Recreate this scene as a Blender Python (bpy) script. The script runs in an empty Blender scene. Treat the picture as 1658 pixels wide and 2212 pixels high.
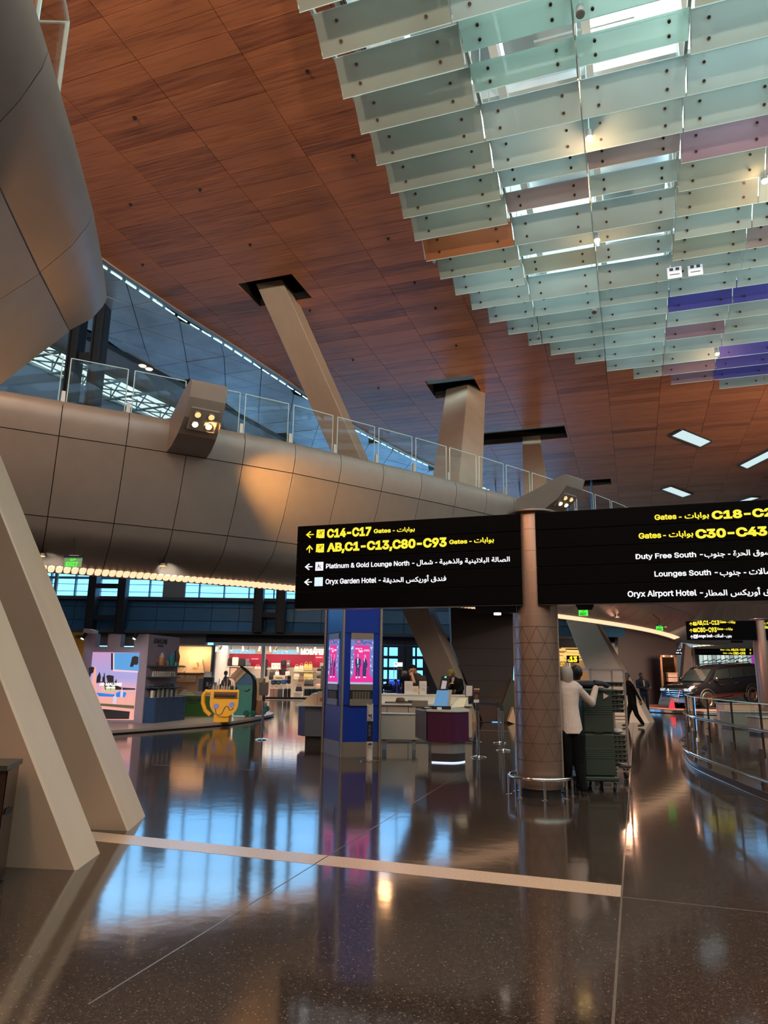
import bpy, bmesh, math, random
import numpy as np
from mathutils import Vector, Matrix
random.seed(7)
SC = bpy.context.scene
COL = SC.collection
PI = math.pi

# ------------------------------------------------------------------ camera
W, H = 1658, 2212
FPX, PITCH, ROLL, YAW, EYE = 1551.5, .2236, .0144, .333, 1.5
def _cam_axes():
    right = np.array([1, 0, 0.]); fwd = np.array([0, math.cos(PITCH), math.sin(PITCH)]); up = np.array([0, -math.sin(PITCH), math.cos(PITCH)])
    r = math.cos(ROLL)*right + math.sin(ROLL)*up; u = -math.sin(ROLL)*right + math.cos(ROLL)*up
    c, s = math.cos(YAW), math.sin(YAW)
    def y(v): return np.array([v[0]*c - v[1]*s, v[0]*s + v[1]*c, v[2]])
    return y(r), y(u), y(fwd)
CR, CU, CF = _cam_axes()
ORG = np.array([0, 0, EYE])
cam = bpy.data.cameras.new('camera'); cam.sensor_fit = 'HORIZONTAL'; cam.sensor_width = 36; cam.lens = 36*FPX/W
cam.clip_end = 400; cam.clip_start = .05
cam_o = bpy.data.objects.new('camera', cam); COL.objects.link(cam_o)
m = Matrix.Identity(4)
for i in range(3):
    m[i][0], m[i][1], m[i][2], m[i][3] = CR[i], CU[i], -CF[i], ORG[i]
cam_o.matrix_world = m
SC.camera = cam_o

# ------------------------------------------------------------------ exposure, sky, lamps
SC.view_settings.view_transform = 'Standard'
try: SC.view_settings.look = 'None'
except Exception: pass
SC.view_settings.gamma = 1; SC.view_settings.use_curve_mapping = False
SC.view_settings.exposure = 0.12
SC.cycles.use_denoising = True
SC.cycles.max_bounces = 8; SC.cycles.diffuse_bounces = 4; SC.cycles.glossy_bounces = 4
SC.cycles.transmission_bounces = 6; SC.cycles.transparent_max_bounces = 24
SC.cycles.sample_clamp_indirect = 4; SC.cycles.caustics_reflective = False; SC.cycles.caustics_refractive = False
w = bpy.data.worlds.new('daylight'); SC.world = w; w.use_nodes = True
nt = w.node_tree; bg = nt.nodes['Background']
tc = nt.nodes.new('ShaderNodeTexCoord'); sx = nt.nodes.new('ShaderNodeSeparateXYZ'); cr = nt.nodes.new('ShaderNodeValToRGB')
nt.links.new(tc.outputs['Generated'], sx.inputs[0]); nt.links.new(sx.outputs['Z'], cr.inputs[0]); nt.links.new(cr.outputs[0], bg.inputs[0])
cr.color_ramp.elements[0].position = 0.12; cr.color_ramp.elements[0].color = (.115, .43, .92, 1)
cr.color_ramp.elements[1].position = 0.6; cr.color_ramp.elements[1].color = (.70, .90, .86, 1)
bg.inputs[1].default_value = 4.2

def lamp(kind, name, loc, energy, color, target=None, size=.3, size_y=None, angle=60, blend=.6, spread=None):
    l = bpy.data.lights.new(name, kind); l.energy = energy; l.color = color
    if kind == 'AREA':
        l.size = size
        if size_y: l.shape = 'RECTANGLE'; l.size_y = size_y
        if spread: l.spread = math.radians(spread)
    elif kind == 'SPOT':
        l.spot_size = math.radians(angle); l.spot_blend = blend; l.shadow_soft_size = size
    else: l.shadow_soft_size = size
    o = bpy.data.objects.new(name, l); COL.objects.link(o); o.location = loc
    if target is not None:
        o.rotation_euler = (Vector(target) - Vector(loc)).to_track_quat('-Z', 'Y').to_euler()
    return o
# added ceiling fill lamps behind and above the viewer (their boxes are built below)
FILL_LAMPS = [(-6.4, -7.0), (-2.4, -3.0), (-8.4, -2.0), (1.5, -8.0), (6.0, -4.0), (12.0, 6.0), (-8.0, 4.5)]
for x, y in FILL_LAMPS:
    lamp('AREA', 'fill_downlight', (x, y, 12.86), 420, (1, .58, .34), (x, y, 0), size=1.1)

# added uplighters on the unseen walls, brightening the ceiling (bowls built with the walls)
ADDED_UPLIGHTS = [(21.4, y, 7.0) for y in (-6, 6, 18, 30)] + [(x, -11.8, 7.0) for x in (-9, 2, 13)]
for x, y, z in ADDED_UPLIGHTS:
    lamp('AREA', 'added_uplight', (x, y, z+.35), 1500, (1, .80, .62), (x - (6 if x > 20 else 0), y + (6 if x < 20 else 0), 13), size=1.2, spread=100)
# ------------------------------------------------------------------ pixel-ray helpers (each thing keeps its own true distance)
def ray(x, y): return CF + CR*(x - W/2)/FPX - CU*(y - H/2)/FPX
def G(x, y, z=0.):
    d = ray(x, y); return ORG + d*(z - EYE)/d[2]
def YP(x, y, yv):
    d = ray(x, y); return ORG + d*yv/d[1]
FH = np.array([-math.sin(YAW), math.cos(YAW), 0]); RH = np.array([math.cos(YAW), math.sin(YAW), 0])
def DP(x, y, dist):                       # the point of that pixel ray at a horizontal viewing distance
    d = ray(x, y); return ORG + d*dist/(d @ FH)
class Frame:                              # a vertical plane: origin, horizontal direction u, normal towards the viewer
    def __init__(s, p, d):
        s.p = np.array([p[0], p[1], 0.]); d = np.array([d[0], d[1], 0.]); s.d = d/np.linalg.norm(d)
        s.n = np.array([s.d[1], -s.d[0], 0.])
    def uv(s, x, y):
        r = ray(x, y); q = ORG + r*((s.p - ORG) @ s.n)/(r @ s.n)
        return float((q - s.p) @ s.d), float(q[2])
    def pt(s, u, z, off=0.): return s.p + s.d*u + s.n*off + np.array([0, 0, z])
    def ang(s): return math.atan2(s.d[1], s.d[0])

# ------------------------------------------------------------------ materials
MATS = {}
def mat(name, col, rough=.5, metal=0., emit=None, es=0., noise=None, bump=None, spec=.5, trans=0., alpha=1., coat=0.):
    if name in MATS: return MATS[name]
    m = bpy.data.materials.new(name); m.use_nodes = True; nt = m.node_tree; b = nt.nodes['Principled BSDF']
    b.inputs['Base Color'].default_value = (*col, 1); b.inputs['Roughness'].default_value = rough; b.inputs['Metallic'].default_value = metal
    b.inputs['Specular IOR Level'].default_value = spec; b.inputs['Transmission Weight'].default_value = trans; b.inputs['Alpha'].default_value = alpha
    b.inputs['Coat Weight'].default_value = coat; b.inputs['Coat Roughness'].default_value = .05
    if emit is not None:
        b.inputs['Emission Color'].default_value = (*emit, 1); b.inputs['Emission Strength'].default_value = es
    if noise or bump:
        tc = nt.nodes.new('ShaderNodeTexCoord'); mp = nt.nodes.new('ShaderNodeMapping'); nz = nt.nodes.new('ShaderNodeTexNoise')
        nt.links.new(tc.outputs['Object'], mp.inputs[0]); nt.links.new(mp.outputs[0], nz.inputs['Vector'])
        nz.inputs['Detail'].default_value = 5
    if noise:                             # (scale, contrast 0-1, stretch vector)
        nz.inputs['Scale'].default_value = noise[0]
        if len(noise) > 2: mp.inputs['Scale'].default_value = noise[2]
        r = nt.nodes.new('ShaderNodeValToRGB'); k = noise[1]
        r.color_ramp.elements[0].position = .3; r.color_ramp.elements[1].position = .7
        r.color_ramp.elements[0].color = (*[c*(1 - k) for c in col], 1); r.color_ramp.elements[1].color = (*[min(1, c*(1 + k)) for c in col], 1)
        nt.links.new(nz.outputs['Fac'], r.inputs[0]); nt.links.new(r.outputs[0], b.inputs['Base Color'])
    if bump:                              # (scale, strength)
        n2 = nt.nodes.new('ShaderNodeTexNoise'); n2.inputs['Scale'].default_value = bump[0]; n2.inputs['Detail'].default_value = 4
        nt.links.new(tc.outputs['Object'], n2.inputs['Vector'])
        bp = nt.nodes.new('ShaderNodeBump'); bp.inputs['Strength'].default_value = bump[1]; bp.inputs['Distance'].default_value = .02
        nt.links.new(n2.outputs['Fac'], bp.inputs['Height']); nt.links.new(bp.outputs[0], b.inputs['Normal'])
    MATS[name] = m; return m
def glow(name, col, s): return mat(name, (.02, .02, .02), .6, emit=col, es=s)
def glass(name, tint, refl=.5, clear=.92):       # thin clear sheet: see-through plus a mirror share that grows at grazing view
    if name in MATS: return MATS[name]
    m = bpy.data.materials.new(name); m.use_nodes = True; nt = m.node_tree; nt.nodes.clear()
    o = nt.nodes.new('ShaderNodeOutputMaterial'); t = nt.nodes.new('ShaderNodeBsdfTransparent'); g = nt.nodes.new('ShaderNodeBsdfGlossy')
    mx = nt.nodes.new('ShaderNodeMixShader'); lw = nt.nodes.new('ShaderNodeFresnel'); gm_ = nt.nodes.new('ShaderNodeNewGeometry'); io = nt.nodes.new('ShaderNodeMapRange'); io.inputs['To Min'].default_value = 1.4; io.inputs['To Max'].default_value = 1/1.4; nt.links.new(gm_.outputs['Backfacing'], io.inputs[0]); nt.links.new(io.outputs[0], lw.inputs[0])
    t.inputs[0].default_value = (*[math.sqrt(c*clear) for c in tint], 1); g.inputs['Roughness'].default_value = .02; g.inputs[0].default_value = (refl, refl, refl, 1)
    nt.links.new(lw.outputs[0], mx.inputs[0]); nt.links.new(t.outputs[0], mx.inputs[1]); nt.links.new(g.outputs[0], mx.inputs[2]); nt.links.new(mx.outputs[0], o.inputs[0])
    MATS[name] = m; return m
def frosted(name, tint, tr=.6, clear=.08):           # frosted sheet: scatters light through itself
    if name in MATS: return MATS[name]
    m = bpy.data.materials.new(name); m.use_nodes = True; nt = m.node_tree; nt.nodes.clear()
    o = nt.nodes.new('ShaderNodeOutputMaterial'); t = nt.nodes.new('ShaderNodeBsdfTranslucent'); d = nt.nodes.new('ShaderNodeBsdfDiffuse')
    g = nt.nodes.new('ShaderNodeBsdfGlossy'); a = nt.nodes.new('ShaderNodeMixShader'); b = nt.nodes.new('ShaderNodeMixShader'); tp = nt.nodes.new('ShaderNodeBsdfTransparent'); c = nt.nodes.new('ShaderNodeMixShader')
    fr = nt.nodes.new('ShaderNodeFresnel'); fr.inputs[0].default_value = 1.4
    tcn = nt.nodes.new('ShaderNodeTexCoord'); nz = nt.nodes.new('ShaderNodeTexNoise'); nz.inputs['Scale'].default_value = .45; nz.inputs['Detail'].default_value = 2
    geo = nt.nodes.new('ShaderNodeNewGeometry'); nt.links.new(geo.outputs['Position'], nz.inputs['Vector'])
    rp = nt.nodes.new('ShaderNodeValToRGB'); rp.color_ramp.elements[0].position = .35; rp.color_ramp.elements[1].position = .65
    rp.color_ramp.elements[0].color = (*[x*.82 for x in tint], 1); rp.color_ramp.elements[1].color = (*tint, 1)
    nt.links.new(nz.outputs['Fac'], rp.inputs[0])
    nt.links.new(rp.outputs[0], t.inputs[0]); nt.links.new(rp.outputs[0], d.inputs[0]); g.inputs['Roughness'].default_value = .25
    a.inputs[0].default_value = tr; nt.links.new(d.outputs[0], a.inputs[1]); nt.links.new(t.outputs[0], a.inputs[2])
    nt.links.new(fr.outputs[0], b.inputs[0]); nt.links.new(a.outputs[0], b.inputs[1]); nt.links.new(g.outputs[0], b.inputs[2])
    c.inputs[0].default_value = clear; nt.links.new(b.outputs[0], c.inputs[1]); nt.links.new(tp.outputs[0], c.inputs[2])
    nt.links.new(c.outputs[0], o.inputs[0]); MATS[name] = m; return m
def wood_mat():
    m = bpy.data.materials.new('wood_plank'); m.use_nodes = True; nt = m.node_tree; b = nt.nodes['Principled BSDF']
    b.inputs['Roughness'].default_value = .42
    oi = nt.nodes.new('ShaderNodeObjectInfo'); geo = nt.nodes.new('ShaderNodeNewGeometry'); at = nt.nodes.new('ShaderNodeAttribute'); at.attribute_name = 'tone'
    mp = nt.nodes.new('ShaderNodeMapping'); mp.inputs['Scale'].default_value = (.5, 9, 1)
    nt.links.new(geo.outputs['Position'], mp.inputs[0])
    wv = nt.nodes.new('ShaderNodeTexNoise'); wv.inputs['Scale'].default_value = 2.2; wv.inputs['Detail'].default_value = 4; nt.links.new(mp.outputs[0], wv.inputs['Vector'])
    mp2 = nt.nodes.new('ShaderNodeMapping'); mp2.inputs['Scale'].default_value = (2, 120, 1); nt.links.new(geo.outputs['Position'], mp2.inputs[0])
    fi = nt.nodes.new('ShaderNodeTexNoise'); fi.inputs['Scale'].default_value = 1; fi.inputs['Detail'].default_value = 3; nt.links.new(mp2.outputs[0], fi.inputs['Vector'])
    ad = nt.nodes.new('ShaderNodeMath'); ad.operation = 'MULTIPLY_ADD'; ad.inputs[1].default_value = .55; nt.links.new(at.outputs['Fac'], ad.inputs[0]); nt.links.new(wv.outputs['Fac'], ad.inputs[2])
    a2 = nt.nodes.new('ShaderNodeMath'); a2.operation = 'MULTIPLY_ADD'; a2.inputs[1].default_value = .3; nt.links.new(fi.outputs['Fac'], a2.inputs[0]); nt.links.new(ad.outputs[0], a2.inputs[2])
    r = nt.nodes.new('ShaderNodeValToRGB'); e = r.color_ramp.elements
    e[0].position = .50; e[0].color = (.20, .066, .036, 1); e[1].position = 1.25 if False else 1.0; e[1].color = (.62, .23, .10, 1)
    k = r.color_ramp.elements.new(.75); k.color = (.42, .145, .066, 1)
    nt.links.new(a2.outputs[0], r.inputs[0]); nt.links.new(r.outputs[0], b.inputs['Base Color'])
    return m
def floor_mat():
    m = bpy.data.materials.new('dark_terrazzo'); m.use_nodes = True; nt = m.node_tree; b = nt.nodes['Principled BSDF']
    geo = nt.nodes.new('ShaderNodeNewGeometry')
    v = nt.nodes.new('ShaderNodeTexVoronoi'); v.inputs['Scale'].default_value = 150; nt.links.new(geo.outputs['Position'], v.inputs['Vector'])
    r = nt.nodes.new('ShaderNodeValToRGB'); e = r.color_ramp.elements
    e[0].position = .0; e[0].color = (.020, .014, .011, 1); e[1].position = 1; e[1].color = (.20, .15, .12, 1)
    k = e.new(.6); k.color = (.030, .021, .017, 1); k = e.new(.85); k.color = (.075, .054, .043, 1)
    nt.links.new(v.outputs['Color'], r.inputs[0]); nt.links.new(r.outputs[0], b.inputs['Base Color'])
    b.inputs['Roughness'].default_value = .09; b.inputs['IOR'].default_value = 1.85
    n = nt.nodes.new('ShaderNodeTexNoise'); n.inputs['Scale'].default_value = 4.2; n.inputs['Detail'].default_value = 2; nt.links.new(geo.outputs['Position'], n.inputs['Vector'])
    bp = nt.nodes.new('ShaderNodeBump'); bp.inputs['Strength'].default_value = .035; bp.inputs['Distance'].default_value = .02
    nt.links.new(n.outputs['Fac'], bp.inputs['Height']); nt.links.new(bp.outputs[0], b.inputs['Normal'])
    return m
WOOD = wood_mat(); FLOORM = floor_mat()
CLAD = mat('clad_panel_grey', (.305, .29, .27), .42, .25, noise=(3, .04))
CLADC = mat('clad_panel_blue_grey', (.06, .20, .40), .4, .3)
CREAM = mat('column_cream', (.50, .40, .31), .5, noise=(2.2, .06, (1, 1, .2)))
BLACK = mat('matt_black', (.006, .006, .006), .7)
DARK = mat('dark_frame', (.02, .03, .045), .5)
STEEL = mat('brushed_steel', (.55, .53, .5), .28, 1.)
CHROME = mat('polished_steel', (.75, .74, .72), .12, 1.)
WHITE = mat('white_paint', (.75, .75, .74), .5)
GLASS = glass('clear_glass', (.93, .98, .97))
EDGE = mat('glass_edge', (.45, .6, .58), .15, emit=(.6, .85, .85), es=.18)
YEL = glow('sign_yellow', (1, .80, .03), 1.0)
WHT = glow('sign_white', (.93, .93, 1), 1.1)
DPUR = mat('dark_purple', (.075, .008, .045), .45)
DWALL = mat('dark_brown_wall', (.035, .021, .016), .5)
DWALL2 = mat('dark_plum_wall', (.045, .022, .028), .5)

# ------------------------------------------------------------------ mesh builder
class MB:
    def __init__(s): s.v = []; s.f = []; s.fm = []; s.mi = 0
    def add(s, vs, fs):
        b = len(s.v); s.v += [tuple(float(c) for c in p) for p in vs]; s.f += [tuple(i + b for i in f) for f in fs]; s.fm += [s.mi]*len(fs); return s
    def box(s, a, b, m=None):
        (x0, y0, z0), (x1, y1, z1) = a, b
        vs = [(x0, y0, z0), (x1, y0, z0), (x1, y1, z0), (x0, y1, z0), (x0, y0, z1), (x1, y0, z1), (x1, y1, z1), (x0, y1, z1)]
        if m is not None: vs = [m(v) for v in vs]
        return s.add(vs, [(0, 3, 2, 1), (4, 5, 6, 7), (0, 1, 5, 4), (1, 2, 6, 5), (2, 3, 7, 6), (3, 0, 4, 7)])
    def cbox(s, a, b, c=.01):             # box with chamfered vertical and top edges
        (x0, y0, z0), (x1, y1, z1) = a, b
        c = min(c, abs(x1-x0)*.3, abs(y1-y0)*.3, abs(z1-z0)*.3)
        ring = lambda i, z: [(x0+i, y0+c, z), (x0+c, y0+i, z), (x1-c, y0+i, z), (x1-i, y0+c, z), (x1-i, y1-c, z), (x1-c, y1-i, z), (x0+c, y1-i, z), (x0+i, y1-c, z)]
        ins = lambda z: [(x0+c, y0+c*1.4, z), (x0+c*1.4, y0+c, z), (x1-c*1.4, y0+c, z), (x1-c, y0+c*1.4, z), (x1-c, y1-c*1.4, z), (x1-c*1.4, y1-c, z), (x0+c*1.4, y1-c, z), (x0+c, y1-c*1.4, z)]
        return s.loft([ins(z0), ring(0, z0+c), ring(0, z1-c), ins(z1)])
    def loft(s, rings, closed=True, caps=True):
        n = len(rings[0]); vs = [p for r in rings for p in r]; fs = []
        for k in range(len(rings)-1):
            for i in range(n if closed else n-1):
                j = (i+1) % n; fs.append((k*n+i, k*n+j, (k+1)*n+j, (k+1)*n+i))
        if caps and closed: fs.append(tuple(range(n-1, -1, -1))); fs.append(tuple((len(rings)-1)*n+i for i in range(n)))
        return s.add(vs, fs)
    def prism(s, poly, f0, f1):           # poly of (a, b); f0, f1 map (a, b) to the two faces
        n = len(poly); vs = [f0(*p) for p in poly] + [f1(*p) for p in poly]
        fs = [tuple(range(n)), tuple(range(2*n-1, n-1, -1))] + [(i, i+n, (i+1) % n + n, (i+1) % n) for i in range(n)]
        return s.add(vs, fs)
    def cyl(s, p, q, r, r2=None, n=12, caps=True):
        p = Vector(p); q = Vector(q); r2 = r if r2 is None else r2; d = (q-p).normalized()
        a = d.orthogonal().normalized(); b = d.cross(a)
        ring = lambda c, rr: [c + (a*math.cos(2*PI*i/n) + b*math.sin(2*PI*i/n))*rr for i in range(n)]
        return s.loft([ring(p, r), ring(q, r2)], caps=caps)
    def tube(s, path, r, n=8, closed=False):
        P = [Vector(p) for p in path]; rings = []; a = None; L = len(P)
        for i, p in enumerate(P):
            if closed: d = (P[(i+1) % L] - P[i-1]).normalized()
            else: d = (P[min(i+1, L-1)] - P[max(i-1, 0)]).normalized()
            a = d.orthogonal().normalized() if a is None else (a - d*a.dot(d)).normalized(); b = d.cross(a)
            rr = r[i] if isinstance(r, (list, tuple)) else r
            rings.append([p + (a*math.cos(2*PI*k/n) + b*math.sin(2*PI*k/n))*rr for k in range(n)])
        if closed: rings.append(rings[0]); return s.loft(rings, caps=False)
        return s.loft(rings)
    def lathe(s, prof, c=(0, 0, 0), n=20, caps=True):
        rings = [[(c[0]+r*math.cos(2*PI*i/n), c[1]+r*math.sin(2*PI*i/n), c[2]+z) for i in range(n)] for r, z in prof]
        return s.loft(rings, caps=caps)
    def ell(s, c, r, n=14, k=8, sq=1.):
        rings = []
        for j in range(k+1):
            t = -PI/2 + PI*j/k; cz = math.cos(t)**sq if math.cos(t) > 0 else 0; cz = max(cz, .02)
            rings.append([(c[0]+r[0]*cz*math.cos(2*PI*i/n), c[1]+r[1]*cz*math.sin(2*PI*i/n), c[2]+r[2]*math.sin(t)) for i in range(n)])
        return s.loft(rings)
    def build(s, name, mt, parent=None, smooth=False, kind=None, loc=None, rot=None, label=None):
        me = bpy.data.meshes.new(name); me.from_pydata(s.v, [], s.f); me.update()
        for m_ in (mt if isinstance(mt, (list, tuple)) else [mt]): me.materials.append(m_)
        if any(s.fm): me.polygons.foreach_set('material_index', s.fm)
        b = bmesh.new(); b.from_mesh(me); bmesh.ops.recalc_face_normals(b, faces=b.faces); b.to_mesh(me); b.free()
        if smooth:
            me.polygons.foreach_set('use_smooth', [True]*len(me.polygons))
            try: me.set_sharp_from_angle(angle=math.radians(38))
            except Exception: pass
        o = bpy.data.objects.new(name, me); COL.objects.link(o)
        if parent is not None: o.parent = parent
        if kind: o['kind'] = kind
        if loc is not None: o.location = loc
        if rot is not None: o.rotation_euler = (0, 0, rot)
        if label: o['label'] = label
        return o
def thing(name, label, cat, loc=(0, 0, 0), rot=0, group=None):
    o = bpy.data.objects.new(name, None); COL.objects.link(o); o.location = loc; o.rotation_euler = (0, 0, rot); o.empty_display_size = .1
    o['label'] = label; o['category'] = cat
    if group: o['group'] = group
    return o
def tag(o, label, cat, group=None):
    o['label'] = label; o['category'] = cat
    if group: o['group'] = group
    return o
def struct(name, mb, mt, smooth=False, parent=None):
    o = mb.build(name, mt, parent, smooth)
    if parent is None: o['kind'] = 'structure'
    return o
def kids(o): return [c for c in bpy.data.objects if c.parent == o]
def dup(root, loc, rot=None, label=None, sc=None):
    r = root.copy(); COL.objects.link(r); r.location = loc
    if rot is not None: r.rotation_euler = (0, 0, rot)
    if sc: r.scale = (sc, sc, sc)
    if label: r['label'] = label
    for ch in list(root.children):
        c = ch.copy(); COL.objects.link(c); c.parent = r
        for g in list(ch.children):
            d = g.copy(); COL.objects.link(d); d.parent = c
    return r
class Loc:                                # camera-facing local frame standing on the floor: x right, y away, z up
    def __init__(s, x, y, z=0., dist=None):
        s.p = G(x, y, z) if dist is None else DP(x, y, dist); s.p[2] = z; s.f = Frame(s.p, RH); s.d = float((s.p-ORG) @ FH); s.m = s.d/FPX
    def at(s, x, y): u, z = s.f.uv(x, y); return u, z - s.p[2]
    def x(s, x, y=1480): return s.f.uv(x, y)[0]
    def z(s, y, x=900): return s.f.uv(x, y)[1] - s.p[2]

# ------------------------------------------------------------------ lettering
try: FONT = bpy.data.fonts.load(bpy.utils.system_resource('DATAFILES', path='fonts') + '/Inter.woff2')
except Exception: FONT = None
AR = {'ا': 'ﺍﺎ', 'أ': 'ﺃﺄ', 'ب': 'ﺏﺐﺑﺒ', 'ت': 'ﺕﺖﺗﺘ', 'ة': 'ﺓﺔ', 'ج': 'ﺝﺞﺟﺠ', 'ح': 'ﺡﺢﺣﺤ', 'د': 'ﺩﺪ', 'ذ': 'ﺫﺬ', 'ر': 'ﺭﺮ', 'س': 'ﺱﺲﺳﺴ', 'ش': 'ﺵﺶﺷﺸ', 'ص': 'ﺹﺺﺻﺼ', 'ط': 'ﻁﻂﻃﻄ',
      'ف': 'ﻑﻒﻓﻔ', 'ق': 'ﻕﻖﻗﻘ', 'ك': 'ﻙﻚﻛﻜ', 'ل': 'ﻝﻞﻟﻠ', 'م': 'ﻡﻢﻣﻤ', 'ن': 'ﻥﻦﻧﻨ', 'ه': 'ﻩﻪﻫﻬ', 'و': 'ﻭﻮ', 'ي': 'ﻱﻲﻳﻴ', '#': 'ﻻﻼ', 'خ': 'ﺥﺦﺧﺨ', 'ج': 'ﺝﺞﺟﺠ'}
def ar(t):
    t = t.replace('لا', '#'); out = []
    for i, c in enumerate(t):
        if c not in AR: out.append(c); continue
        pj = i > 0 and len(AR.get(t[i-1], '')) == 4; nj = len(AR[c]) == 4 and i+1 < len(t) and t[i+1] in AR
        out.append(AR[c][(3 if pj else 2) if nj else (1 if pj else 0)])
    return ''.join(reversed(out))
def text_flat(body, bold=.02):
    c = bpy.data.curves.new('t', 'FONT'); c.body = body; c.size = 1; c.bevel_depth = bold; c.bevel_resolution = 0; c.extrude = .001; c.resolution_u = 3
    if FONT and max(body) < '\u0600': c.font = FONT
    o = bpy.data.objects.new('t', c); COL.objects.link(o)
    me = bpy.data.meshes.new_from_object(o.evaluated_get(bpy.context.evaluated_depsgraph_get()))
    bpy.data.objects.remove(o); bpy.data.curves.remove(c)
    v = np.zeros(len(me.vertices)*3); me.vertices.foreach_get('co', v); v = v.reshape(-1, 3)
    f = [tuple(p.vertices) for p in me.polygons]; bpy.data.meshes.remove(me)
    return v, f
def letters(name, body, mt, fr, box, off=.01, parent=None, bold=.02, thick=.006, mirror=False, kind=None):
    """lettering on the plane of frame fr, filling the box (u0, z0, u1, z1)"""
    v, f = text_flat(body, bold); u0, z0, u1, z1 = box
    a = v.min(0); b = v.max(0); x = (v[:, 0]-a[0])/(b[0]-a[0]); y = (v[:, 1]-a[1])/(b[1]-a[1])
    if mirror: x = 1-x
    t = (v[:, 2]-a[2])/max(1e-6, b[2]-a[2])
    M = MB(); M.v = [tuple(fr.pt(u0+(u1-u0)*p, z0+(z1-z0)*q, off+thick*r)) for p, q, r in zip(x, y, t)]; M.f = f; M.fm = [0]*len(f)
    me = bpy.data.meshes.new(name); me.from_pydata(M.v, [], M.f); me.materials.append(mt)
    o = bpy.data.objects.new(name, me); COL.objects.link(o)
    if parent is not None: o.parent = parent; o.matrix_parent_inverse = parent_inv(parent)
    if kind: o['kind'] = kind
    return o
def parent_inv(p):
    M = Matrix.Translation(p.location) @ Matrix.Rotation(p.rotation_euler[2], 4, 'Z'); return M.inverted()
def pbox(fr, ll, ur):                     # box on a frame from two pixels
    u0, z0 = fr.uv(*ll); u1, z1 = fr.uv(*ur); return u0, z0, u1, z1
def fpoly(M, fr, pts, off=.01, th=.004):  # flat polygon of pixels on a frame
    q = [fr.uv(*p) for p in pts]; return M.prism(q, lambda u, z: fr.pt(u, z, off), lambda u, z: fr.pt(u, z, off+th))
def frect(M, fr, u0, z0, u1, z1, o0, o1):
    return M.prism([(u0, z0), (u1, z0), (u1, z1), (u0, z1)], lambda u, z: fr.pt(u, z, o0), lambda u, z: fr.pt(u, z, o1))
def wchild(o, parent):                    # parent an object whose mesh is in world coordinates
    o.parent = parent; o.matrix_parent_inverse = parent_inv(parent); return o
def wb(M, name, mt, parent, smooth=False, kind=None, label=None):
    return wchild(M.build(name, mt, None, smooth, kind, label=label), parent)

# ================================================================== FLOOR
M = MB(); M.box((-75, -16, -.3), (45, 85, 0)); floor = struct('floor', M, FLOORM)
STRIPE = mat('pale_terrazzo', (.42, .30, .22), .3, noise=(60, .25))
JOINT = mat('floor_joint', (.11, .09, .075), .25)
def strip(name, p, q, wd, mt, z=.0012):
    p = Vector((p[0], p[1], 0)); q = Vector((q[0], q[1], 0)); d = (q-p).normalized(); n = Vector((-d.y, d.x, 0))*wd/2
    M = MB(); up = Vector((0, 0, z)); lo = Vector((0, 0, -.02))
    M.prism([(0, 0), (1, 0), (1, 1), (0, 1)], lambda a, b: p + (q-p)*a + n*(2*b-1) + lo, lambda a, b: p + (q-p)*a + n*(2*b-1) + up)
    return M.build(name, mt, floor)
strip('inlay_stripe', (-12, 5.94), (-.195, 5.94), .31, STRIPE)
strip('floor_joint', (-.19, -6), (-.19, 40), .014, JOINT)
strip('floor_joint', (-.19, 5.79), (14, 5.79), .012, JOINT)
strip('floor_joint', G(190, 2170), G(1000, 1668), .010, JOINT)
strip('floor_joint', G(330, 1652), G(640, 1668), .014, JOINT)
strip('floor_joint', (-4.6, 21.3), (-2.4, 21.3), .05, STRIPE)
strip('floor_joint', (-.19, 11.1), (3.2, 11.1), .012, JOINT)

# ================================================================== CEILING (warm wood planks, 2.0 x 0.488 m)
CZ = 13.0
def cove_x(y):                            # left edge of the wood ceiling
    xs = [(-20, -13.95), (14.67, -13.74), (18.3, -13.36), (20.6, -12.99), (24.9, -12.48), (30.5, -11.84), (35.9, -10.5), (60, -3.0), (90, 8)]
    for (y0, a), (y1, b) in zip(xs, xs[1:]):
        if y <= y1: return a + (b-a)*(y-y0)/(y1-y0)
    return 8
SKX, SKY, SKR = 9.4, 15.2, 14.0           # skylight: straight sided, rounded far end
def sky_left(y):                          # left edge of the glass field at a row
    if y < 14.6: return -4.62
    t = (y-14.6)/14.2
    return SKX + 14.0 - 14.0 - 14.02*math.sqrt(max(0, 1-t*t)) if t < 1 else SKX
def in_sky(x, y, g=.45):
    if y > 28.3 or y < -9: return False
    return sky_left(y)+g < x < 2*SKX - sky_left(y) - g
HOLES = [(-10.74, 17.2, -8.92, 18.6), (-7.35, 26.37, -5.38, 27.6), (-7.88, 33.0, -2.5, 34.5), (-5.3, 43.0, -.75, 44.1)]
for x, y in FILL_LAMPS: HOLES.append((x-.62, y-.62, x+.62, y+.62))
DAY = [(1472, 927, 1450, 940, 1512, 964, 1535, 952), ]
RECT = []                                 # rectangular day-lights in the far ceiling, set between the planks
for pts in ([(1450, 940), (1474, 927), (1535, 952), (1512, 964)], [(1428, 1056), (1448, 1050), (1493, 1067), (1474, 1073)], [(1597, 1004), (1613, 1011), (1690, 972), (1672, 966)], [(1574, 1088), (1592, 1090), (1640, 1074), (1622, 1073)]):
    RECT.append([G(x, y, CZ)[:2] for x, y in pts])
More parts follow.
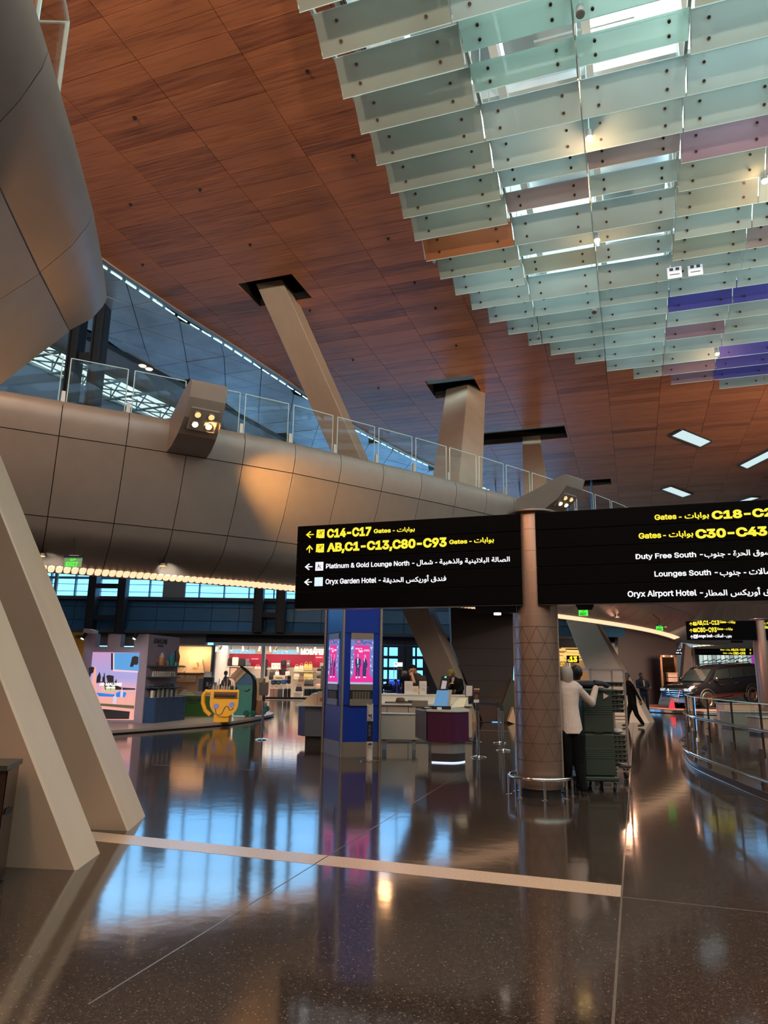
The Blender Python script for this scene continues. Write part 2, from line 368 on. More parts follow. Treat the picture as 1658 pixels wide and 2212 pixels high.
def seg_clear(x0, x1, y0, y1):            # free x ranges of a plank row after cutting the openings
    out = [(x0, x1)]
    for a, b, c, d in HOLES:
        if y1 > b and y0 < d:
            nx = []
            for p, q in out:
                if q <= a or p >= c: nx.append((p, q))
                else:
                    if a-p > .02: nx.append((p, a))
                    if q-c > .02: nx.append((c, q))
            out = nx
    res = []
    ym = (y0+y1)/2
    for p, q in out:
        if -9 < ym < 28.3:
            a = sky_left(ym)+.45; c = 2*SKX-a
            if p < a: res.append((p, min(q, a)))
            if q > c: res.append((max(p, c), q))
        else: res.append((p, q))
    return [(p, q) for p, q in res if q-p > .05]
M = MB()
cells = []
PL, PW = 2.0, .4868
for j in range(-45, 135):
    y0 = 8.38 + j*PW; y1 = y0+PW
    cx = cove_x((y0+y1)/2)
    for i in range(-3, 19):
        x0 = -8.4 + i*PL; x1 = x0+PL
        if x1 <= cx: continue
        for p, q in seg_clear(max(x0, cx), x1, y0, y1): cells.append((p, q, y0, y1))
for p, q, y0, y1 in cells: M.box((p-.01, y0-.01, CZ+.03), (q+.01, y1+.01, CZ+.15))
ceiling = struct('ceiling', M, mat('ceiling_backing', (.012, .008, .006), .8))
def plank(B, p, q, y0, y1, dz):
    g = .006; x0, x1, a, b = p+g, q-g, y0+g, y1-g
    B.box((x0, a, CZ+dz), (x1, b, CZ+.04+dz))
def rank(c):
    p, q, y0, y1 = c; x = (p+q)/2; y = (y0+y1)/2
    v = np.array([x, y, CZ]) - ORG; d = v @ CF
    if d < 1: return 1e9
    px = W/2 + FPX*(v @ CR)/d; py = H/2 - FPX*(v @ CU)/d
    if not (-60 < px < W+60 and -60 < py < H): return 1e8 + d
    return d
cells.sort(key=rank)
MASS = MB(); tones = []
for k, c in enumerate(cells):
    tone = random.gauss(.5, .17); dz = random.uniform(-.004, .004)
    if k < 295:
        B = MB(); plank(B, *c, dz); o = B.build('wood_plank', WOOD, ceiling); me = o.data
        at = me.attributes.new('tone', 'FLOAT', 'FACE'); at.data.foreach_set('value', [tone]*len(me.polygons))
    else: plank(MASS, *c, dz); tones += [tone]*6
o = MASS.build('wood_plank_field', WOOD, ceiling, kind='stuff')
at = o.data.attributes.new('tone', 'FLOAT', 'FACE'); at.data.foreach_set('value', tones)
# black recesses round the column heads and the slots
M = MB()
for a, b, c, d in HOLES[:4]:
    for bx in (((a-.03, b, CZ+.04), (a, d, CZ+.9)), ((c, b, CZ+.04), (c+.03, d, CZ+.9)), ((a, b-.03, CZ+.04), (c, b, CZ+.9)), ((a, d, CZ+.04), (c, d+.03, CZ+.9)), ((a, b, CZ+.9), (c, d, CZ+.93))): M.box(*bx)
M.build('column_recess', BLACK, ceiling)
# made-up boxes round the added fill lamps
M = MB(); L = MB()
for x, y in FILL_LAMPS:
    a, b, c, d = x-.62, y-.62, x+.62, y+.62
    for bx in (((a-.02, b, CZ-.01), (a, d, CZ+.3)), ((c, b, CZ-.01), (c+.02, d, CZ+.3)), ((a, b-.02, CZ-.01), (c, b, CZ+.3)), ((a, d, CZ-.01), (c, d+.02, CZ+.3)), ((a, b, CZ+.28), (c, d, CZ+.3))): M.box(*bx)
M.build('fill_lamp_box', DARK, ceiling)
# small sprinklers / eyelets in the planks
M = MB()
for px, py in [(291, 254), (432, 409), (540, 528), (308, 571), (282, 441), (669, 670), (664, 154), (762, 336), (838, 515), (895, 610), (940, 665), (985, 746), (671, 777), (762, 777), (817, 838)]:
    p = G(px, py, CZ); M.lathe([(.015, -.05), (.03, -.045), (.02, -.01), (.05, .0), (.05, .01)], (p[0], p[1], CZ-.008), 8)
M.build('sprinkler', mat('sprinkler_brown', (.05, .025, .015), .5), ceiling)
# rectangular daylight panels of the far ceiling
DAYM = glow('daylight_panel', (.72, .93, .95), .82)
for q in RECT:
    o = MB(); c = sum((Vector((*p, 0)) for p in q), Vector((0, 0, 0)))/4
    o.prism([tuple(p) for p in q], lambda x, y: (x, y, CZ-.02), lambda x, y: (x, y, CZ+.02)); t = o.build('daylight_panel', DAYM, ceiling)
    F = MB(); Q = [Vector((*p, 0)) for p in q]
    for i in range(4):
        a, b = Q[i], Q[(i+1) % 4]; d = (b-a).normalized(); n = Vector((-d.y, d.x, 0)); n = n if (c-a).dot(n) < 0 else -n
        F.prism([(0, 0), (1, 0), (1, 1), (0, 1)], lambda s_, t_: a + (b-a)*s_ + n*.12*t_ + Vector((0, 0, CZ-.05)), lambda s_, t_: a + (b-a)*s_ + n*.12*t_ + Vector((0, 0, CZ+.02)))
    F.build('panel_frame', mat('panel_frame_brown', (.12, .09, .07), .4), t)

# ================================================================== SKYLIGHT SHAFT above the glass field
SHELL = mat('skylight_white', (.7, .78, .78), .6)
M = MB()
edge = [(sky_left(y)+.4, y) for y in np.linspace(-9, 28.3, 40)]
ring = edge + [(2*SKX-x, y) for x, y in reversed(edge)]
def wall_ring(M, ring, z0, z1, th=.1):
    n = len(ring)
    for i in range(n):
        (x0, y0), (x1, y1) = ring[i], ring[(i+1) % n]; d = Vector((x1-x0, y1-y0, 0))
        if d.length < 1e-4: continue
        nn = Vector((d.y, -d.x, 0)).normalized()*th
        c = Vector((SKX, 12, 0)); nn = nn if (Vector((x0, y0, 0))-c).dot(nn) > 0 else -nn
        M.prism([(0, 0), (1, 0), (1, 1), (0, 1)], lambda a, b: Vector((x0, y0, 0)) + d*a + Vector((0, 0, z0 + (z1-z0)*b)), lambda a, b: Vector((x0, y0, 0)) + d*a + nn + Vector((0, 0, z0 + (z1-z0)*b)))
wall_ring(M, ring, CZ-.02, CZ+3.4)
shaft = struct('window_1', M, SHELL)
B = MB()
for x in np.arange(-4, 23, 1.9):                                   # main beams of the rooflight
    B.box((x-.09, -9, CZ+1.5), (x+.09, 28, CZ+1.9))
for y in np.arange(-8.5, 28, 3.8):
    B.box((-5, y-.1, CZ+1.7), (24, y+.1, CZ+2.2))
B.build('roof_beam', mat('beam_white', (.66, .74, .74), .5), shaft, kind='stuff')
B = MB()                                                            # added opaque lids, dimming the sky above the glass
for i, x in enumerate(np.arange(-4, 23, 1.9)):
    for j, y in enumerate(np.arange(-8.5, 28, 3.8)):
        if (i*3+j*2) % 5 in (0, 3): B.box((x+.1, y+.1, CZ+2.3), (x+1.8, y+3.7, CZ+2.36))
B.build('sky_dimming_lid', mat('dimming_lid_grey', (.4, .46, .47), .6), shaft, kind='stuff')

# ================================================================== GLASS LOUVRE FIELD hung under the skylight
LV = thing('glass_louvre', 'staircase field of tilted frosted glass panels hung under the skylight', 'skylight louvre', (-4.6, 9.5, 12.0))
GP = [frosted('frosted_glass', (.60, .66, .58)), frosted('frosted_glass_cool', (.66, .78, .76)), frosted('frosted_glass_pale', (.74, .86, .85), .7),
      frosted('frosted_orange_reflection', (.80, .34, .16)), frosted('frosted_lilac_reflection', (.56, .42, .52)), frosted('frosted_violet_reflection', (.20, .20, .72)), frosted('frosted_glass_mint', (.64, .82, .75), .8, .15), frosted('frosted_glass_rose', (.60, .50, .50))]  # orange, lilac and violet put coloured light reflections into the glass tint
BOLT = mat('bolt_bronze', (.09, .045, .03), .4, .6)
RAILM = mat('louvre_rail', (.55, .68, .68), .35, .4)
XS = [-4.56, -2.24, -.36, 1.5, 3.22, 5.0, 6.8, 8.6, 10.4]
ROW0, PITCHY = 9.53, .945
panel_cache = {}
def glass_panel(wd, kind, drop, back, mt):
    key = (round(wd, 2), kind, mt.name)
    if key not in panel_cache:
        g = .012; n = Vector((0, -drop, -back)).normalized()*.012; th = Vector((0, 0, 0))-n
        B = MB(); P = lambda a, b: Vector((g + (wd-2*g)*a, -back*(1-b)*1.0 + 0, drop*(1-b)))
        f = lambda a, b: P(a, b) + n*.5; k = lambda a, b: P(a, b) - n*.5
        B.prism([(0, 0), (1, 0), (1, 1), (0, 1)], f, k)
        pm = B.build('glass_panel', mt, None); me = pm.data; bpy.data.objects.remove(pm)
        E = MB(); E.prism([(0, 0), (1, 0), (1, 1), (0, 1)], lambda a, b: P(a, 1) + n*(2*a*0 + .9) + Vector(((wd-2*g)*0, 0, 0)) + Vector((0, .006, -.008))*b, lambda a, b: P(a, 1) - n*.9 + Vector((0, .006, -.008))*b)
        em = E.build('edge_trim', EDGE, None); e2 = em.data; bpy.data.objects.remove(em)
        Bo = MB()
        for a in (.17, .83):
            for b in (.27, .73):
                p = P(a, b); Bo.cyl(p + n*3.2, p - n*4, .028, n=8)
        bm = Bo.build('bolts', BOLT, None); b2 = bm.data; bpy.data.objects.remove(bm)
        panel_cache[key] = (me, e2, b2)
    return panel_cache[key]
def add_panel(x0, x1, yb, zb, mt, kind=0, drop=.47, back=.45):
    me, e2, b2 = glass_panel(x1-x0, kind, drop, back, mt)
    o = bpy.data.objects.new('glass_panel', me); COL.objects.link(o); o.parent = LV; o.location = Vector((x0, yb, zb)) - LV.location
    for nm, d in (('edge_trim', e2), ('bolts', b2)):
        c = bpy.data.objects.new(nm, d); COL.objects.link(c); c.parent = o
    return o
def vis(x, y, z):
    v = np.array([x, y, z]) - ORG; d = v @ CF
    return d > 1 and -120 < W/2 + FPX*(v @ CR)/d < W+160 and H/2 - FPX*(v @ CU)/d > -140
rng = random.Random(3)
for j in range(-5, 21):
    yb = ROW0 + j*PITCHY
    xl = sky_left(yb)
    for i in range(len(XS)-1):
        x0, x1 = XS[i], XS[i+1]
        if x1 - xl < .35: continue
        x0 = max(x0, xl)
        if not (vis(x0, yb, 12) or vis(x1, yb, 12)): continue
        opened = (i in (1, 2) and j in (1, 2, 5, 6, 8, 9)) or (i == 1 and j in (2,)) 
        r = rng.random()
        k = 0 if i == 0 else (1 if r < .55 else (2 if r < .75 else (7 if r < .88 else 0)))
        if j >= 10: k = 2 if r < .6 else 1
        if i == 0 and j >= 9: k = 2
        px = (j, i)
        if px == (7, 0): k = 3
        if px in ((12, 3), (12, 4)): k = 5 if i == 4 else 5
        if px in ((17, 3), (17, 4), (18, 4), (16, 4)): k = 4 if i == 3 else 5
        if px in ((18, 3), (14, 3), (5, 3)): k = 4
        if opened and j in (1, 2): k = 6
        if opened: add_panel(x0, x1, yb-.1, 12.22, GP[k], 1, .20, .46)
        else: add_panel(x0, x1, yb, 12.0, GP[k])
# carrying rails, hangers, and small spotlights of the louvre field
B = MB()
for i, x in enumerate(XS[:-1]):
    yend = max([ROW0 + j*PITCHY for j in range(-5, 21) if sky_left(ROW0 + j*PITCHY) < x+.2])
    B.box((x-.03, 4.5, 12.50), (x+.03, yend, 12.60))
for j in range(-5, 21):
    yb = ROW0 + j*PITCHY; xl = sky_left(yb)
    B.cyl((xl+.05, yb-.42, 12.5), (10.4, yb-.42, 12.5), .013, n=6)
    for x in XS:
        if x >= xl-.05: B.cyl((x, yb-.42, 12.5), (x, yb-.42, 13.9), .012, n=5); B.cyl((x+.02, yb-.42, 12.5), (x+.02, yb-.03, 12.03), .011, n=5); B.cyl((x+.3, yb-.4, 12.46), (x+.12, yb-.1, 12.5), .01, n=5)
wb(B, 'hanger_rails', RAILM, LV, kind='stuff')
# small spotlights between the panels, and two paper notices on the glass
BULB = glow('bulb_warm', (1, .66, .36), 14)
for px, py, z, lit, lab in [(1272, 297, 11.95, 1, 'lit spotlight hanging in the louvre field, topmost of the lit ones'), (1289, 517, 11.95, 1, 'lit spotlight in the middle of the louvre field'), (1650, 389, 11.95, 1, 'lit spotlight at the right picture edge of the louvre field'), (1548, 762, 11.9, 1, 'lit spotlight near the far end of the louvre field'), (1253, 30, 12.0, 0, 'unlit grey spotlight at the top of the louvre field'), (1283, 672, 11.95, 0, 'small unlit spotlight in the far part of the louvre field')]:
    p = G(px, py, z); t = thing('louvre_spotlight', lab, 'spotlight', tuple(p)); B = MB(); B.cyl((0, 0, .1), (0, 0, 2.62), .014, n=6); B.box((-1, -.02, 2.56), (1, .02, 2.62)); B.build('stem', RAILM, t); B = MB(); B.cyl((0, .02, .16), (0, -.05, -.06), .06, .075, n=12); hd = B.build('head', mat('head_grey', (.25, .26, .26), .4), t, True)
    B = MB(); B.cyl((0, -.048, -.055), (0, -.056, -.078), .062, n=12); B.build('lens', BULB if lit else STEEL, hd)
    if lit: lamp('POINT', 'louvre_lamp', tuple(p + np.array([0, -.06, -.16])), 60, (1, .6, .3), size=.05)
for px, py, lab in [(1456, 586, 'left white paper notice stuck on the glass louvre'), (1501, 580, 'right white paper notice stuck on the glass louvre')]:
    p = G(px, py, 12.1); t = thing('paper_notice', lab, 'notice', tuple(p)); B = MB(); B.box((-.18, 0, -.2), (.18, .01, .2)); B.build('sheet', mat('notice_white', (.75, .78, .85), .6, emit=(.6, .65, .75), es=.25), t); B = MB(); B.box((-.12, -.004, .02), (-.03, 0, .1)); B.box((.03, -.004, .02), (.12, 0, .1)); B.box((-.12, -.004, -.1), (.12, 0, -.08)); B.build('print', DARK, t)
# ================================================================== BALCONIES
# profile: (offset inward, z); the soffit ends in a strip of warm lenses
PROF = [(0.484, 6.78), (0.264, 6.833), (0.106, 6.815), (0.018, 6.736), (-0.026, 6.586), (-0.018, 6.384), (0.07, 6.076)]
FASC = [(0.07, 6.058), (0.22, 5.636), (0.44, 5.108), (0.748, 4.554)]
SOFF = [(0.748, 4.536), (0.862, 4.351), (0.968, 4.21), (1.162, 4.07), (1.804, 3.691)]
nose = [(-17.6, 3.96), (-16.016, 5.192), (-14.344, 6.688), (-12.848, 8.272), (-11.616, 9.592), (-10.56, 10.736), (-9.68, 11.66), (-8.844, 12.584), (-8.026, 13.552), (-7.242, 14.52), (-6.53, 15.594), (-5.808, 16.676), (-5.104, 17.732), (-4.418, 18.832), (-3.784, 19.888), (-3.168, 20.988)]
d0 = Vector((.50, .866))
p = Vector(nose[-1])
dirs = []
for k in range(38):                       # on along the hall, then sweeping right across its far end
    a = math.radians(60 + k*1.3 if k < 18 else max(-2, 82 - (k-18)*9)); p = p + Vector((math.cos(a), math.sin(a)))*1.276; nose.append((p.x, p.y))
NV = [Vector((x, y, 0)) for x, y in nose]
def inward(i):
    t = (NV[min(i+1, len(NV)-1)] - NV[max(i-1, 0)]).normalized(); return Vector((-t.y, t.x, 0))
NI = [inward(i) for i in range(len(NV))]
BAL = thing('balcony', 'long curved grey metal clad balcony with glass balustrade crossing the hall', 'balcony', (NV[8].x, NV[8].y, 3.6))
def section(i, prof, t=0., j=None):
    P = NV[i] if j is None else NV[i].lerp(NV[j], t); n = NI[i] if j is None else NI[i].lerp(NI[j], t).normalized()
    return [P + n*o + Vector((0, 0, z)) for o, z in prof]
gap = .008
def clad(name, i, prof, th=.03, mt=CLAD):
    B = MB(); L = (NV[i+1]-NV[i]).length; g = gap/L
    a = section(i, prof, g, i+1); b = section(i, prof, 1-g, i+1)
    prof2 = [(o+th, z - (.0 if name != 'soffit_panel' else -.0)) for o, z in prof]
    a2 = section(i, prof2, g, i+1); b2 = section(i, prof2, 1-g, i+1)
    B.loft([a + a2[::-1], b + b2[::-1]], closed=True, caps=True)
    return wb(B, name, mt, BAL, smooth=True)
for i in range(len(NV)-1):
    clad('bullnose_panel', i, PROF); clad('fascia_panel', i, [(o+.0, z) for o, z in FASC]); clad('soffit_panel', i, SOFF)
core = MB()                                                         # dark core behind the joints, deck and back of the bridge
CP = [(0.528, 6.745), (0.308, 6.604), (0.176, 5.988), (0.352, 5.548), (0.88, 4.536), (1.144, 4.228), (1.848, 3.753), (2.244, 3.7), (3.168, 5.812), (3.168, 6.745)]
core.loft([section(i, CP) for i in range(len(NV))]); wb(core, 'core', mat('core_dark', (.02, .02, .022), .7), BAL)
LENS = glow('warm_lens', (1, .57, .33), 1.35)
LM = []
for i in range(len(NV)-22):
    LB = MB()
    n = 8
    for k in range(n):
        t0, t1 = (k+.05)/n, (k+.95)/n
        A = NV[i].lerp(NV[i+1], t0); B_ = NV[i].lerp(NV[i+1], t1); n0 = NI[i].lerp(NI[i+1], t0); n1 = NI[i].lerp(NI[i+1], t1); c0, c1 = .25, .75
        pts = []
        for (fa, o) in ((.08, 1.82), (.5, 1.79), (.92, 1.82), (1.0, 1.95), (.92, 2.08), (.5, 2.11), (.08, 2.08), (0., 1.95)):
            P = A.lerp(B_, fa); pts.append(P + n0*o)
        dz = lambda q: Vector((0, 0, 3.70 - .30*(((q - A) @ n0) - 1.80)))
        LB.loft([[q + dz(q) for q in pts], [q.lerp(sum(pts, Vector((0, 0, 0)))/8, .12) + dz(q) + Vector((0, 0, -.03)) - n0*.02 for q in pts]])
    wb(LB, 'light_lens', LENS, BAL)
lip = MB(); lip.loft([section(i, [(1.79, 3.72), (2.13, 3.60), (2.2, 3.58), (2.24, 3.63), (2.2, 3.8), (1.79, 3.8)]) for i in range(len(NV))]); wb(lip, 'strip_tray', CLAD, BAL)
# glass balustrade: one sheet per bay, clamp post between
for i in range(3, len(NV)-1):
    a = NV[i].lerp(NV[i+1], .055) + NI[i]*.30; b = NV[i].lerp(NV[i+1], .945) + NI[i+1]*.30
    t = (b-a).normalized(); n = Vector((t.y, -t.x, 0))*.012; B = MB()
    B.prism([(0, 0), (1, 0), (1, 1), (0, 1)], lambda u, v: a.lerp(b, u) + n + Vector((0, 0, 6.78+1.06*v)), lambda u, v: a.lerp(b, u) - n + Vector((0, 0, 6.78+1.06*v)))
    pane = wb(B, 'glass_panel', GLASS, BAL)
    E_ = MB(); e = .008
    q = [a + Vector((0, 0, 6.78)), a + Vector((0, 0, 7.845)), b + Vector((0, 0, 7.845)), b + Vector((0, 0, 6.78))]
    for u, v in zip(q, q[1:]): E_.tube([u, v], .011, 4)
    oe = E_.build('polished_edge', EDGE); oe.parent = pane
    P = NV[i] + NI[i]*.30; C_ = MB(); tt = (NV[i+1]-NV[i-1]).normalized(); nn = Vector((-tt.y, tt.x, 0))
    C_.prism([(-.045, -.03), (.045, -.03), (.045, .03), (-.045, .03)], lambda x, y: P + tt*x + nn*y + Vector((0, 0, 6.78)), lambda x, y: P + tt*x*.8 + nn*y*.8 + Vector((0, 0, 7.1)))
    wb(C_, 'clamp_post', mat('clamp_grey', (.5, .48, .44), .35, .5), BAL)

# near balcony end overhead on the left
NB = thing('balcony', 'rounded grey balcony end jutting overhead at the upper left', 'balcony', (-7.0, 7.2, 5.0))
NN = [(-3.432, 1.936), (-3.986, 2.992), (-4.55, 3.96), (-5.122, 4.928), (-5.738, 5.914), (-6.336, 6.776), (-6.926, 7.586)]
SS = [(-4.004, 2.068), (-4.646, 3.036), (-5.254, 4.03), (-5.861, 5.034), (-6.362, 5.878), (-6.758, 6.582), (-7.093, 7.172)]
def nsec(k):
    N = Vector((*NN[k], 0)); S_ = Vector((*SS[k], 0)); inn = (S_-N).normalized()
    E0 = S_ + Vector((-.13 - .09*(6-k), -1.01+.032*(6-k), 0))
    top = [N + inn*.66 + Vector((0, 0, 6.824)), N + inn*.31 + Vector((0, 0, 6.886)), N + inn*.08 + Vector((0, 0, 6.868)), N - inn*.03 + Vector((0, 0, 6.754)), N + inn*.02 + Vector((0, 0, 6.604)), N.lerp(S_, .35) + Vector((0, 0, 6.358)), S_ + Vector((0, 0, 6.067))]
    low = [S_ + Vector((0, 0, 6.05)), S_.lerp(E0, .5) + Vector((0, 0, 5.407)), E0 + Vector((0, 0, 4.756))]
    return top, low, E0
def slab(A, B_, th, g=.004):
    """a cladding sheet between two section curves, thickened inward"""
    A2 = [p + Vector((-th*.8, -th*.5, th*.5)) for p in A]; B2 = [p + Vector((-th*.8, -th*.5, th*.5)) for p in B_]
    a = [p.lerp(q, g) for p, q in zip(A, B_)]; b = [p.lerp(q, 1-g) for p, q in zip(A, B_)]
    a2 = [p.lerp(q, g) for p, q in zip(A2, B2)]; b2 = [p.lerp(q, 1-g) for p, q in zip(A2, B2)]
    return MB().loft([a + a2[::-1], b + b2[::-1]])
bays = [(0, 2), (2, 4), (4, 6)]
bays = [(0, 1), (1, 3), (3, 4), (4, 6)]
def curve_between(k0, k1): return [nsec(k) for k in range(k0, k1+1)]
for k0, k1 in [(0, 1), (1, 2), (2, 4), (4, 6)]:
    for nm, w_ in (('bullnose_panel', 0), ('fascia_panel', 1)):
        B = MB(); secs = [nsec(k)[w_] for k in range(k0, k1+1)]
        secs[0] = [p.lerp(q, .006) for p, q in zip(secs[0], secs[1])]; secs[-1] = [p.lerp(q, .006) for p, q in zip(secs[-1], secs[-2])]
        B.loft([s + [p + Vector((-.03, -.02, .02)) for p in s][::-1] for s in secs]); wb(B, nm, CLAD, NB, smooth=True)
B = MB(); secs = []
for k in range(7):
    t, l, E0 = nsec(k); off = Vector((-.06, -.04, .03))
    secs.append([p+off for p in t] + [p+off for p in l] + [E0 + Vector((-4.5, -2.5, 4.8)), Vector((t[0].x-4.5, t[0].y-2.5, 6.78))])
B.loft(secs); wb(B, 'core', CLAD, NB)
# its end cheek (the cut end of the deck) and the glass guard on top
GLASSN = glass('near_guard_glass', (.90, .97, .94), .95, .9)
gpts = [Vector((*NN[0], 6.76)), Vector((*NN[1], 6.76)), Vector((-4.42, 3.72, 6.76)), Vector((-4.98, 4.55, 6.76)), Vector((-6.2, 4.1, 6.76))]
for a, b in zip(gpts, gpts[1:]):
    a, b = a.lerp(b, .015), b.lerp(a, .015)
    t = (b-a).normalized(); n = Vector((t.y, -t.x, 0))*.012; B = MB()
    B.prism([(0, 0), (1, 0), (1, 1), (0, 1)], lambda u, v: a.lerp(b, u) + n + Vector((0, 0, 1.06*v)), lambda u, v: a.lerp(b, u) - n + Vector((0, 0, 1.06*v)))
    pane = wb(B, 'glass_panel', GLASSN, NB); E_ = MB()
    q = [a, a + Vector((0, 0, 1.06)), b + Vector((0, 0, 1.06)), b]
    for u, v in zip(q, q[1:]): E_.tube([u, v], .012, 4)
    oe = E_.build('polished_edge', EDGE); oe.parent = pane
# ================================================================== SPOTLIGHT ARMS
LAMPC = (1, .42, .10)
HOT = glow('spot_lamp_hot', (1, .62, .22), 9); WARMD = glow('spot_lamp_dim', (1, .55, .2), 1.3)
ARMP = [(-0.07, 6.067), (0.264, 6.111), (0.66, 6.278), (1.012, 6.534), (1.25, 6.886), (1.338, 7.176), (1.25, 7.255), (0.968, 7.202), (0.528, 7.009), (-0.088, 6.78)]
def spot_arm(label, P, out, wd, k):
    """beak shaped arm: its profile in (reach, height) is drawn across the width of one bay"""
    P = Vector((*P, 0)); o = Vector((*out, 0)).normalized(); s_ = Vector((-o.y, o.x, 0))
    t = thing('spotlight_arm', label, 'spotlight arm', (P.x, P.y, 6.08), 0, 'spotlight arms on the balcony fascia')
    pt = lambda r, z, a: P + o*r*k + s_*a*wd*(1-.16*max(0, r)/1.5) + Vector((0, 0, 6.07 + (z-6.07)*(1 if k < 1.2 else .92)))
    B = MB(); B.loft([[pt(r, z, -.5) for r, z in ARMP], [pt(r, z, .5) for r, z in ARMP]]); wb(B, 'arm', CLAD, t)
    d = (pt(1.25, 6.886, 0) - pt(.66, 6.278, 0)).normalized(); nrm = Vector((o.x*d.z, o.y*d.z, -math.hypot(d.x, d.y))).normalized()
    c0 = pt(.995, 6.534, 0) + nrm*.0
    F_ = MB()
    F_.prism([(-.24, -.3), (.24, -.3), (.24, .3), (-.24, .3)], lambda x, y: c0 + d*x + s_*y*.95 - nrm*.06, lambda x, y: c0 + d*x + s_*y*.95 + nrm*.025)
    plate = wb(F_, 'lamp_plate', CLAD, t)
    for q, (x, y) in enumerate(((-.11, -.14), (-.11, .14), (.11, -.14), (.11, .14))):
        c = c0 + d*x + s_*y; B = MB(); B.cyl(c + nrm*.02, c + nrm*.05, .085, .075, n=14)
        rg = B.build('lamp_ring', STEEL); rg.parent = plate; B = MB(); B.ell((0, 0, 0), (.062, .062, .03), 12, 6)
        lens = B.build('lamp_lens', HOT if q in (0, 1) else WARMD); lens.parent = plate; lens.location = c + nrm*.05
        lens.rotation_euler = nrm.to_track_quat('Z', 'Y').to_euler()
    plate.matrix_parent_inverse = parent_inv(t)
    return c0 + nrm*.12, nrm
a1, n1 = spot_arm('beak shaped spotlight arm with two glaring orange lamps at the left of the balcony', (-8.82, 12.57), (.76, -.65), .86, 1.0)
a2, n2 = spot_arm('smaller looking spotlight arm with four warm lamps just above the sign pillar', (-2.77, 21.43), (.86, -.5), .88, 1.3)
for k, e in ((0, 260), (1, 90)):
    pass
lamp('SPOT', 'arm_lamp', a1, 3200, LAMPC, (-7.0, 15.3, 5.35), size=.08, angle=46, blend=1.0)
lamp('SPOT', 'arm_lamp', a1, 900, LAMPC, (-6.5, 9.0, 0), size=.08, angle=70, blend=.8)
lamp('SPOT', 'arm_lamp', a2, 420, LAMPC, (0, 19, 0), size=.08, angle=75, blend=.8)

# ================================================================== LEANING COLUMNS
def column(label, base, top, sec, z0, z1, rot=None):
    """box column: base corner ring swept along a straight lean"""
    b = Vector((base[0], base[1], 0)); t = thing('leaning_column', label, 'column', (base[0], base[1], z0))
    lean = Vector((top[0]-base[0], top[1]-base[1], 0))/top[2]
    B = MB(); c = .018
    out = []
    n = len(sec)
    for i in range(n):                    # small chamfer at every corner
        p, q, r = Vector(sec[i-1]), Vector(sec[i]), Vector(sec[(i+1) % n]); out += [q + (p-q).normalized()*c, q + (r-q).normalized()*c]
    ring = lambda z: [b + Vector((x, y, 0)) + lean*z + Vector((0, 0, z)) for x, y in out]
    B.loft([ring(z) for z in np.linspace(z0, z1, 6)]); wb(B, 'shaft', CREAM, t); return t
fr = Vector((-.40, .916)); fl = Vector((-.93, -.36))*1.0
def near_sec(M0, R0): pass
# near pair at the left; M = nearest corner, R = right rear corner, far-left corner by the front face direction
LN = (-.84*.485, -.55*.485)
secA = [(0, 0), (-.21, .52), (-1.45, .25), (-1.24, -.27)]
column('near cream box column leaning left, front one of the pair', (-4.17, 4.93), (-4.17+LN[0]*8, 4.93+LN[1]*8, 8), secA, 0, 6.3)
secB = [(0, 0), (-.33, .70), (-1.75, .40), (-1.42, -.30)]
column('cream box column leaning left, behind the front one of the pair', (-4.72, 6.25), (-4.72+LN[0]*8, 6.25+LN[1]*8, 8), secB, 0, 6.3)
# hall row
bC = G(1044, 1557); tC = G(640, 640, 13.3)
column('long cream column rising from behind the counter through the balcony', (bC[0], bC[1]), (tC[0], tC[1], 13.3), [(0, 0), (-.0, -1.04), (-.88, -1.06), (-.88, -.02)], 0, 13.3)
t2 = G(1010, 826, 13.3); p2 = np.array([-4.85, 21.1, 7.39]); sl = (t2-p2)/(13.3-7.39); b2 = t2 - sl*13.3
column('cream column leaning right above the middle of the balcony', (b2[0], b2[1]), (t2[0], t2[1], 13.3), [(0, 0), (.55, .95), (-.35, 1.35), (-1.0, .35)], 6.75, 13.3)
t3 = G(1165, 939, 13.3); p3 = G(1184, 1062, 7.9)*1.0; p3 = ORG + (p3-ORG)*.98; sl = (t3-p3)/(13.3-p3[2]); b3 = t3 - sl*13.3
column('slim far cream column under the dark ceiling slot', (b3[0], b3[1]), (t3[0], t3[1], 13.3), [(0, 0), (-.1, .8), (-.95, .75), (-.85, -.02)], 6.75, 13.3)
# pink-lit column past the sign pillar (same lean as the long one)
bD = G(1402, 1562); pD = G(1300, 1372, 3.55); 
lnD = (pD-bD)/pD[2]
column('broad leaning column in dusky pink light beyond the catering trolleys', (bD[0], bD[1]), (bD[0]+lnD[0]*7.2, bD[1]+lnD[1]*7.2, 7.2), [(0, 0), (.2, 1.1), (-1.15, 1.35), (-1.42, .02)], 0, 6.2)

# uplight on a bracket beside the near columns
ub = thing('column_uplight', 'orange uplight on a bracket left of the near column pair', 'spotlight', (-7.9, 6.6, 3.2)); B = MB(); B.cyl((0, 0, 0), (.05, -.05, .22), .09, .11, n=14); B.build('head', STEEL, ub, True); B = MB(); B.tube([(0, 0, 0), (-.3, 0, -.1), (-.5, 0, -3.2)], .04, 8); B.build('pole', STEEL, ub)
lamp('SPOT', 'column_uplamp', (-7.83, 6.53, 3.5), 420, LAMPC, tuple(G(10, 800, 4.9)), size=.08, angle=80, blend=1.0)
lamp('SPOT', 'column_uplamp', (-7.83, 6.53, 3.5), 500, (1, .45, .16), (-6.3, 6.0, 3.0), size=.08, angle=80, blend=1.0)

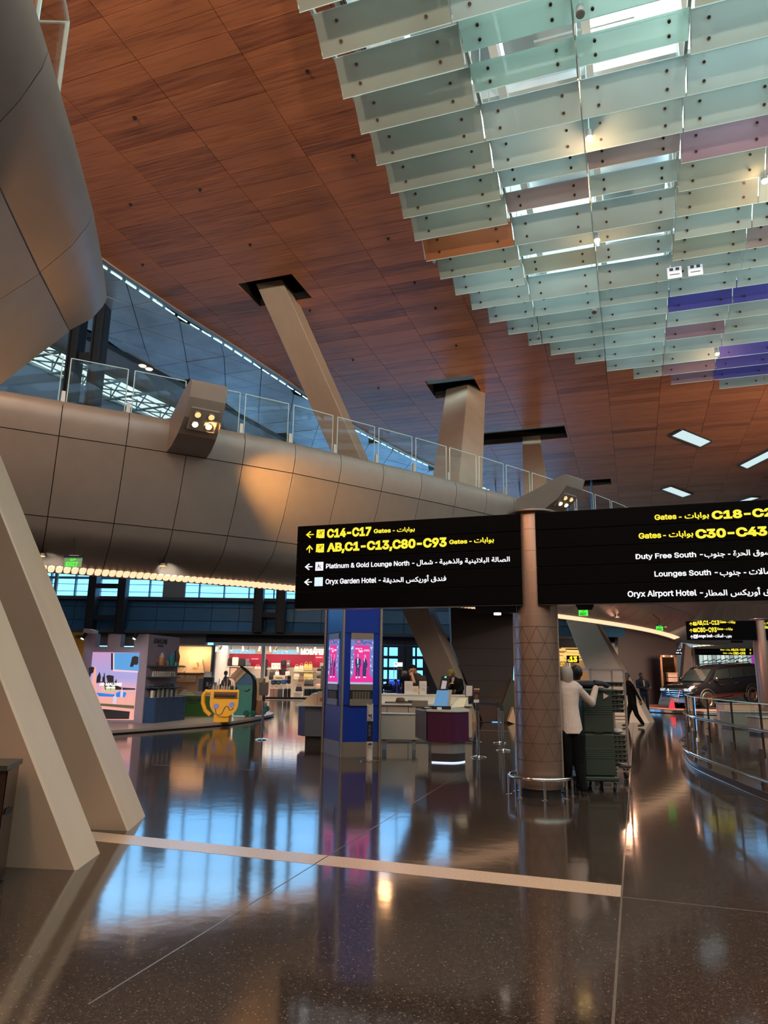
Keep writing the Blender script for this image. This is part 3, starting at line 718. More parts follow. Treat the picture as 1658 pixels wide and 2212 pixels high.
# added downlights in the balcony soffit, brightening kiosk, counter and far aisle
for i, tgt, e, col_ in [(3, tuple(G(340, 1500, .9)), 620, (1, .8, .75)), (5, (-12.4, 19.2, .8), 700, (1, .85, .68)), (7, (-12.0, 21.5, .9), 800, (1, .85, .68)), (10, (-5.3, 14.5, 1.0), 30, (1, .5, .22)), (12, (-3.5, 13.6, 1.0), 40, (1, .5, .22)), (16, (-.7, 27.2, 2.6), 1300, (1, .55, .6)), (22, (-.4, 12.5, 1.2), 140, (1, .5, .3)), (27, (3.5, 36, 1.0), 700, (1, .62, .55))]:
    P = NV[i] + NI[i]*1.42 + Vector((0, 0, 3.88)); B = MB(); B.cyl(P, P + Vector((0, 0, -.05)), .09, n=14); rg = wb(B, 'soffit_downlight', STEEL, BAL); B = MB(); B.cyl(P + Vector((0, 0, -.05)), P + Vector((0, 0, -.06)), .07, n=14); ln = B.build('downlight_lens', WARMD); ln.parent = rg
    lamp('SPOT', 'soffit_lamp', tuple(P + Vector((0, 0, -.09))), e, col_, tgt, .22, angle=58, blend=1)
# ================================================================== DARK WALL PANELS (folded, standing between the column feet)
def wall_poly(name, label, dist, pts, th, mt, joints=()):
    p = DP(*pts[0], dist); f = Frame(p, RH); t = thing(name, label, 'wall panel', (float(p[0]), float(p[1]), 0))
    B = MB(); q = [f.uv(*x) for x in pts]; q = [(u, max(0, z)) for u, z in q]
    B.prism(q, lambda u, z: f.pt(u, z, 0), lambda u, z: f.pt(u, z, -th)); wb(B, 'panel', mt, t)
    if joints:
        J = MB()
        for (x0, x1, y) in joints:
            u0, z = f.uv(x0, y); u1, _ = f.uv(x1, y); frect(J, f, u0, z-.008, u1, z+.008, 0, .004)
        wb(J, 'panel_joints', BLACK, t)
    return t
wall_poly('dark_wall', 'tall dark brown wall behind the counter and its stanchions', 25.2, [(975, 1385), (968, 1180), (1118, 1180), (1108, 1470), (1080, 1559), (1043, 1559), (974, 1390)], .6, DWALL, [(972, 1108, 1437), (995, 1106, 1470), (1010, 1100, 1505), (976, 1108, 1400)])
wall_poly('wall_facet', 'dark green grey sloping facet right of the dark brown wall', 25.0, [(1104, 1466), (1110, 1470), (1113, 1562), (1098, 1562), (1072, 1559)], .5, mat('facet_green_grey', (.035, .045, .035), .45))
wall_poly('wall_facet', 'small cream sloping facet against the foot of the sign pillar', 24.6, [(1097, 1558), (1108, 1527), (1114, 1560), (1112, 1583)], .3, CREAM)
wall_poly('dark_wall', 'dark plum wall behind the standing guard', 40.8, [(1334, 1546), (1336, 1200), (1490, 1200), (1476, 1374), (1440, 1450), (1420, 1546)], .6, DWALL2)
wall_poly('wall_facet', 'pale sloping facet at the left of the black car', 39.0, [(1470, 1500), (1480, 1390), (1492, 1400), (1494, 1440), (1478, 1500)], .4, mat('facet_plum', (.10, .07, .06), .5))

# ================================================================== OUTER HALL (left): far curtain wall, lower wall, ceilings
WINM = glow('unused', (1, 1, 1), 1)
far = Frame(DP(400, 1300, 42), RH)                 # the curtain wall faces the viewer 46 m off
M = MB()
U0, U1 = -34, 24
MULL = mat('mullion_blue_grey', (.10, .20, .28), .5)
PANE = glass('window_glass', (.93, 1, 1), .35, .96)
win = thing('curtain_wall', 'wide blue tinted curtain wall at the far side of the outer hall', 'window wall', tuple(far.pt(0, 0)))
ZB, ZT = 5.72, 13.2
u = U0; k = 0
while u < U1:
    B = MB(); big = (k % 7 == 0)
    wdt = .2 if big else .06
    frect(B, far, u-wdt/2, ZB, u+wdt/2, ZT, -.1, .16); wb(B, 'mullion', MULL, win)
    u += 1.45; k += 1
for z in [ZB, ZB+1.1, ZB+2.2, ZB+3.3]:
    B = MB(); frect(B, far, U0, z-.055, U1, z+.055, -.1, .12); wb(B, 'transom', MULL, win)
B = MB()                                              # thin louvre blades in front of the glass
for z in np.arange(ZB+.3, ZB+3.2, .42): frect(B, far, U0, z-.016, U1, z+.016, .2, .26)
wb(B, 'louvre_blades', mat('blade_cyan', (.35, .55, .65), .5), win, kind='stuff')
u = U0; k = 0
while u < U1-1.5:
    if not(18 < k < 19):
        B = MB(); frect(B, far, u+.04, ZB+.05, u+1.41, ZT, -.05, -.03); wb(B, 'pane', PANE, win)
    u += 1.45; k += 1
# opaque grey bay between two windows and the twin steel columns in front
def fbox(name, mt, fr, pix, o0, o1, parent=None, kind=None):
    u0, z0, u1, z1 = pbox(fr, *pix); B = MB(); frect(B, fr, u0, z0, u1, z1, o0, o1); return wb(B, name, mt, parent, kind=kind)
GREYB = mat('bay_grey', (.30, .33, .34), .6)
fbox('blank_bay', GREYB, far, ((355, 1300), (411, 1190)), .32, .5, win)
fbox('blank_bay', GREYB, far, ((122, 1288), (139, 1190)), .32, .5, win)
# lower wall of blue-grey cladding with panel joints
low = Frame(DP(400, 1300, 39.6), RH)
wl = thing('lower_wall', 'band of blue grey curved wall panels below the far windows', 'wall', tuple(low.pt(0, 0)))
zt, zb = low.uv(400, 1297)[1], low.uv(400, 1364)[1]
k = 0
for u in np.arange(-33, 23, 1.5):
    for (a, b, o, o2) in ((zb+.02, zb+.55, .25, .05), (zb+.58, zb+1.28, .05, 0), (zb+1.31, zt, 0, -.12)):
        B = MB(); B.prism([(u+.012, 0), (u+1.488, 0), (u+1.488, 1), (u+.012, 1)], lambda x, s_: low.pt(x, a+(b-a)*s_, o+(o2-o)*s_ - .0), lambda x, s_: low.pt(x, a+(b-a)*s_, o+(o2-o)*s_ - .12)); wb(B, 'wall_panel', CLADC, wl)
B = MB(); frect(B, low, -33, zb-.02, 23, zt, -.5, -.14); frect(B, low, -33, zt-.02, 23, zt+.15, -2.6, .15); frect(B, low, -33, zb-.12, 23, zb+.02, -1.0, .45); wb(B, 'wall_core', mat('wall_core_grey', (.10, .12, .15), .6), wl)
# solid back wall under it behind the shops
B = MB(); frect(B, low, -33, zb-.8, 1.2, zb-.1, -.8, -.3); wb(B, 'ceiling_band', mat('band_grey', (.30, .33, .36), .5), wl)
B = MB(); frect(B, low, 1.2, zb-.55, 23, zb-.12, -.8, -.3); wb(B, 'dark_band', DARK, wl)
# twin steel columns
def twin(label, x, dist, gapw, y0, y1, wdm=.42):
    f = Frame(DP(x, 1400, dist), RH); t = thing('twin_steel_column', label, 'steel column', tuple(f.pt(0, 0)))
    for s_ in (-1, 1):
        c = s_*gapw; B = MB(); frect(B, f, c-wdm/2, y0, c+wdm/2, y1, -.05, 0); frect(B, f, c-wdm/2, y0, c-wdm/2+.05, y1, -.5, .1); frect(B, f, c+wdm/2-.05, y0, c+wdm/2, y1, -.5, .1); wb(B, 'post', DARK, t)
    B = MB()
    for z in np.arange(y0+.8, y1, 1.7): frect(B, f, -gapw, z, gapw, z+.25, -.3, -.1)
    wb(B, 'batten', DARK, t); return t
twin('dark twin steel column at the left of the far windows', 219, 38.8, .80, 0, 13.05)
twin('dark twin steel column in the gap left of the hanging sign', 577, 38.8, .60, 3.66, 13.05, .5)
twin('dark twin steel column seen through the guard glass above the balcony', 108, 21, .36, 6.9, 13.0, .3)

# ceilings of the outer hall (z 13): triangulated blue panels, dark trough, plain ceiling, truss rooflight, pale ceiling
TRI = mat('tri_panel_blue', (.48, .64, .82), .35, .35, noise=(.8, .25))
oc = thing('outer_ceiling', 'blue grey ceiling of triangular panels above the balcony', 'ceiling', (-16, 22, 13))

def wl_x(y): return max(-72, (math.cos(YAW)*y - 42.25)/math.sin(YAW))   # where the curtain wall closes the outer hall
def lim(y, x): return max(x, min(wl_x(y), cove_x(y)))
ys = np.linspace(-14, 80, 80); B = MB(); B.loft([[(lim(y, -72), y, 13.12), (cove_x(y)+.3, y, 13.12), (cove_x(y)+.3, y, 13.3), (lim(y, -72), y, 13.3)] for y in ys]); wb(B, 'backing', mat('outer_backing', (.02, .03, .04), .5), oc)
def bandx(y): return -17.75 + (y-15)*.115
tri = MB(); ntri = 0
def clipx(y): return cove_x(y)
S_ = 1.62
for j in range(-6, 26):
    y0 = 6 + j*S_*.87; y1 = y0 + S_*.87
    for i in range(-1, 9):
        for up in (0, 1):
            sh = (j % 2)*S_/2
            x0 = -19.5 + i*S_ + sh
            if up == 0: pts = [(x0, y0), (x0+S_, y0), (x0+S_/2, y1)]
            else: pts = [(x0+S_, y0), (x0+S_*1.5, y1), (x0+S_/2, y1)]
            c = (sum(p[0] for p in pts)/3, sum(p[1] for p in pts)/3)
            if -math.sin(YAW)*c[0] + math.cos(YAW)*c[1] > 41.6: continue
            if not (bandx(c[1]) - .2 < c[0] < cove_x(c[1]) - .05): continue
            q = [(c[0] + (p[0]-c[0])*.975, c[1] + (p[1]-c[1])*.975) for p in pts]
            q = [(min(max(p[0], bandx(p[1])), cove_x(p[1])-.12), p[1]) for p in q]
            dz = rng.uniform(-.01, .01); a = [(*p, 13.0+dz) for p in q]
            if ntri < 290 and vis(c[0], c[1], 13):
                b = MB(); b.prism(q, lambda x, y: (x, y, 13.0+dz), lambda x, y: (x, y, 13.06+dz)); wb(b, 'triangle_panel', TRI, oc); ntri += 1
            else: tri.prism(q, lambda x, y: (x, y, 13.0+dz), lambda x, y: (x, y, 13.06+dz))
if tri.v: wb(tri, 'triangle_panel_field', TRI, oc, kind='stuff')
B = MB()
ys = np.linspace(-6, 40.4, 50)
def strip_between(M, fa, fb, za, zb_, th=.05):
    M.loft([[(lim(y, fa(y)), y, za), (lim(y, fb(y)), y, zb_), (lim(y, fb(y)), y, zb_+th), (lim(y, fa(y)), y, za+th)] for y in ys])
B = MB(); strip_between(B, lambda y: bandx(y)-.28, lambda y: bandx(y)+.02, 12.98, 12.98); wb(B, 'dark_trough', mat('trough_brown', (.035, .028, .025), .6), oc)
B = MB(); strip_between(B, lambda y: bandx(y)-2.0, lambda y: bandx(y)-.3, 13.0, 13.0); wb(B, 'plain_panel', mat('plain_ceiling', (.30, .36, .42), .4), oc)
B = MB(); strip_between(B, lambda y: -72, lambda y: bandx(y)-4.1, 13.0, 13.0); wb(B, 'pale_panel', mat('pale_ceiling', (.62, .66, .68), .5), oc)
RL = MB(); strip_between(RL, lambda y: bandx(y)-4.1, lambda y: bandx(y)-2.0, 13.08, 13.08, .02); wb(RL, 'rooflight', glow('rooflight_glow', (.78, .97, 1.0), 1.0), oc)
B = MB()
for y in np.arange(-4, 37, 1.45):
    x1, x0 = bandx(y)-2.0, bandx(y)-4.1
    B.cyl((x0, y, 12.9), (x1, y, 12.9), .05, n=6); B.cyl((x0, y, 12.9), ((x0+x1)/2, y+.7, 12.55), .03, n=5); B.cyl((x1, y, 12.9), ((x0+x1)/2, y+.7, 12.55), .03, n=5); B.cyl(((x0+x1)/2, y+.7, 12.55), ((x0+x1)/2, y+.7, 13.05), .03, n=5); B.cyl((x0, y, 12.95), (x1, y+1.45, 12.95), .035, n=5)
for dx in (-2.02, -2.55, -3.05, -3.6, -4.08): B.tube([(bandx(y)+dx, y, 12.95) for y in np.linspace(-6, 37, 30)], .06 if dx in (-2.02, -4.08) else .03, 5)
wb(B, 'truss', mat('truss_teal', (.10, .20, .22), .5), oc, kind='stuff')
for px, py in [(197, 733), (213, 741), (404, 839), (417, 846), (497, 884)]:
    p = G(px, py, 13.0); B = MB(); B.lathe([(.13, -.02), (.16, -.02), (.16, .01)], (p[0], p[1], 12.99), 14); wb(B, 'downlight_hole', BLACK, oc)
for px, py in [(308, 789), (322, 796)]:
    p = G(px, py, 13.0); B = MB(); B.lathe([(.001, -.04), (.12, -.03), (.15, .01)], (p[0], p[1], 12.98), 14); wb(B, 'downlight_lens', glow('downlight_warm', (1, .72, .5), 2.2), oc)
# cove along the edge of the wood: trim and dashes of greenish light
cv = thing('cove_light', 'dashed greenish cove light along the edge of the wood ceiling', 'cove light', (-13.7, 16, 13))
B = MB(); yy = np.linspace(-4, 40, 40); B.loft([[(cove_x(y)-.16, y, 12.97), (cove_x(y)+.02, y, 12.95), (cove_x(y)+.02, y, 13.2), (cove_x(y)-.16, y, 13.2)] for y in yy]); wb(B, 'cove_trim', mat('cove_trim', (.42, .42, .44), .4), cv)
DASH = glow('cove_dash', (.55, .95, .85), 2.2)
dm = None; y = 12.5
while y < 37:
    L = .42; a = (cove_x(y)-.28, y); b = (cove_x(y+L)-.28, y+L); B = MB(); B.tube([(a[0], a[1], 12.98), (b[0], b[1], 12.98)], .022, 5); wb(B, 'light_dash', DASH, cv); y += .58
# ================================================================== outer shell of the building
SH = mat('shell_wall', (.16, .13, .115), .7)
for nm, a, b in (('wall_back', (-72, -13, 0), (40, -12.8, 13.4)), ('wall_right', (22.5, -13, 0), (22.7, 84, 13.4)), ('wall_left', (-72, -13, 0), (-71.8, 16, 13.4)), ('wall_front', (-8, 80, 0), (40, 80.2, 13.4))):
    M = MB(); M.box(a, b); struct(nm, M, SH)

M = MB(); L = MB()
upl = struct('trim_1', MB().box((21.9, -9, 6.6), (22.5, 33, 6.7)), SH)  # ledge for the bowls of the added uplighters
for x, y, z in ADDED_UPLIGHTS:
    B = MB(); B.lathe([(.3, 0), (.72, .25), (.75, .3), (.70, .3), (.3, .06)], (x, y, z), 20); B.box((x-.05, y-.9 if x < 20 else y-.05, z), (x+.05 if x < 20 else x+1, y+.05, z+.08)); B.build('added_uplight_bowl', STEEL, upl, True)
# ================================================================== HANGING GATE SIGNS AND THEIR PILLARS
SIGNB = mat('sign_black', (.0015, .0015, .002), .6, spec=.04)
PILM = mat('pillar_bronze', (.27, .18, .14), .34, .55, noise=(6, .06, (1, 1, .3)))
GROOVE = mat('pillar_groove', (.07, .045, .035), .6)
def pillar(label, cx, cy, r, h, tri=True):
    t = thing('sign_pillar', label, 'pillar', (cx, cy, 0)); n = 40
    B = MB(); B.lathe([(r*.86, .0), (r*.86, .1), (r*.98, .1), (r, .12), (r, h-.02), (r*.97, h)], (0, 0, 0), n); B.build('shaft', PILM, t, True)
    B = MB(); B.lathe([(r*.82, 0), (r*.9, .0), (r*.9, .095), (r*.82, .095)], (0, 0, 0), n); B.build('recess_ring', BLACK, t, True)
    B = MB(); B.lathe([(r*.9, h), (r*1.22, h+.012), (r*1.22, h+.035), (r*.3, h+.045)], (0, 0, 0), n); B.build('cap_disc', STEEL, t, True)
    B = MB()                              # vertical flat trims at both flanks
    for a in (-1, 1): B.box((a*r-.012, -.02, .12), (a*r+.012, .02, h-.9))
    B.build('edge_trim', mat('trim_light', (.5, .42, .36), .3, .6), t)
    if tri:                               # joint lines of the triangular cladding
        q = 9; rh = .2145; P = lambda a, z: (math.cos(a)*(r+.0006), math.sin(a)*(r+.0006), z)
        T = MB(); w_ = .0045
        z = .55
        rows = [(.45 + rh*k) for k in range(0, 9)]
        for k, z in enumerate(rows):
            T.loft([[(math.cos(2*PI*i/40)*rr, math.sin(2*PI*i/40)*rr, z+dz) for i in range(40)] for rr, dz in ((r+.001, -w_*1.3), (r+.001, w_*1.3))], caps=False)
            if k == len(rows)-1: break
            for i in range(q):
                a0 = 2*PI*(i + (k % 2)*.5)/q
                for s_ in (-1, 1):
                    a1 = a0 + s_*PI/q; st = 4; L1 = []; L2 = []
                    for m_ in range(st+1):
                        f = m_/st; a = a0 + (a1-a0)*f; zz = z + rh*f; da = w_/r
                        L1.append(P(a-da, zz)); L2.append(P(a+da, zz))
                    T.loft([[L1[m_], L2[m_]] for m_ in range(st+1)], closed=False, caps=False)
        T.build('triangle_joints', GROOVE, t)
        for z in (2.35, 2.62, 2.9, 3.15, 3.4, 3.62):
            pass
        T = MB()
        for z in (2.33, 2.62, 2.90, 3.2, 3.5): T.loft([[(math.cos(2*PI*i/40)*(r+.001), math.sin(2*PI*i/40)*(r+.001), z+dz) for i in range(40)] for dz in (-.003, .003)], caps=False)
        T.build('ring_joints', mat('joint_light', (.36, .26, .21), .4, .5), t)
    return t
PX, PY, PR = -1.275, 10.13, .295
pillar('round bronze pillar with triangle joints carrying the big gate sign', PX, PY, PR, 3.74)
# round steel guard rail at its foot
gr = thing('guard_ring', 'low round steel guard rail at the foot of the sign pillar', 'guard rail', (PX, PY, 0))
B = MB(); B.tube([(math.cos(2*PI*i/40)*.41, math.sin(2*PI*i/40)*.41, .24) for i in range(40)], .021, 10, True); B.build('rail', CHROME, gr, True)
for k in range(8):
    a = 2*PI*(k+.32)/8; B = MB(); B.cyl((math.cos(a)*.41, math.sin(a)*.41, 0), (math.cos(a)*.41, math.sin(a)*.41, .24), .018, n=10); B.lathe([(.04, 0), (.04, .008), (.02, .012)], (math.cos(a)*.41, math.sin(a)*.41, 0), 12); B.build('post', CHROME, gr, True)

def arrow(M, fr, ll, ur, way, off=.012):
    u0, z0, u1, z1 = pbox(fr, ll, ur); cu, cz = (u0+u1)/2, (z0+z1)/2; w_, h_ = (u1-u0), (z1-z0); t = .13
    shapes = [[(-.5, 0), (.02, .5), (.16, .40), (-.2, .07), (.5, .07), (.5, -.07), (-.2, -.07), (.16, -.40), (.02, -.5)]]
    for s_ in shapes:
        q = [(cu + x*w_, cz + y*h_) if way == 'l' else (cu - y*w_, cz - x*h_) for x, y in s_]
        M.prism(q, lambda u, z: fr.pt(u, z, off), lambda u, z: fr.pt(u, z, off+.004))
def icon_plane(M, fr, ll, ur, mi, off=.012):
    u0, z0, u1, z1 = pbox(fr, ll, ur); w_, h_ = u1-u0, z1-z0
    P = lambda x, y: (u0 + w_*x, z0 + h_*y)
    M.mi = 0; M.prism([P(0, .06), (P(.3, .06)), P(.3, 0), P(1, 0), P(1, 1), P(.05, 1)], lambda u, z: fr.pt(u, z, off), lambda u, z: fr.pt(u, z, off+.004))
    M.mi = 1
    for q in ([(.3, .48), (.33, .42), (.87, .80), (.85, .86)], [(.58, .62), (.64, .66), (.64, .35), (.59, .33)], [(.40, .85), (.44, .88), (.56, .70), (.50, .67)]):
        M.prism([P(*p) for p in q], lambda u, z: fr.pt(u, z, off+.004), lambda u, z: fr.pt(u, z, off+.006))
    M.mi = 0
def icon_seat(M, fr, ll, ur, off=.012):
    u0, z0, u1, z1 = pbox(fr, ll, ur); w_, h_ = u1-u0, z1-z0; P = lambda x, y: (u0 + w_*x, z0 + h_*y)
    M.mi = 0; M.prism([P(0, 0), P(1, 0), P(1, 1), P(0, 1)], lambda u, z: fr.pt(u, z, off), lambda u, z: fr.pt(u, z, off+.004)); M.mi = 1
    for q in ([(.28, .78), (.36, .78), (.36, .86), (.28, .86)], [(.32, .40), (.44, .40), (.46, .72), (.34, .72)], [(.36, .40), (.66, .36), (.66, .44), (.4, .5)], [(.58, .18), (.66, .18), (.68, .42), (.6, .42)], [(.44, .6), (.7, .52), (.7, .56), (.46, .66)], [(.7, .5), (.8, .66), (.76, .68), (.66, .52)], [(.22, .3), (.5, .28), (.5, .24), (.22, .26)], [(.22, .15), (.26, .15), (.26, .6), (.22, .6)], [(.72, .3), (.76, .32), (.86, .14), (.82, .12)]):
        M.prism([P(*p) for p in q], lambda u, z: fr.pt(u, z, off+.004), lambda u, z: fr.pt(u, z, off+.006))
    M.mi = 0
def icon_ring(M, fr, ll, ur, off=.012):
    u0, z0, u1, z1 = pbox(fr, ll, ur); w_, h_ = u1-u0, z1-z0; P = lambda x, y: (u0 + w_*x, z0 + h_*y)
    M.mi = 0; M.prism([P(0, 0), P(1, 0), P(1, 1), P(0, 1)], lambda u, z: fr.pt(u, z, off), lambda u, z: fr.pt(u, z, off+.004)); M.mi = 1
    for k in range(24):
        if k % 3 == 2: continue
        a, b = 2*PI*k/24, 2*PI*(k+1)/24
        for r0, r1 in ((.36, .40), (.16, .19)):
            M.prism([P(.5+r0*math.cos(a), .5+r0*math.sin(a)), P(.5+r1*math.cos(a), .5+r1*math.sin(a)), P(.5+r1*math.cos(b), .5+r1*math.sin(b)), P(.5+r0*math.cos(b), .5+r0*math.sin(b))], lambda u, z: fr.pt(u, z, off+.004), lambda u, z: fr.pt(u, z, off+.006))
    M.mi = 0
ICB = mat('icon_dark', (.02, .03, .10), .5); ICY = mat('icon_brown', (.10, .06, .0), .5); ICG = glow('icon_pale_blue', (.45, .68, .78), .9)
SFY = PY - PR - .02
sf = Frame((-4.81, SFY), (1, 0))
def sign_box(name, label, x0, x1, z0, z1, n, y, depth=.14):
    t = thing(name, label, 'sign', ((x0+x1)/2, y, z0)); h = (z1-z0)/n
    for k in range(n):
        B = MB(); B.cbox((x0, y, z0+k*h+.003), (x1, y+depth, z0+(k+1)*h-.003), .006); wb(B, 'slat_panel', SIGNB, t)
    B = MB(); B.box((x0+.03, y+.02, z0-.004), (x1-.03, y+depth-.02, z1+.0)); B.box((x0, y+.01, z0-.012), (x1, y+depth, z0)); wb(B, 'frame', mat('sign_frame', (.05, .05, .05), .3, .5), t)
    return t
u1 = sf.uv(1126, 1200)[0]-.01
ZL0, ZL1 = sf.uv(1130, 1306)[1], sf.uv(1123, 1109)[1]
SL = sign_box('gate_sign', 'big black hanging gate sign left of the pillar, C14-C17 on top', float(sf.pt(sf.uv(639, 1225)[0], 0)[0]), float(sf.pt(u1, 0)[0]), ZL0, ZL1, 5, SFY)
def line(parent, fr, body, mt, ll, ur, bold=.03, name='lettering'):
    return letters(name, body, mt, fr, pbox(fr, ll, ur), .003, parent, bold)
L1 = [('C14-C17', YEL, (706, 1162.5), (802, 1137.5), .045), ('Gates', YEL, (807, 1152.5), (844, 1141), .03), ('- ' + ar('بوابات'), YEL, (848, 1152.5), (896, 1138), .03),
      ('AB,C1-C13,C80-C93', YEL, (705.5, 1196.5), (964.5, 1160.4), .045), ('Gates', YEL, (970, 1176), (1009, 1164.5), .03), ('- ' + ar('بوابات'), YEL, (1013.5, 1176.5), (1066.5, 1160), .03),
      ('Platinum & Gold Lounge North -', WHT, (703.8, 1231), (895, 1210.5), .022), (ar('الصالة البلاتينية والذهبية - شمال'), WHT, (899.6, 1223.5), (1100.6, 1202), .022),
      ('Oryx Garden Hotel -', WHT, (702.7, 1265), (822.6, 1247), .022), (ar('فندق أوريكس الحديقة'), WHT, (826.7, 1262), (963.5, 1240.5), .022)]
for body, mt_, ll, ur, bd in L1: line(SL, sf, body, mt_, ll, ur, bd)
B = MB(); arrow(B, sf, (660.5, 1163), (678, 1147), 'l', .003); arrow(B, sf, (661, 1194.5), (676, 1177), 'u', .003); wb(B, 'yellow_arrows', YEL, SL)
B = MB(); arrow(B, sf, (658, 1232), (675, 1217), 'l', .003); arrow(B, sf, (656.5, 1265), (674, 1250), 'l', .003); wb(B, 'white_arrows', WHT, SL)
B = MB(); icon_plane(B, sf, (683, 1163), (701, 1143.5), 0, .003); icon_plane(B, sf, (682, 1194), (700, 1174.7), 0, .003); wb(B, 'gate_icons', [YEL, ICY], SL)
B = MB(); icon_seat(B, sf, (681, 1233), (698.4, 1213.8), .003); wb(B, 'lounge_icon', [WHT, ICB], SL)
B = MB(); icon_ring(B, sf, (679, 1266.4), (697.3, 1246.9), .003); wb(B, 'hotel_icon', [glow('icon_white_blue', (.72, .88, .95), 1.0), ICG], SL)
B = MB(); B.box((-2.05, SFY+.02, ZL0-.10), (-1.5, SFY+.12, ZL0-.012)); wb(B, 'bracket', SIGNB, SL)
B = MB(); B.cyl((-1.75, SFY+.06, ZL0-.1), (-1.75, SFY+.06, ZL0-.13), .05, n=12); wb(B, 'under_lamp', glow('under_lamp', (1, .8, .7), 2), SL)
xr0 = float(sf.pt(sf.uv(1156, 1200)[0]+.012, 0)[0])
SR = sign_box('gate_sign', 'big black hanging gate sign right of the pillar, C30-C43 on it', xr0, 2.25, ZL0, ZL1, 5, SFY)
R1 = [('Gates', YEL, (1413.4, 1124), (1460, 1109.5), .03), ('- ' + ar('بوابات'), YEL, (1466, 1125), (1530, 1105.8), .03), ('C18-C29', YEL, (1537, 1122.5), (1690, 1095.5), .045),
      ('Gates', YEL, (1379, 1164.4), (1427, 1149.5), .03), ('- ' + ar('بوابات'), YEL, (1432, 1165), (1496, 1145.8), .03), ('C30-C43', YEL, (1502, 1164), (1655, 1136.5), .045),
      ('Duty Free South -', WHT, (1372.7, 1211), (1517, 1191.5), .022), (ar('سوق الحرة - جنوب'), WHT, (1521, 1207), (1664, 1185.5), .022),
      ('Lounges South -', WHT, (1413.4, 1249), (1549, 1230), .022), (ar('الصالات - جنوب'), WHT, (1554.5, 1247), (1680, 1226), .022),
      ('Oryx Airport Hotel -', WHT, (1355.5, 1293), (1517, 1273), .022), (ar('فندق أوريكس المطار'), WHT, (1521, 1291), (1690, 1267), .022)]
for body, mt_, ll, ur, bd in R1: line(SR, sf, body, mt_, ll, ur, bd)
B = MB(); a, b = float(sf.pt(sf.uv(1242, 1310)[0], 0)[0]), float(sf.pt(sf.uv(1282, 1310)[0], 0)[0]); B.prism([(a, -.012), (b, -.012), (b-.03, -.075), (a+.03, -.075)], lambda x, z: (x, SFY+.02, ZL0+z), lambda x, z: (x, SFY+.12, ZL0+z)); wb(B, 'bracket', SIGNB, SR)

# far gate sign (three rows) on its own pillar at 30 m
FY = 29.7; f2 = Frame((0, FY), (1, 0))
xa, z1 = f2.uv(1480.4, 1342); xb = f2.uv(1630, 1332)[0]; z0 = f2.uv(1485, 1383)[1]
F1 = sign_box('gate_sign', 'smaller far gate sign with three rows, above the black car', xa, xb, z0, z1, 3, FY)
for body, mt_, ll, ur in [('AB,C1-C13', YEL, (1504.6, 1352), (1552.4, 1340)), ('Gates - ' + ar('بوابات'), YEL, (1554, 1348), (1587, 1340)), ('C80-C93', YEL, (1505.2, 1366), (1546.7, 1355)), ('Gates - ' + ar('بوابات'), YEL, (1548, 1362.5), (1581.3, 1355.5)), ('Lounges South - ' + ar('جنوب - الصالات'), WHT, (1506.3, 1379), (1579.5, 1369.3))]:
    line(F1, f2, body, mt_, ll, ur, .04)
B = MB(); arrow(B, f2, (1488, 1352), (1495, 1344), 'u', .003); arrow(B, f2, (1488.5, 1366), (1495.5, 1358), 'u', .003); wb(B, 'yellow_arrows', YEL, F1)
B = MB(); arrow(B, f2, (1490.5, 1380), (1496.5, 1371.8), 'u', .003); wb(B, 'white_arrow', WHT, F1)
B = MB(); icon_plane(B, f2, (1496, 1351.5), (1503.5, 1343.5), 0, .003); icon_plane(B, f2, (1496.5, 1365.7), (1504, 1357.3), 0, .003); wb(B, 'gate_icons', [YEL, ICY], F1)
B = MB(); icon_seat(B, f2, (1497.5, 1379.3), (1505.2, 1371), .003); wb(B, 'lounge_icon', [WHT, ICB], F1)
B = MB(); pcx = f2.uv(1640, 1340)[0]; B.box((xa+1.5, FY+.02, z0-.09), (xa+1.9, FY+.12, z0-.012)); wb(B, 'bracket', SIGNB, F1)
pillar('far bronze sign pillar at the right edge behind the glass balustrade', pcx+.05, FY+.31, .30, z1+.04, False)
F1b = sign_box('gate_sign', 'far gate sign right of the far pillar, cut off by the picture edge', pcx+.17, pcx+3.4, z0, z1, 3, FY)
line(F1b, f2, ar('بوابات'), YEL, (1650, 1350), (1668, 1343), .03); line(F1b, f2, 'Gates', YEL, (1651, 1358), (1669, 1351.5), .03)
# farthest gate sign at 53 m
f3y = 53.0; f3 = Frame((0, f3y), (1, 0)); xa, za = f3.uv(1445, 1401); xb, zb_ = f3.uv(1492, 1414.5); xc = f3.uv(1500.5, 1408)[0]; xd = f3.uv(1625.5, 1408)[0]
F3 = sign_box('gate_sign', 'farthest gate sign, left half with two white lines', xa, xb, zb_, za, 2, f3y)
line(F3, f3, ar('السوق الحرة'), WHT, (1446, 1406), (1470, 1402), .04); line(F3, f3, ar('قاعة القادمين'), WHT, (1446, 1413), (1478, 1408.5), .04)
B = MB(); icon_seat(B, f3, (1479, 1413), (1484, 1408), .003); wb(B, 'small_icon', [WHT, ICB], F3)
F4 = sign_box('gate_sign', 'farthest gate sign, right half with two yellow lines', xc, xd, zb_, za, 2, f3y)
for body, ll, ur in [('Gates - ' + ar('بوابات'), (1555, 1405.8), (1576, 1402)), ('AB,C1-C13', (1578, 1406.8), (1609, 1401.2)), ('Gates - ' + ar('بوابات'), (1561, 1413), (1581, 1409.2)), ('C80-C93', (1583, 1414), (1609, 1408.4))]: line(F4, f3, body, YEL, ll, ur, .05)
B = MB(); arrow(B, f3, (1618, 1406.5), (1622, 1401.5), 'u', .003); arrow(B, f3, (1618, 1413.8), (1622, 1408.8), 'u', .003); wb(B, 'yellow_arrows', YEL, F4)
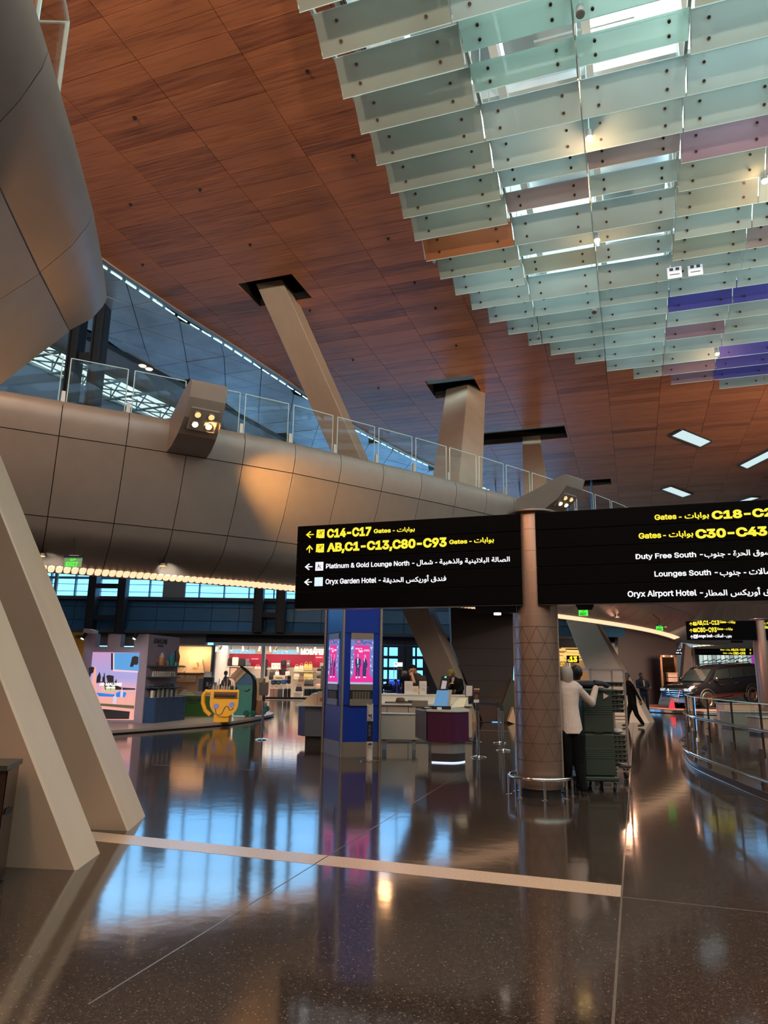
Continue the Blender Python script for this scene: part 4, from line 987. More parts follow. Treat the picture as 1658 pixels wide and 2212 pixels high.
pillar('farthest pale sign pillar rising behind the car bonnet', (xb+xc)/2+.05, f3y+.4, .33, za+.05, False)

# ================================================================== EXIT SIGNS
GRN = glow('exit_green', (.08, 1, .06), 1.0); EXG = mat('exit_glass', (.30, .42, .32), .2, emit=(.2, .7, .2), es=.22)
def exit_sign(label, dist, x0, y0, x1, y1, cord, bright=False):
    c = G(*cord, dist); dist = float((c-ORG) @ FH); p = DP(x0, y1, dist); f = Frame(p, RH); u0, zt = f.uv(x0, y0); u1, zb = f.uv(x1, y1)
    t = thing('exit_sign', label, 'exit sign', tuple(f.pt((u0+u1)/2, zb)))
    h = zt-zb; B = MB(); frect(B, f, u0, zb, u1, zt-h*.27, -.01, .01); wb(B, 'glass_plate', GRN if bright else EXG, t)
    B = MB(); frect(B, f, u0, zt-h*.28, u1, zt, -.03, .03); wb(B, 'housing', mat('exit_housing', (.02, .03, .06), .4), t)
    B = MB(); frect(B, f, u0+(u1-u0)*.3, zt-h*.15, u1-(u1-u0)*.18, zt-h*.1, .03, .035); wb(B, 'lamp_slot', WHITE, t)
    ltm = mat('exit_dark_green', (.0, .10, .0), .5, emit=(.0, .2, .0), es=.5) if bright else GRN
    letters('lettering', 'EXIT', ltm, f, (u0+(u1-u0)*.12, zb+h*.05, u0+(u1-u0)*.82, zb+h*.38), .011, t, .05)
    letters('lettering', ar('خرج'), ltm, f, (u0+(u1-u0)*.35, zb+h*.44, u0+(u1-u0)*.68, zb+h*.68), .011, t, .05)
    ux, zx = f.uv(*cord); B = MB(); B.tube([f.pt((u0+u1)/2, zt), f.pt((u0+u1)/2, zt + (zx-zt)*.5), f.pt(ux, zx), f.pt(ux, zx + .06, -.05)], .012, 6); wb(B, 'cord', BLACK, t)
    return t
exit_sign('green exit sign hanging under the balcony at the far left', 4.222, 140, 1196.5, 175.5, 1225.5, (161, 1160))
exit_sign('green exit sign hanging under the right half of the big sign', 4.05, 1249, 1312, 1269.5, 1330.5, (1262, 1306), True)
exit_sign('small green exit sign on a bent cord at the end of the warm light strip', 4.16, 1416, 1349, 1431.5, 1362.5, (1408, 1326), True)
# ================================================================== BLUE INFORMATION TOTEM
TBLUE = mat('totem_blue', (.006, .035, .30), .3); ALU = mat('aluminium', (.42, .38, .34), .35, .7); TGREY = mat('totem_grey', (.25, .21, .18), .4, .3)
gm, gr_, gl = G(735, 1636), G(819, 1635), G(695, 1624)
tt = thing('info_totem', 'tall blue information totem with lit poster screens on two faces', 'totem', (gm[0], gm[1], 0))
TH = 3.75
FR_, FL_ = Frame(gm, gr_-gm), Frame(gl, gm-gl)
wr, wl_ = float(np.linalg.norm((gr_-gm)[:2])), float(np.linalg.norm((gm-gl)[:2]))
ge = gr_ + (gl-gm)
def tri_body(z0, z1, ins, name, mt):
    c = (gm+gr_+gl+ge)/4; pts = [p + (c-p)/np.linalg.norm(c-p)*ins for p in (gm, gr_, ge, gl)]
    B = MB(); B.prism([tuple(p[:2]) for p in pts], lambda x, y: (x, y, z0), lambda x, y: (x, y, z1)); return wb(B, name, mt, tt)
zsk = FR_.uv(780, 1603)[1]
tri_body(.0, zsk, .012, 'plinth', TGREY); tri_body(zsk, TH, .02, 'body', TBLUE)
for p in (gm, gr_, gl):
    B = MB(); B.lathe([(.028, 0), (.028, TH)], (float(p[0]), float(p[1]), 0), 8); wb(B, 'corner_trim', ALU, tt)
def totem_face(fr, wid, cut, px):
    """px: pixel rows and columns of the face pieces"""
    x0, x1 = px['x']; q = lambda y: fr.uv((x0+x1)/2, y)[1]
    u0, u1 = fr.uv(x0, 1430)[0], fr.uv(x1, 1430)[0]
    rows = [(px['r'][i], px['r'][i+1]) for i in range(len(px['r'])-1)]
    names = [('header_plate', TGREY, .012), ('screen', None, .008), ('lower_plate', TGREY, .012), ('leaflet_slot', BLACK, -.0), ('bottom_plate', TGREY, .012)]
    for (ya, yb), (nm, mt_, o) in zip(rows, names):
        B = MB()
        if nm == 'screen':
            B.prism([(u0, q(yb)), (u1, q(yb)), (u1, q(ya)), (u0, q(ya))], lambda u, z: fr.pt(u, z, -.02), lambda u, z: fr.pt(u, z, o)); sc = wb(B, 'screen', glow('screen_violet_grey', (.22, .25, .62), .75), tt)
            za, zb_ = q(ya), q(yb); U = lambda a: u0 + (u1-u0)*a; Z = lambda b: zb_ + (za-zb_)*b
            def flat(name, polys, mt2, off):
                M = MB()
                for pl in polys: M.prism([(U(a), Z(b)) for a, b in pl], lambda u, z: fr.pt(u, z, off), lambda u, z: fr.pt(u, z, off+.001))
                o_ = M.build(name, mt2); o_.parent = sc; return o_
            flat('carpet_print', [[(.15, .87), (.84, .87), (.84, .24), (1, .11), (1, .045), (0, .045), (0, .11), (.15, .24)]], glow('screen_magenta', (.80, .02, .30), .95), o+.001)
            rr = random.Random(5)
            flat('shop_print', [[(a, b), (a+w_, b), (a+w_, b+h_), (a, b+h_)] for a, b, w_, h_ in [(rr.choice([rr.uniform(0, .1), rr.uniform(.86, .95)]), rr.uniform(.15, .95), rr.uniform(.02, .05), rr.uniform(.01, .05)) for _ in range(26)]], glow('screen_pale', (.75, .8, 1), 1.0), o+.0012)
            flat('ceiling_print', [[(a, b), (a+w_, b), (a+w_, b+.012), (a, b+.012)] for a, b, w_ in [(rr.uniform(0, .85), rr.uniform(.89, .985), rr.uniform(.05, .14)) for _ in range(26)]], glow('screen_dark_blue', (.03, .05, .25), .9), o+.0013)
            flat('seal_print', [[(.33+.085*math.cos(t_)*(1 if k % 2 else .72), .945+.04*math.sin(t_)*(1 if k % 2 else .72)) for k, t_ in enumerate(np.linspace(0, 2*PI, 17)[:-1])]], glow('screen_pink_red', (.85, .1, .3), .9), o+.0016)
            wp = glow('screen_white', (1, .95, 1), 1.0); sk = glow('screen_skin', (.85, .5, .38), .8); nv = glow('screen_navy', (.02, .03, .16), .8); gy = glow('screen_grey', (.55, .55, .6), .8)
            # two printed models on the carpet
            flat('suit_print', [[(.20, .56), (.30, .60), (.44, .56), (.45, .42), (.41, .36), (.40, .17), (.34, .17), (.325, .38), (.29, .17), (.235, .17), (.235, .38), (.19, .45)], [(.56, .54), (.62, .58), (.70, .54), (.75, .44), (.71, .34), (.68, .17), (.53, .17), (.53, .34)]], nv, o+.0018)
            flat('shirt_print', [[(.285, .58), (.335, .58), (.33, .45), (.30, .45)], [(.58, .57), (.62, .57), (.60, .47)], [(.23, .17), (.29, .17), (.31, .13), (.24, .13)], [(.34, .17), (.40, .17), (.44, .14), (.36, .14)], [(.56, .17), (.66, .17), (.70, .145), (.58, .145)]], wp, o+.002)
            flat('face_print', [[(.29, .60), (.345, .60), (.35, .66), (.28, .66)], [(.33, .43), (.37, .43), (.33, .36), (.30, .38)], [(.60, .585), (.65, .585), (.655, .64), (.6, .64)], [(.70, .36), (.74, .36), (.72, .32)]], sk, o+.002)
            flat('veil_print', [[(.59, .62), (.60, .66), (.66, .66), (.68, .60), (.655, .60), (.65, .645), (.61, .645), (.6, .62)], [(.28, .655), (.35, .655), (.34, .675), (.29, .675)]], gy, o+.0022)
            flat('foot_band', [[(0, 0), (1, 0), (1, .04), (0, .04)]], glow('screen_band', (.5, .5, .75), .9), o+.0012)
            sub = Frame(fr.pt(0, 0), fr.d)
            for body, bx in (('READY TO', (.2, .775, .5, .805)), ('Style', (.34, .70, .53, .765)), ('DUTY FREE SHOPPING', (.57, .755, .82, .775)), ('FOR EVERY TRAVELLER', (.57, .735, .83, .75))):
                lo = letters('screen_lettering', body, wp, fr, (U(bx[0]), Z(bx[1]), U(bx[2]), Z(bx[3])), o+.002, None, .03, .001); lo.parent = sc
            continue
        B.prism([(u0, q(yb)), (u1, q(yb)), (u1, q(ya)), (u0, q(ya))], lambda u, z: fr.pt(u, z, -.03), lambda u, z: fr.pt(u, z, o)); ob = wb(B, nm, mt_, tt)
        if nm == 'leaflet_slot':
            L = MB()
            for k in range(6): frect(L, fr, u0+(u1-u0)*(.12+.13*k), q(yb), u0+(u1-u0)*(.22+.13*k), q(ya)-.02, .001, .006)
            lo = L.build('leaflets', mat('leaflet_dim', (.12, .09, .07), .6)); lo.parent = ob
    J = MB()
    for y in (1367, 1523): frect(J, fr, .04, q(y)-.004, wid-.04, q(y)+.004, -.012, -.004)
    wb(J, 'panel_joint', BLACK, tt)
totem_face(FR_, wr, None, {'x': (757, 805.5), 'r': [1367.5, 1381.5, 1478, 1491, 1510, 1524.5]})
totem_face(FL_, wl_, None, {'x': (710, 730.5), 'r': [1369, 1381.5, 1477, 1490, 1509, 1522.5]})
# white and navy information bollard in front of it
lb = Loc(797, 1644); bo = thing('info_bollard', 'slim white and navy sign bollard standing before the blue totem', 'bollard', lb.p, YAW)
zt, zm1, zm2 = lb.z(1521), lb.z(1559), lb.z(1603); hw = 6.5*lb.m
def half(z0, z1, nm, mt_, notch=False):
    B = MB(); n = 14
    pr_ = lambda w_, z: [(w_*math.cos(a), .045*math.sin(a), z) for a in np.linspace(0, 2*PI, n+1)[:-1]]
    B.loft([pr_(hw, z0), pr_(hw, z1)]); 
    return B.build(nm, mt_, bo, True)
WB_ = mat('bollard_white', (.62, .55, .5), .4)
half(0, zm2, 'lower_white', WB_); half(zm2, zm1, 'navy_band', mat('bollard_navy', (.008, .01, .03), .4)); half(zm1, zt-.03, 'upper_white', WB_)
B = MB(); B.prism([(-hw, zt-.05), (-hw, zt), (-hw*.55, zt-.02), (0, zt-.045), (hw*.55, zt-.02), (hw, zt), (hw, zt-.05)], lambda x, z: (x, -.02, z), lambda x, z: (x, .03, z)); B.build('forked_top', WB_, bo)
B = MB(); B.lathe([(.17, 0), (.17, .008), (.06, .02), (.04, .03)], (0, 0, 0), 24); B.build('foot_plate', STEEL, bo, True)
bf = Frame(bo.location + Vector((FH*-1).tolist())*.047, RH)
bf = Frame(np.array(bo.location) - FH*.047, RH)
B = MB(); fpoly(B, bf, [(795, 1546), (800, 1549), (800, 1544), (796, 1543)], 0, .002); fpoly(B, bf, [(801, 1552), (803, 1552), (803, 1542), (801, 1543)], 0, .002); fpoly(B, bf, [(794, 1609), (803, 1609), (803, 1606), (798, 1605), (794, 1607)], 0, .002); wb(B, 'pictogram', ICB, bo)
for i, (y0, y1) in enumerate([(1555, 1552.6), (1558, 1556), (1613, 1611), (1617, 1615)]): letters('small_print', 'PLEASE SCAN HERE' if i % 2 else 'INFORMATION', mat('print_grey', (.2, .18, .17), .6), bf, pbox(bf, (794, y0), (803, y1)), 0, bo, .02, .001)
letters('vertical_print', 'HELP', mat('print_blue', (.12, .14, .22), .6), bf, pbox(bf, (795, 1590), (801, 1566)), 0, bo, .02, .001)

# ================================================================== INFORMATION COUNTER
CT = mat('counter_top_white', (.72, .66, .58), .22); CB = mat('counter_beige', (.46, .37, .29), .45); CG = mat('counter_plinth_grey', (.34, .34, .35), .3, .4)
lc = Loc(965, 1648); ct = thing('info_counter', 'curved plum fronted information counter with white top right of the totem', 'counter', lc.p, YAW)
zb, zt = lc.z(1602), lc.z(1533); xl, xr = lc.x(922, 1570), lc.x(1016, 1570)
def arc(x0, x1, sag, y0=0., n=14): return [(x0 + (x1-x0)*i/n, y0 - sag*math.sin(PI*(i/n)*.5 + PI*.5 if False else PI*i/n*.55+.1)*1.0) for i in range(n+1)]
fa = [(xl + (xr-xl)*t, -.10*math.sin(PI*t*.9) + .55*max(0, t-.55)**2*2.2) for t in np.linspace(0, 1, 15)]
body = fa + [(xr-.0, 1.15), (xl, 1.15)]
cx_, cy_ = sum(p[0] for p in body)/len(body), sum(p[1] for p in body)/len(body)
ins = lambda k: [(cx_+(x-cx_)*k, cy_+(y-cy_)*k) for x, y in body]
B = MB(); B.prism(ins(.98), lambda x, y: (x, y, zb), lambda x, y: (x, y, zt-.03)); B.build('front_panel', DPUR, ct)
B = MB(); B.prism(ins(.80), lambda x, y: (x, y, .16), lambda x, y: (x, y, zb)); B.build('plinth', CG, ct)
B = MB(); B.prism(ins(.79), lambda x, y: (x, y, 0), lambda x, y: (x, y, .16)); B.build('plinth_base', mat('plinth_dark', (.05, .045, .05), .3), ct)
B = MB(); B.prism(ins(.785)[:15] + [(x, y+.012) for x, y in ins(.785)[:15][::-1]], lambda x, y: (x, y-.012, .0), lambda x, y: (x, y-.012, .02)); B.build('glow_strip', glow('plinth_glow', (.6, .7, 1), 1.6), ct)
B = MB(); B.prism(ins(1.03), lambda x, y: (x, y, zt-.03), lambda x, y: (x, y, zt)); B.build('worktop', CT, ct)
B = MB(); x0 = lc.x(902, 1570); B.prism([(x0, 1.0), (xl-.01, .0), (xl-.01, 1.1)], lambda x, y: (x, y, zb), lambda x, y: (x, y, zt-.04)); B.build('end_panel', mat('counter_side_dark', (.13, .10, .085), .4), ct)
# raised curved screen at the right end of the worktop
q = [lc.at(*p) for p in [(976, 1530), (1006, 1529), (1014, 1509.5), (997, 1510)]]; B = MB(); B.prism([(x, max(z, zt)) for x, z in q], lambda x, z: (x, .32+(z-zt)*.6, z), lambda x, z: (x+.01, .36+(z-zt)*.6, z)); B.build('end_screen', mat('cream_lit', (.78, .64, .42), .5), ct)
# middle low panel and its return
lm = Loc(865, 1600, 0, 15.6); mp_ = thing('counter_gate', 'low beige counter gate between totem and plum counter', 'counter panel', lm.p, YAW)
B = MB(); B.cbox((lm.x(815, 1570), 0, lm.z(1599)), (lm.x(903, 1570), .08, lm.z(1543.5)), .01); B.build('panel', CB, mp_)
B = MB(); B.box((lm.x(815, 1570), -.02, lm.z(1543.5)), (lm.x(905, 1570), .25, lm.z(1541.5))); B.build('top_rail', CT, mp_)
B = MB(); B.box((lm.x(825, 1570), .05, 0), (lm.x(835, 1570), .1, lm.z(1598))); B.box((lm.x(890, 1570), .05, 0), (lm.x(898, 1570), .1, lm.z(1598))); B.build('foot', CG, mp_)
# rear counter
lr = Loc(900, 1590, 0, 18.2); rc = thing('rear_counter', 'long white rear counter carrying leaflets and notice boards', 'counter', lr.p, YAW)
xa, xb = lr.x(700, 1520), lr.x(1016, 1520); z1, z2, z3 = lr.z(1503), lr.z(1519), lr.z(1523)
B = MB(); B.box((xa, .3, z2), (xb, .42, z1)); B.build('upstand', CT, rc)
B = MB(); B.box((xa, .28, z1), (xb+.02, .75, z1+.03)); B.build('ledge', CT, rc)
B = MB(); B.box((xa, -.35, z3), (xb, .3, z2)); B.build('worktop', CT, rc)
for k in range(7):
    w_ = (xb-xa)/7; B = MB(); B.box((xa+k*w_+.006, -.3, .08), (xa+(k+1)*w_-.006, .7, z3)); B.build('cupboard', CB, rc)
B = MB(); B.box((xa, -.25, 0), (xb, .65, .08)); B.build('plinth', CG, rc)
# left wing of the counter
ll_ = Loc(675, 1612); lw = thing('counter_wing', 'left wing of the counter, plum edged with white sloping top', 'counter', ll_.p, YAW)
zt3, zb3 = ll_.z(1529), ll_.z(1594); x0, x1, x2 = ll_.x(641, 1560), ll_.x(657, 1560), ll_.x(705, 1560)
B = MB(); B.prism([(x0, .25), (x1, 0), (x1+.02, .9), (x0, 1.0)], lambda x, y: (x, y, zb3), lambda x, y: (x, y, zt3)); B.build('plum_end', DPUR, lw)
B = MB(); B.box((x1, .02, zb3), (x2, .9, zt3)); B.build('blue_front', mat('wing_blue_grey', (.11, .13, .17), .3), lw)
B = MB(); B.box((x1+.02, .1, 0), (x2, .8, zb3)); B.build('plinth', mat('wing_plinth', (.04, .035, .035), .4), lw)
B = MB(); B.box((x0-.03, -.06, zt3), (x2, .95, zt3+.03)); B.build('worktop', CT, lw)
B = MB(); B.loft([[(x0+.02, .1, zt3+.03), (x0+.02, .8, zt3+.03), (x0+.3, .8, zt3+.27), (x0+.3, .1, zt3+.27)], [(x1+.28, .1, zt3+.03), (x1+.28, .8, zt3+.03), (x1+.33, .8, zt3+.27), (x1+.33, .1, zt3+.27)]]); B.build('end_screen', mat('cream_dim', (.62, .52, .38), .5), lw)
p = ll_.at(697, 1527); bx = thing('carton', 'small beige carton on the left counter wing beside the totem', 'box', tuple(np.array(lw.location) + RH*p[0] + np.array([0, 0, zt3+.03])), YAW)
B = MB(); B.cbox((-.13, .02, 0), (.17, .3, .28), .008); B.build('box', mat('carton_beige', (.50, .36, .27), .6), bx)
B = MB(); B.box((-.07, .015, .07), (.0, .02, .15)); B.build('label_print', mat('carton_print', (.22, .15, .11), .6), bx)

def on(lf, root, px, py, z, yoff=0):      # point on a piece of furniture, in world space
    return tuple(lf.p + RH*lf.x(px, py) + FH*yoff + np.array([0, 0, z]))
# notice boards, tablet, phone and hat on the counters
PAP = mat('paper_pink', (.70, .60, .55), .6); PAPY = mat('paper_cream', (.75, .58, .42), .6)
for lab, (xa_, xb_), (ya, yb), m_ in [('tall white notice board on the rear counter, leftmost of three', (875, 892.5), (1476, 1502), PAP), ('low cream notice board on the rear counter, between the taller two', (893.5, 905.5), (1487, 1503), PAPY), ('tall white notice board on the rear counter with an emblem, rightmost of three', (908, 923.5), (1476.5, 1503), PAP)]:
    pz = on(lr, rc, (xa_+xb_)/2, yb, z1+.03, .5); t = thing('notice_board', lab, 'notice board', pz, YAW); w_ = (xb_-xa_)*lr.m*1.03/2; h = (yb-ya)*lr.m*1.03
    B = MB(); B.prism([(-w_, 0), (w_, 0), (w_, h), (-w_, h)], lambda x, z: (x, z*.08, z), lambda x, z: (x, z*.08+.012, z)); B.build('sheet', m_, t)
    B = MB(); B.prism([(-w_*.8, 0), (w_*.8, 0), (w_*.2, h*.8), (-w_*.2, h*.8)], lambda x, z: (x, .16 - z*.12, z), lambda x, z: (x, .17-z*.12, z)); B.build('strut', m_, t)
    B = MB()
    for k in range(7): B.box((-w_*.75, -.004+.08*h*(.3+.08*k), h*(.3+.08*k)), (w_*(.7-.2*(k % 2)), .0+.08*h*(.3+.08*k), h*(.31+.08*k)))
    B.build('text_lines', mat('text_grey', (.45, .38, .36), .7), t)
    if 'emblem' in lab:
        B = MB(); B.tube([(.06*math.cos(a)-.0, -.006+.08*(h*.35+.05*math.sin(a)), h*.35+.05*math.sin(a)) for a in np.linspace(.4, 3.6, 10)], .012, 5); B.build('emblem', WHITE, t)
tb = thing('tablet', 'bright blue tablet on a black stand on the white counter top', 'tablet', on(lc, ct, 956, 1533, zt, .25), YAW)
ztb = lc.z(1491)-zt; B = MB(); B.prism([(-.15, .05), (.10, .05), (.15, ztb), (-.08, ztb)], lambda x, z: (x, z*.2, z), lambda x, z: (x, z*.2+.015, z)); B.build('screen', glow('tablet_blue', (.16, .42, .75), .55), tb)
B = MB(); B.prism([(.10, .03), (.145, .03), (.2, ztb+.01), (.15, ztb+.01)], lambda x, z: (x, z*.2-.005, z), lambda x, z: (x, z*.2+.06, z)); B.build('case', mat('case_tan', (.45, .35, .27), .5), tb)
B = MB(); B.cbox((-.18, -.02, 0), (.17, .18, .06), .01); B.tube([(-.15, 0, .03), (-.26, -.05, .012), (-.36, .02, .012), (-.3, .1, .012)], .012, 6); B.build('stand', BLACK, tb)
ph = thing('card_reader', 'small white card reader lying before the tablet stand', 'card reader', on(lc, ct, 948, 1535, zt, .08), YAW); B = MB(); B.cbox((-.03, -.05, 0), (.05, .05, .045), .008); B.build('body', WHITE, ph); B = MB(); B.box((-.02, -.02, .045), (.04, .04, .05)); B.build('keys', DARK, ph)
pn = thing('desk_monitor', 'grey back of a wide desk screen on the counter, left of the tablet', 'monitor', on(lc, ct, 910, 1527, zt, .55), YAW)
w_ = 17.5*lc.m; h_ = 17*lc.m; B = MB(); B.cbox((-w_, 0, .02), (w_, .03, h_), .01); B.build('casing', mat('monitor_back', (.24, .18, .14), .4), pn); B = MB(); B.cbox((-.08, -.0, 0), (.08, .14, .02), .006); B.build('foot', DARK, pn)
ht = thing('sun_hat', 'brown hat resting on the rear worktop among leaflets', 'hat', on(lr, rc, 864, 1519, z2, -.15), YAW)
B = MB(); B.lathe([(.20, 0), (.21, .012), (.12, .03), (.11, .09), (.08, .13), (.01, .135)], (0, 0, 0), 18); B.build('felt', mat('hat_brown', (.12, .065, .04), .8), ht, True); B = MB(); B.lathe([(.123, .03), (.118, .055)], (0, 0, 0), 18); B.build('band', BLACK, ht)
for i, (px, lb_) in enumerate([(845, 'flat black leaflet pile left of the hat'), (884, 'dark leaflet tray right of the hat'), (894, 'dark cable coil at the rear worktop end')]):
    t = thing('leaflet_tray', lb_, 'tray', on(lr, rc, px, 1520, z2, -.1), YAW); B = MB(); B.cbox((-.16, -.1, 0), (.16, .12, .03+.02*i), .01); B.build('tray', mat('tray_dark', (.05, .045, .045), .5), t)
    B = MB(); B.box((-.12, -.08, .03+.02*i), (.10, .09, .045+.02*i)); B.build('sheets', PAPY, t)
pb = thing('paper_sheet', 'bluish white sheet lying at the left of the rear ledge', 'paper', on(lr, rc, 841, 1502, z1+.03, .5), YAW); B = MB(); B.box((-.15, -.1, 0), (.18, .1, .01)); B.build('sheet', WHITE, pb)
bt = thing('water_bottle', 'small clear bottle right of the emblem notice board', 'bottle', on(lr, rc, 925.5, 1502, z1+.03, .45)); B = MB(); B.lathe([(.03, 0), (.032, .01), (.032, .12), (.014, .15), (.014, .17)], (0, 0, 0), 12); B.build('body', GLASS, bt, True); B = MB(); B.lathe([(.016, .165), (.016, .185)], (0, 0, 0), 10); B.build('cap', mat('cap_blue', (.05, .15, .4), .4), bt)
# black check-in terminal used by the second man
lk = Loc(955, 1590, 0, 19.2); ks = thing('check_in_terminal', 'tilted black self check-in terminal with lit screen behind the counter', 'terminal', lk.p, YAW)
q = [lk.at(*p) for p in [(946, 1500), (966, 1500), (971, 1462), (954, 1460)]]
B = MB(); B.prism(q, lambda x, z: (x, 0, z), lambda x, z: (x, .12, z)); B.build('head', BLACK, ks)
B = MB(); B.prism([lk.at(*p) for p in [(951.5, 1488), (962, 1488), (965, 1471), (955, 1470)]], lambda x, z: (x, -.006, z), lambda x, z: (x, 0, z)); B.build('screen', glow('terminal_screen', (.62, .5, .55), .6), ks)
B = MB(); B.prism([lk.at(*p) for p in [(960, 1464), (963.5, 1464), (963.5, 1461.5), (960, 1461.5)]], lambda x, z: (x, -.008, z), lambda x, z: (x, 0, z)); B.build('green_lamp', glow('terminal_green', (.1, 1, .3), 3), ks)
B = MB(); B.prism([lk.at(*p) for p in [(947, 1499), (958, 1499), (959, 1494), (948, 1493)]], lambda x, z: (x, -.02, z), lambda x, z: (x, 0, z)); B.build('ticket_slot', mat('terminal_grey', (.3, .3, .3), .4), ks)
B = MB(); u0, z_ = lk.at(950, 1500); B.box((u0, .02, 0), (u0+.16, .12, z_)); B.box((u0-.12, -.1, 0), (u0+.28, .25, .03)); B.build('stem', DARK, ks)

# ================================================================== STANCHIONS AND NOTICE STANDS
def stanchion(label, lf, top_py, group=None):
    t = thing('queue_post', label, 'queue post', lf.p, YAW, group); h = lf.z(top_py)
    B = MB(); B.lathe([(.15, 0), (.155, .006), (.13, .02), (.05, .032), (.03, .04)], (0, 0, 0), 22); B.build('foot', CHROME, t, True)
    B = MB(); B.lathe([(.028, .03), (.028, h-.12)], (0, 0, 0), 14); B.build('pole', CHROME, t, True)
    B = MB(); B.lathe([(.03, h-.12), (.036, h-.118), (.036, h-.01), (.03, h)], (0, 0, 0), 14); B.build('belt_head', BLACK, t, True)
    return t, h
s1, h1 = stanchion('steel queue post with a black belt, left of the counter wing', Loc(565, 1598), 1507)
s2, h2 = stanchion('steel queue post in front of the notice stand right of the counter', Loc(1033, 1636), 1519)
s3, h3 = stanchion('steel queue post left of the sign pillar, nearer of the two', Loc(1086, 1621.5), 1520)
s4, h4 = stanchion('steel queue post left of the sign pillar, farther of the two', Loc(1078, 1605), 1514)
p0 = s1.location + Vector((0, 0, h1-.06)); B = MB(); d = Vector((*RH, ))*2.6 + Vector((*FH,))*.2
B.prism([(0, -.028), (1, -.028), (1, .028), (0, .028)], lambda a, z: p0 + d*a + Vector((0, 0, z - .03*math.sin(PI*a))), lambda a, z: p0 + d*a + Vector((0, .004, z - .03*math.sin(PI*a)))); wb(B, 'belt', BLACK, s1)
p0 = s4.location + Vector((0, 0, h4-.06)); d = Vector((*RH,))*-.75 + Vector((*FH,))*1.6; B = MB()
B.prism([(0, -.028), (1, -.028), (1, .028), (0, .028)], lambda a, z: p0 + d*a + Vector((0, 0, z)), lambda a, z: p0 + d*a + Vector((0, .004, z))); wb(B, 'belt', mat('belt_blue', (.02, .05, .12), .6), s4)
B = MB(); u, z = Loc(565, 1598).at(565, 1505); B.cbox((-.10, -.03, h1), (.08, .03, h1+.02), .004); B.cbox((-.12, -.012, h1+.02), (.10, .012, h1+.30), .008); B.build('sign_plate', mat('plate_grey', (.10, .09, .09), .5), s1)
ln = Loc(1020, 1600); ns = thing('notice_stand', 'framed notice on a pole at the right end of the counter', 'notice stand', ln.p, YAW)
q = [ln.at(*p) for p in [(1004.5, 1505), (1020, 1504.5), (1021, 1480), (1005, 1479.5)]]
B = MB(); B.prism(q, lambda x, z: (x, -.02, z), lambda x, z: (x, .01, z)); B.build('frame', BLACK, ns)
c = (sum(p[0] for p in q)/4, sum(p[1] for p in q)/4); B = MB(); B.prism([(c[0]+(p[0]-c[0])*.86, c[1]+(p[1]-c[1])*.9) for p in q], lambda x, z: (x, -.024, z), lambda x, z: (x, -.019, z)); B.build('sheet', PAP, ns)
B = MB(); B.cyl((c[0], .02, 0), (c[0], .02, q[0][1]), .02, n=10); B.lathe([(.14, 0), (.14, .015), (.03, .03)], (c[0], .02, 0), 16); B.cbox((c[0]-.02, -.02, q[0][1]-.12), (c[0]+.22, .04, q[0][1]-.04), .01); B.build('pole', BLACK, ns)
lp = Loc(1027, 1602); ps = thing('poster_stand', 'narrow dark poster stand right of the framed notice', 'poster stand', lp.p, YAW)
q = [lp.at(*p) for p in [(1021.5, 1518), (1034, 1518), (1035, 1486), (1022.5, 1486)]]
B = MB(); B.prism(q, lambda x, z: (x, -.05, z), lambda x, z: (x, -.02, z)); B.build('board', mat('poster_dark', (.03, .018, .018), .4), ps)
for nm, pts, m_ in (('poster_top', [(1022.8, 1490), (1034.6, 1490), (1034.9, 1487), (1022.6, 1487)], mat('poster_peach', (.6, .35, .25), .5)), ('poster_stripe', [(1023, 1493.5), (1034.2, 1493.5), (1034.3, 1492.4), (1023, 1492.4)], mat('poster_red', (.6, .06, .03), .5)), ('poster_foot', [(1022, 1517.5), (1033.5, 1517.5), (1033.7, 1511), (1022.4, 1511)], PAP), ('poster_figure', [(1024, 1511), (1030, 1511), (1031, 1502), (1028, 1499), (1025, 1503)], mat('poster_brown', (.15, .06, .05), .5))):
    B = MB(); B.prism([lp.at(*p) for p in pts], lambda x, z: (x, -.054, z), lambda x, z: (x, -.0505, z)); B.build(nm, m_, ps)
B = MB(); x_ = (q[0][0]+q[1][0])/2; B.cyl((x_, 0, 0), (x_, 0, q[0][1]+.2), .018, n=10); B.lathe([(.14, 0), (.14, .012), (.03, .03)], (x_, 0, 0), 16); B.build('pole', CHROME, ps)

# ================================================================== LITTER BIN at the lower left
lbn = Loc(18, 1930); bn = thing('litter_bin', 'dark bronze litter bin cut off at the lower left, beside the cream column', 'bin', lbn.p, YAW)
z1_ = lbn.z(1660, 18); BRZ = mat('bin_bronze', (.07, .045, .035), .22, .7)
xr_, xm = lbn.x(39, 1700)-.20, lbn.x(10, 1700)
B = MB(); B.prism([(xm-.55, 0), (xm, 0), (xr_-.02, .40), (xm-.75, .40)], lambda x, y: (x, y, .02), lambda x, y: (x, y, z1_-.02)); B.build('front_panel', BRZ, bn)
B = MB(); B.prism([(xm+.006, 0.01), (xr_, .40), (xr_-.03, .41), (xm-.02, .02)], lambda x, y: (x-.01, y, .02), lambda x, y: (x, y, z1_-.02)); sd = B.build('side_panel', BRZ, bn)
B = MB(); B.prism([(xm-.57, -.02), (xm+.012, -.02), (xr_+.018, .41), (xr_-.02, .42), (xm-.77, .42)], lambda x, y: (x, y, z1_-.015), lambda x, y: (x, y, z1_+.02)); B.build('lid', mat('bin_lid', (.03, .035, .03), .3), bn)
sfm = Frame(np.array(lbn.p) + RH*(xm+.006) + FH*.01, RH*(xr_-xm-.006) + FH*.39)
B = MB(); fpoly(B, sfm, [(9, 1762), (22, 1754), (24.5, 1742), (12, 1748)], .004, .006); wb(B, 'keyhole_plate', BLACK, bn)
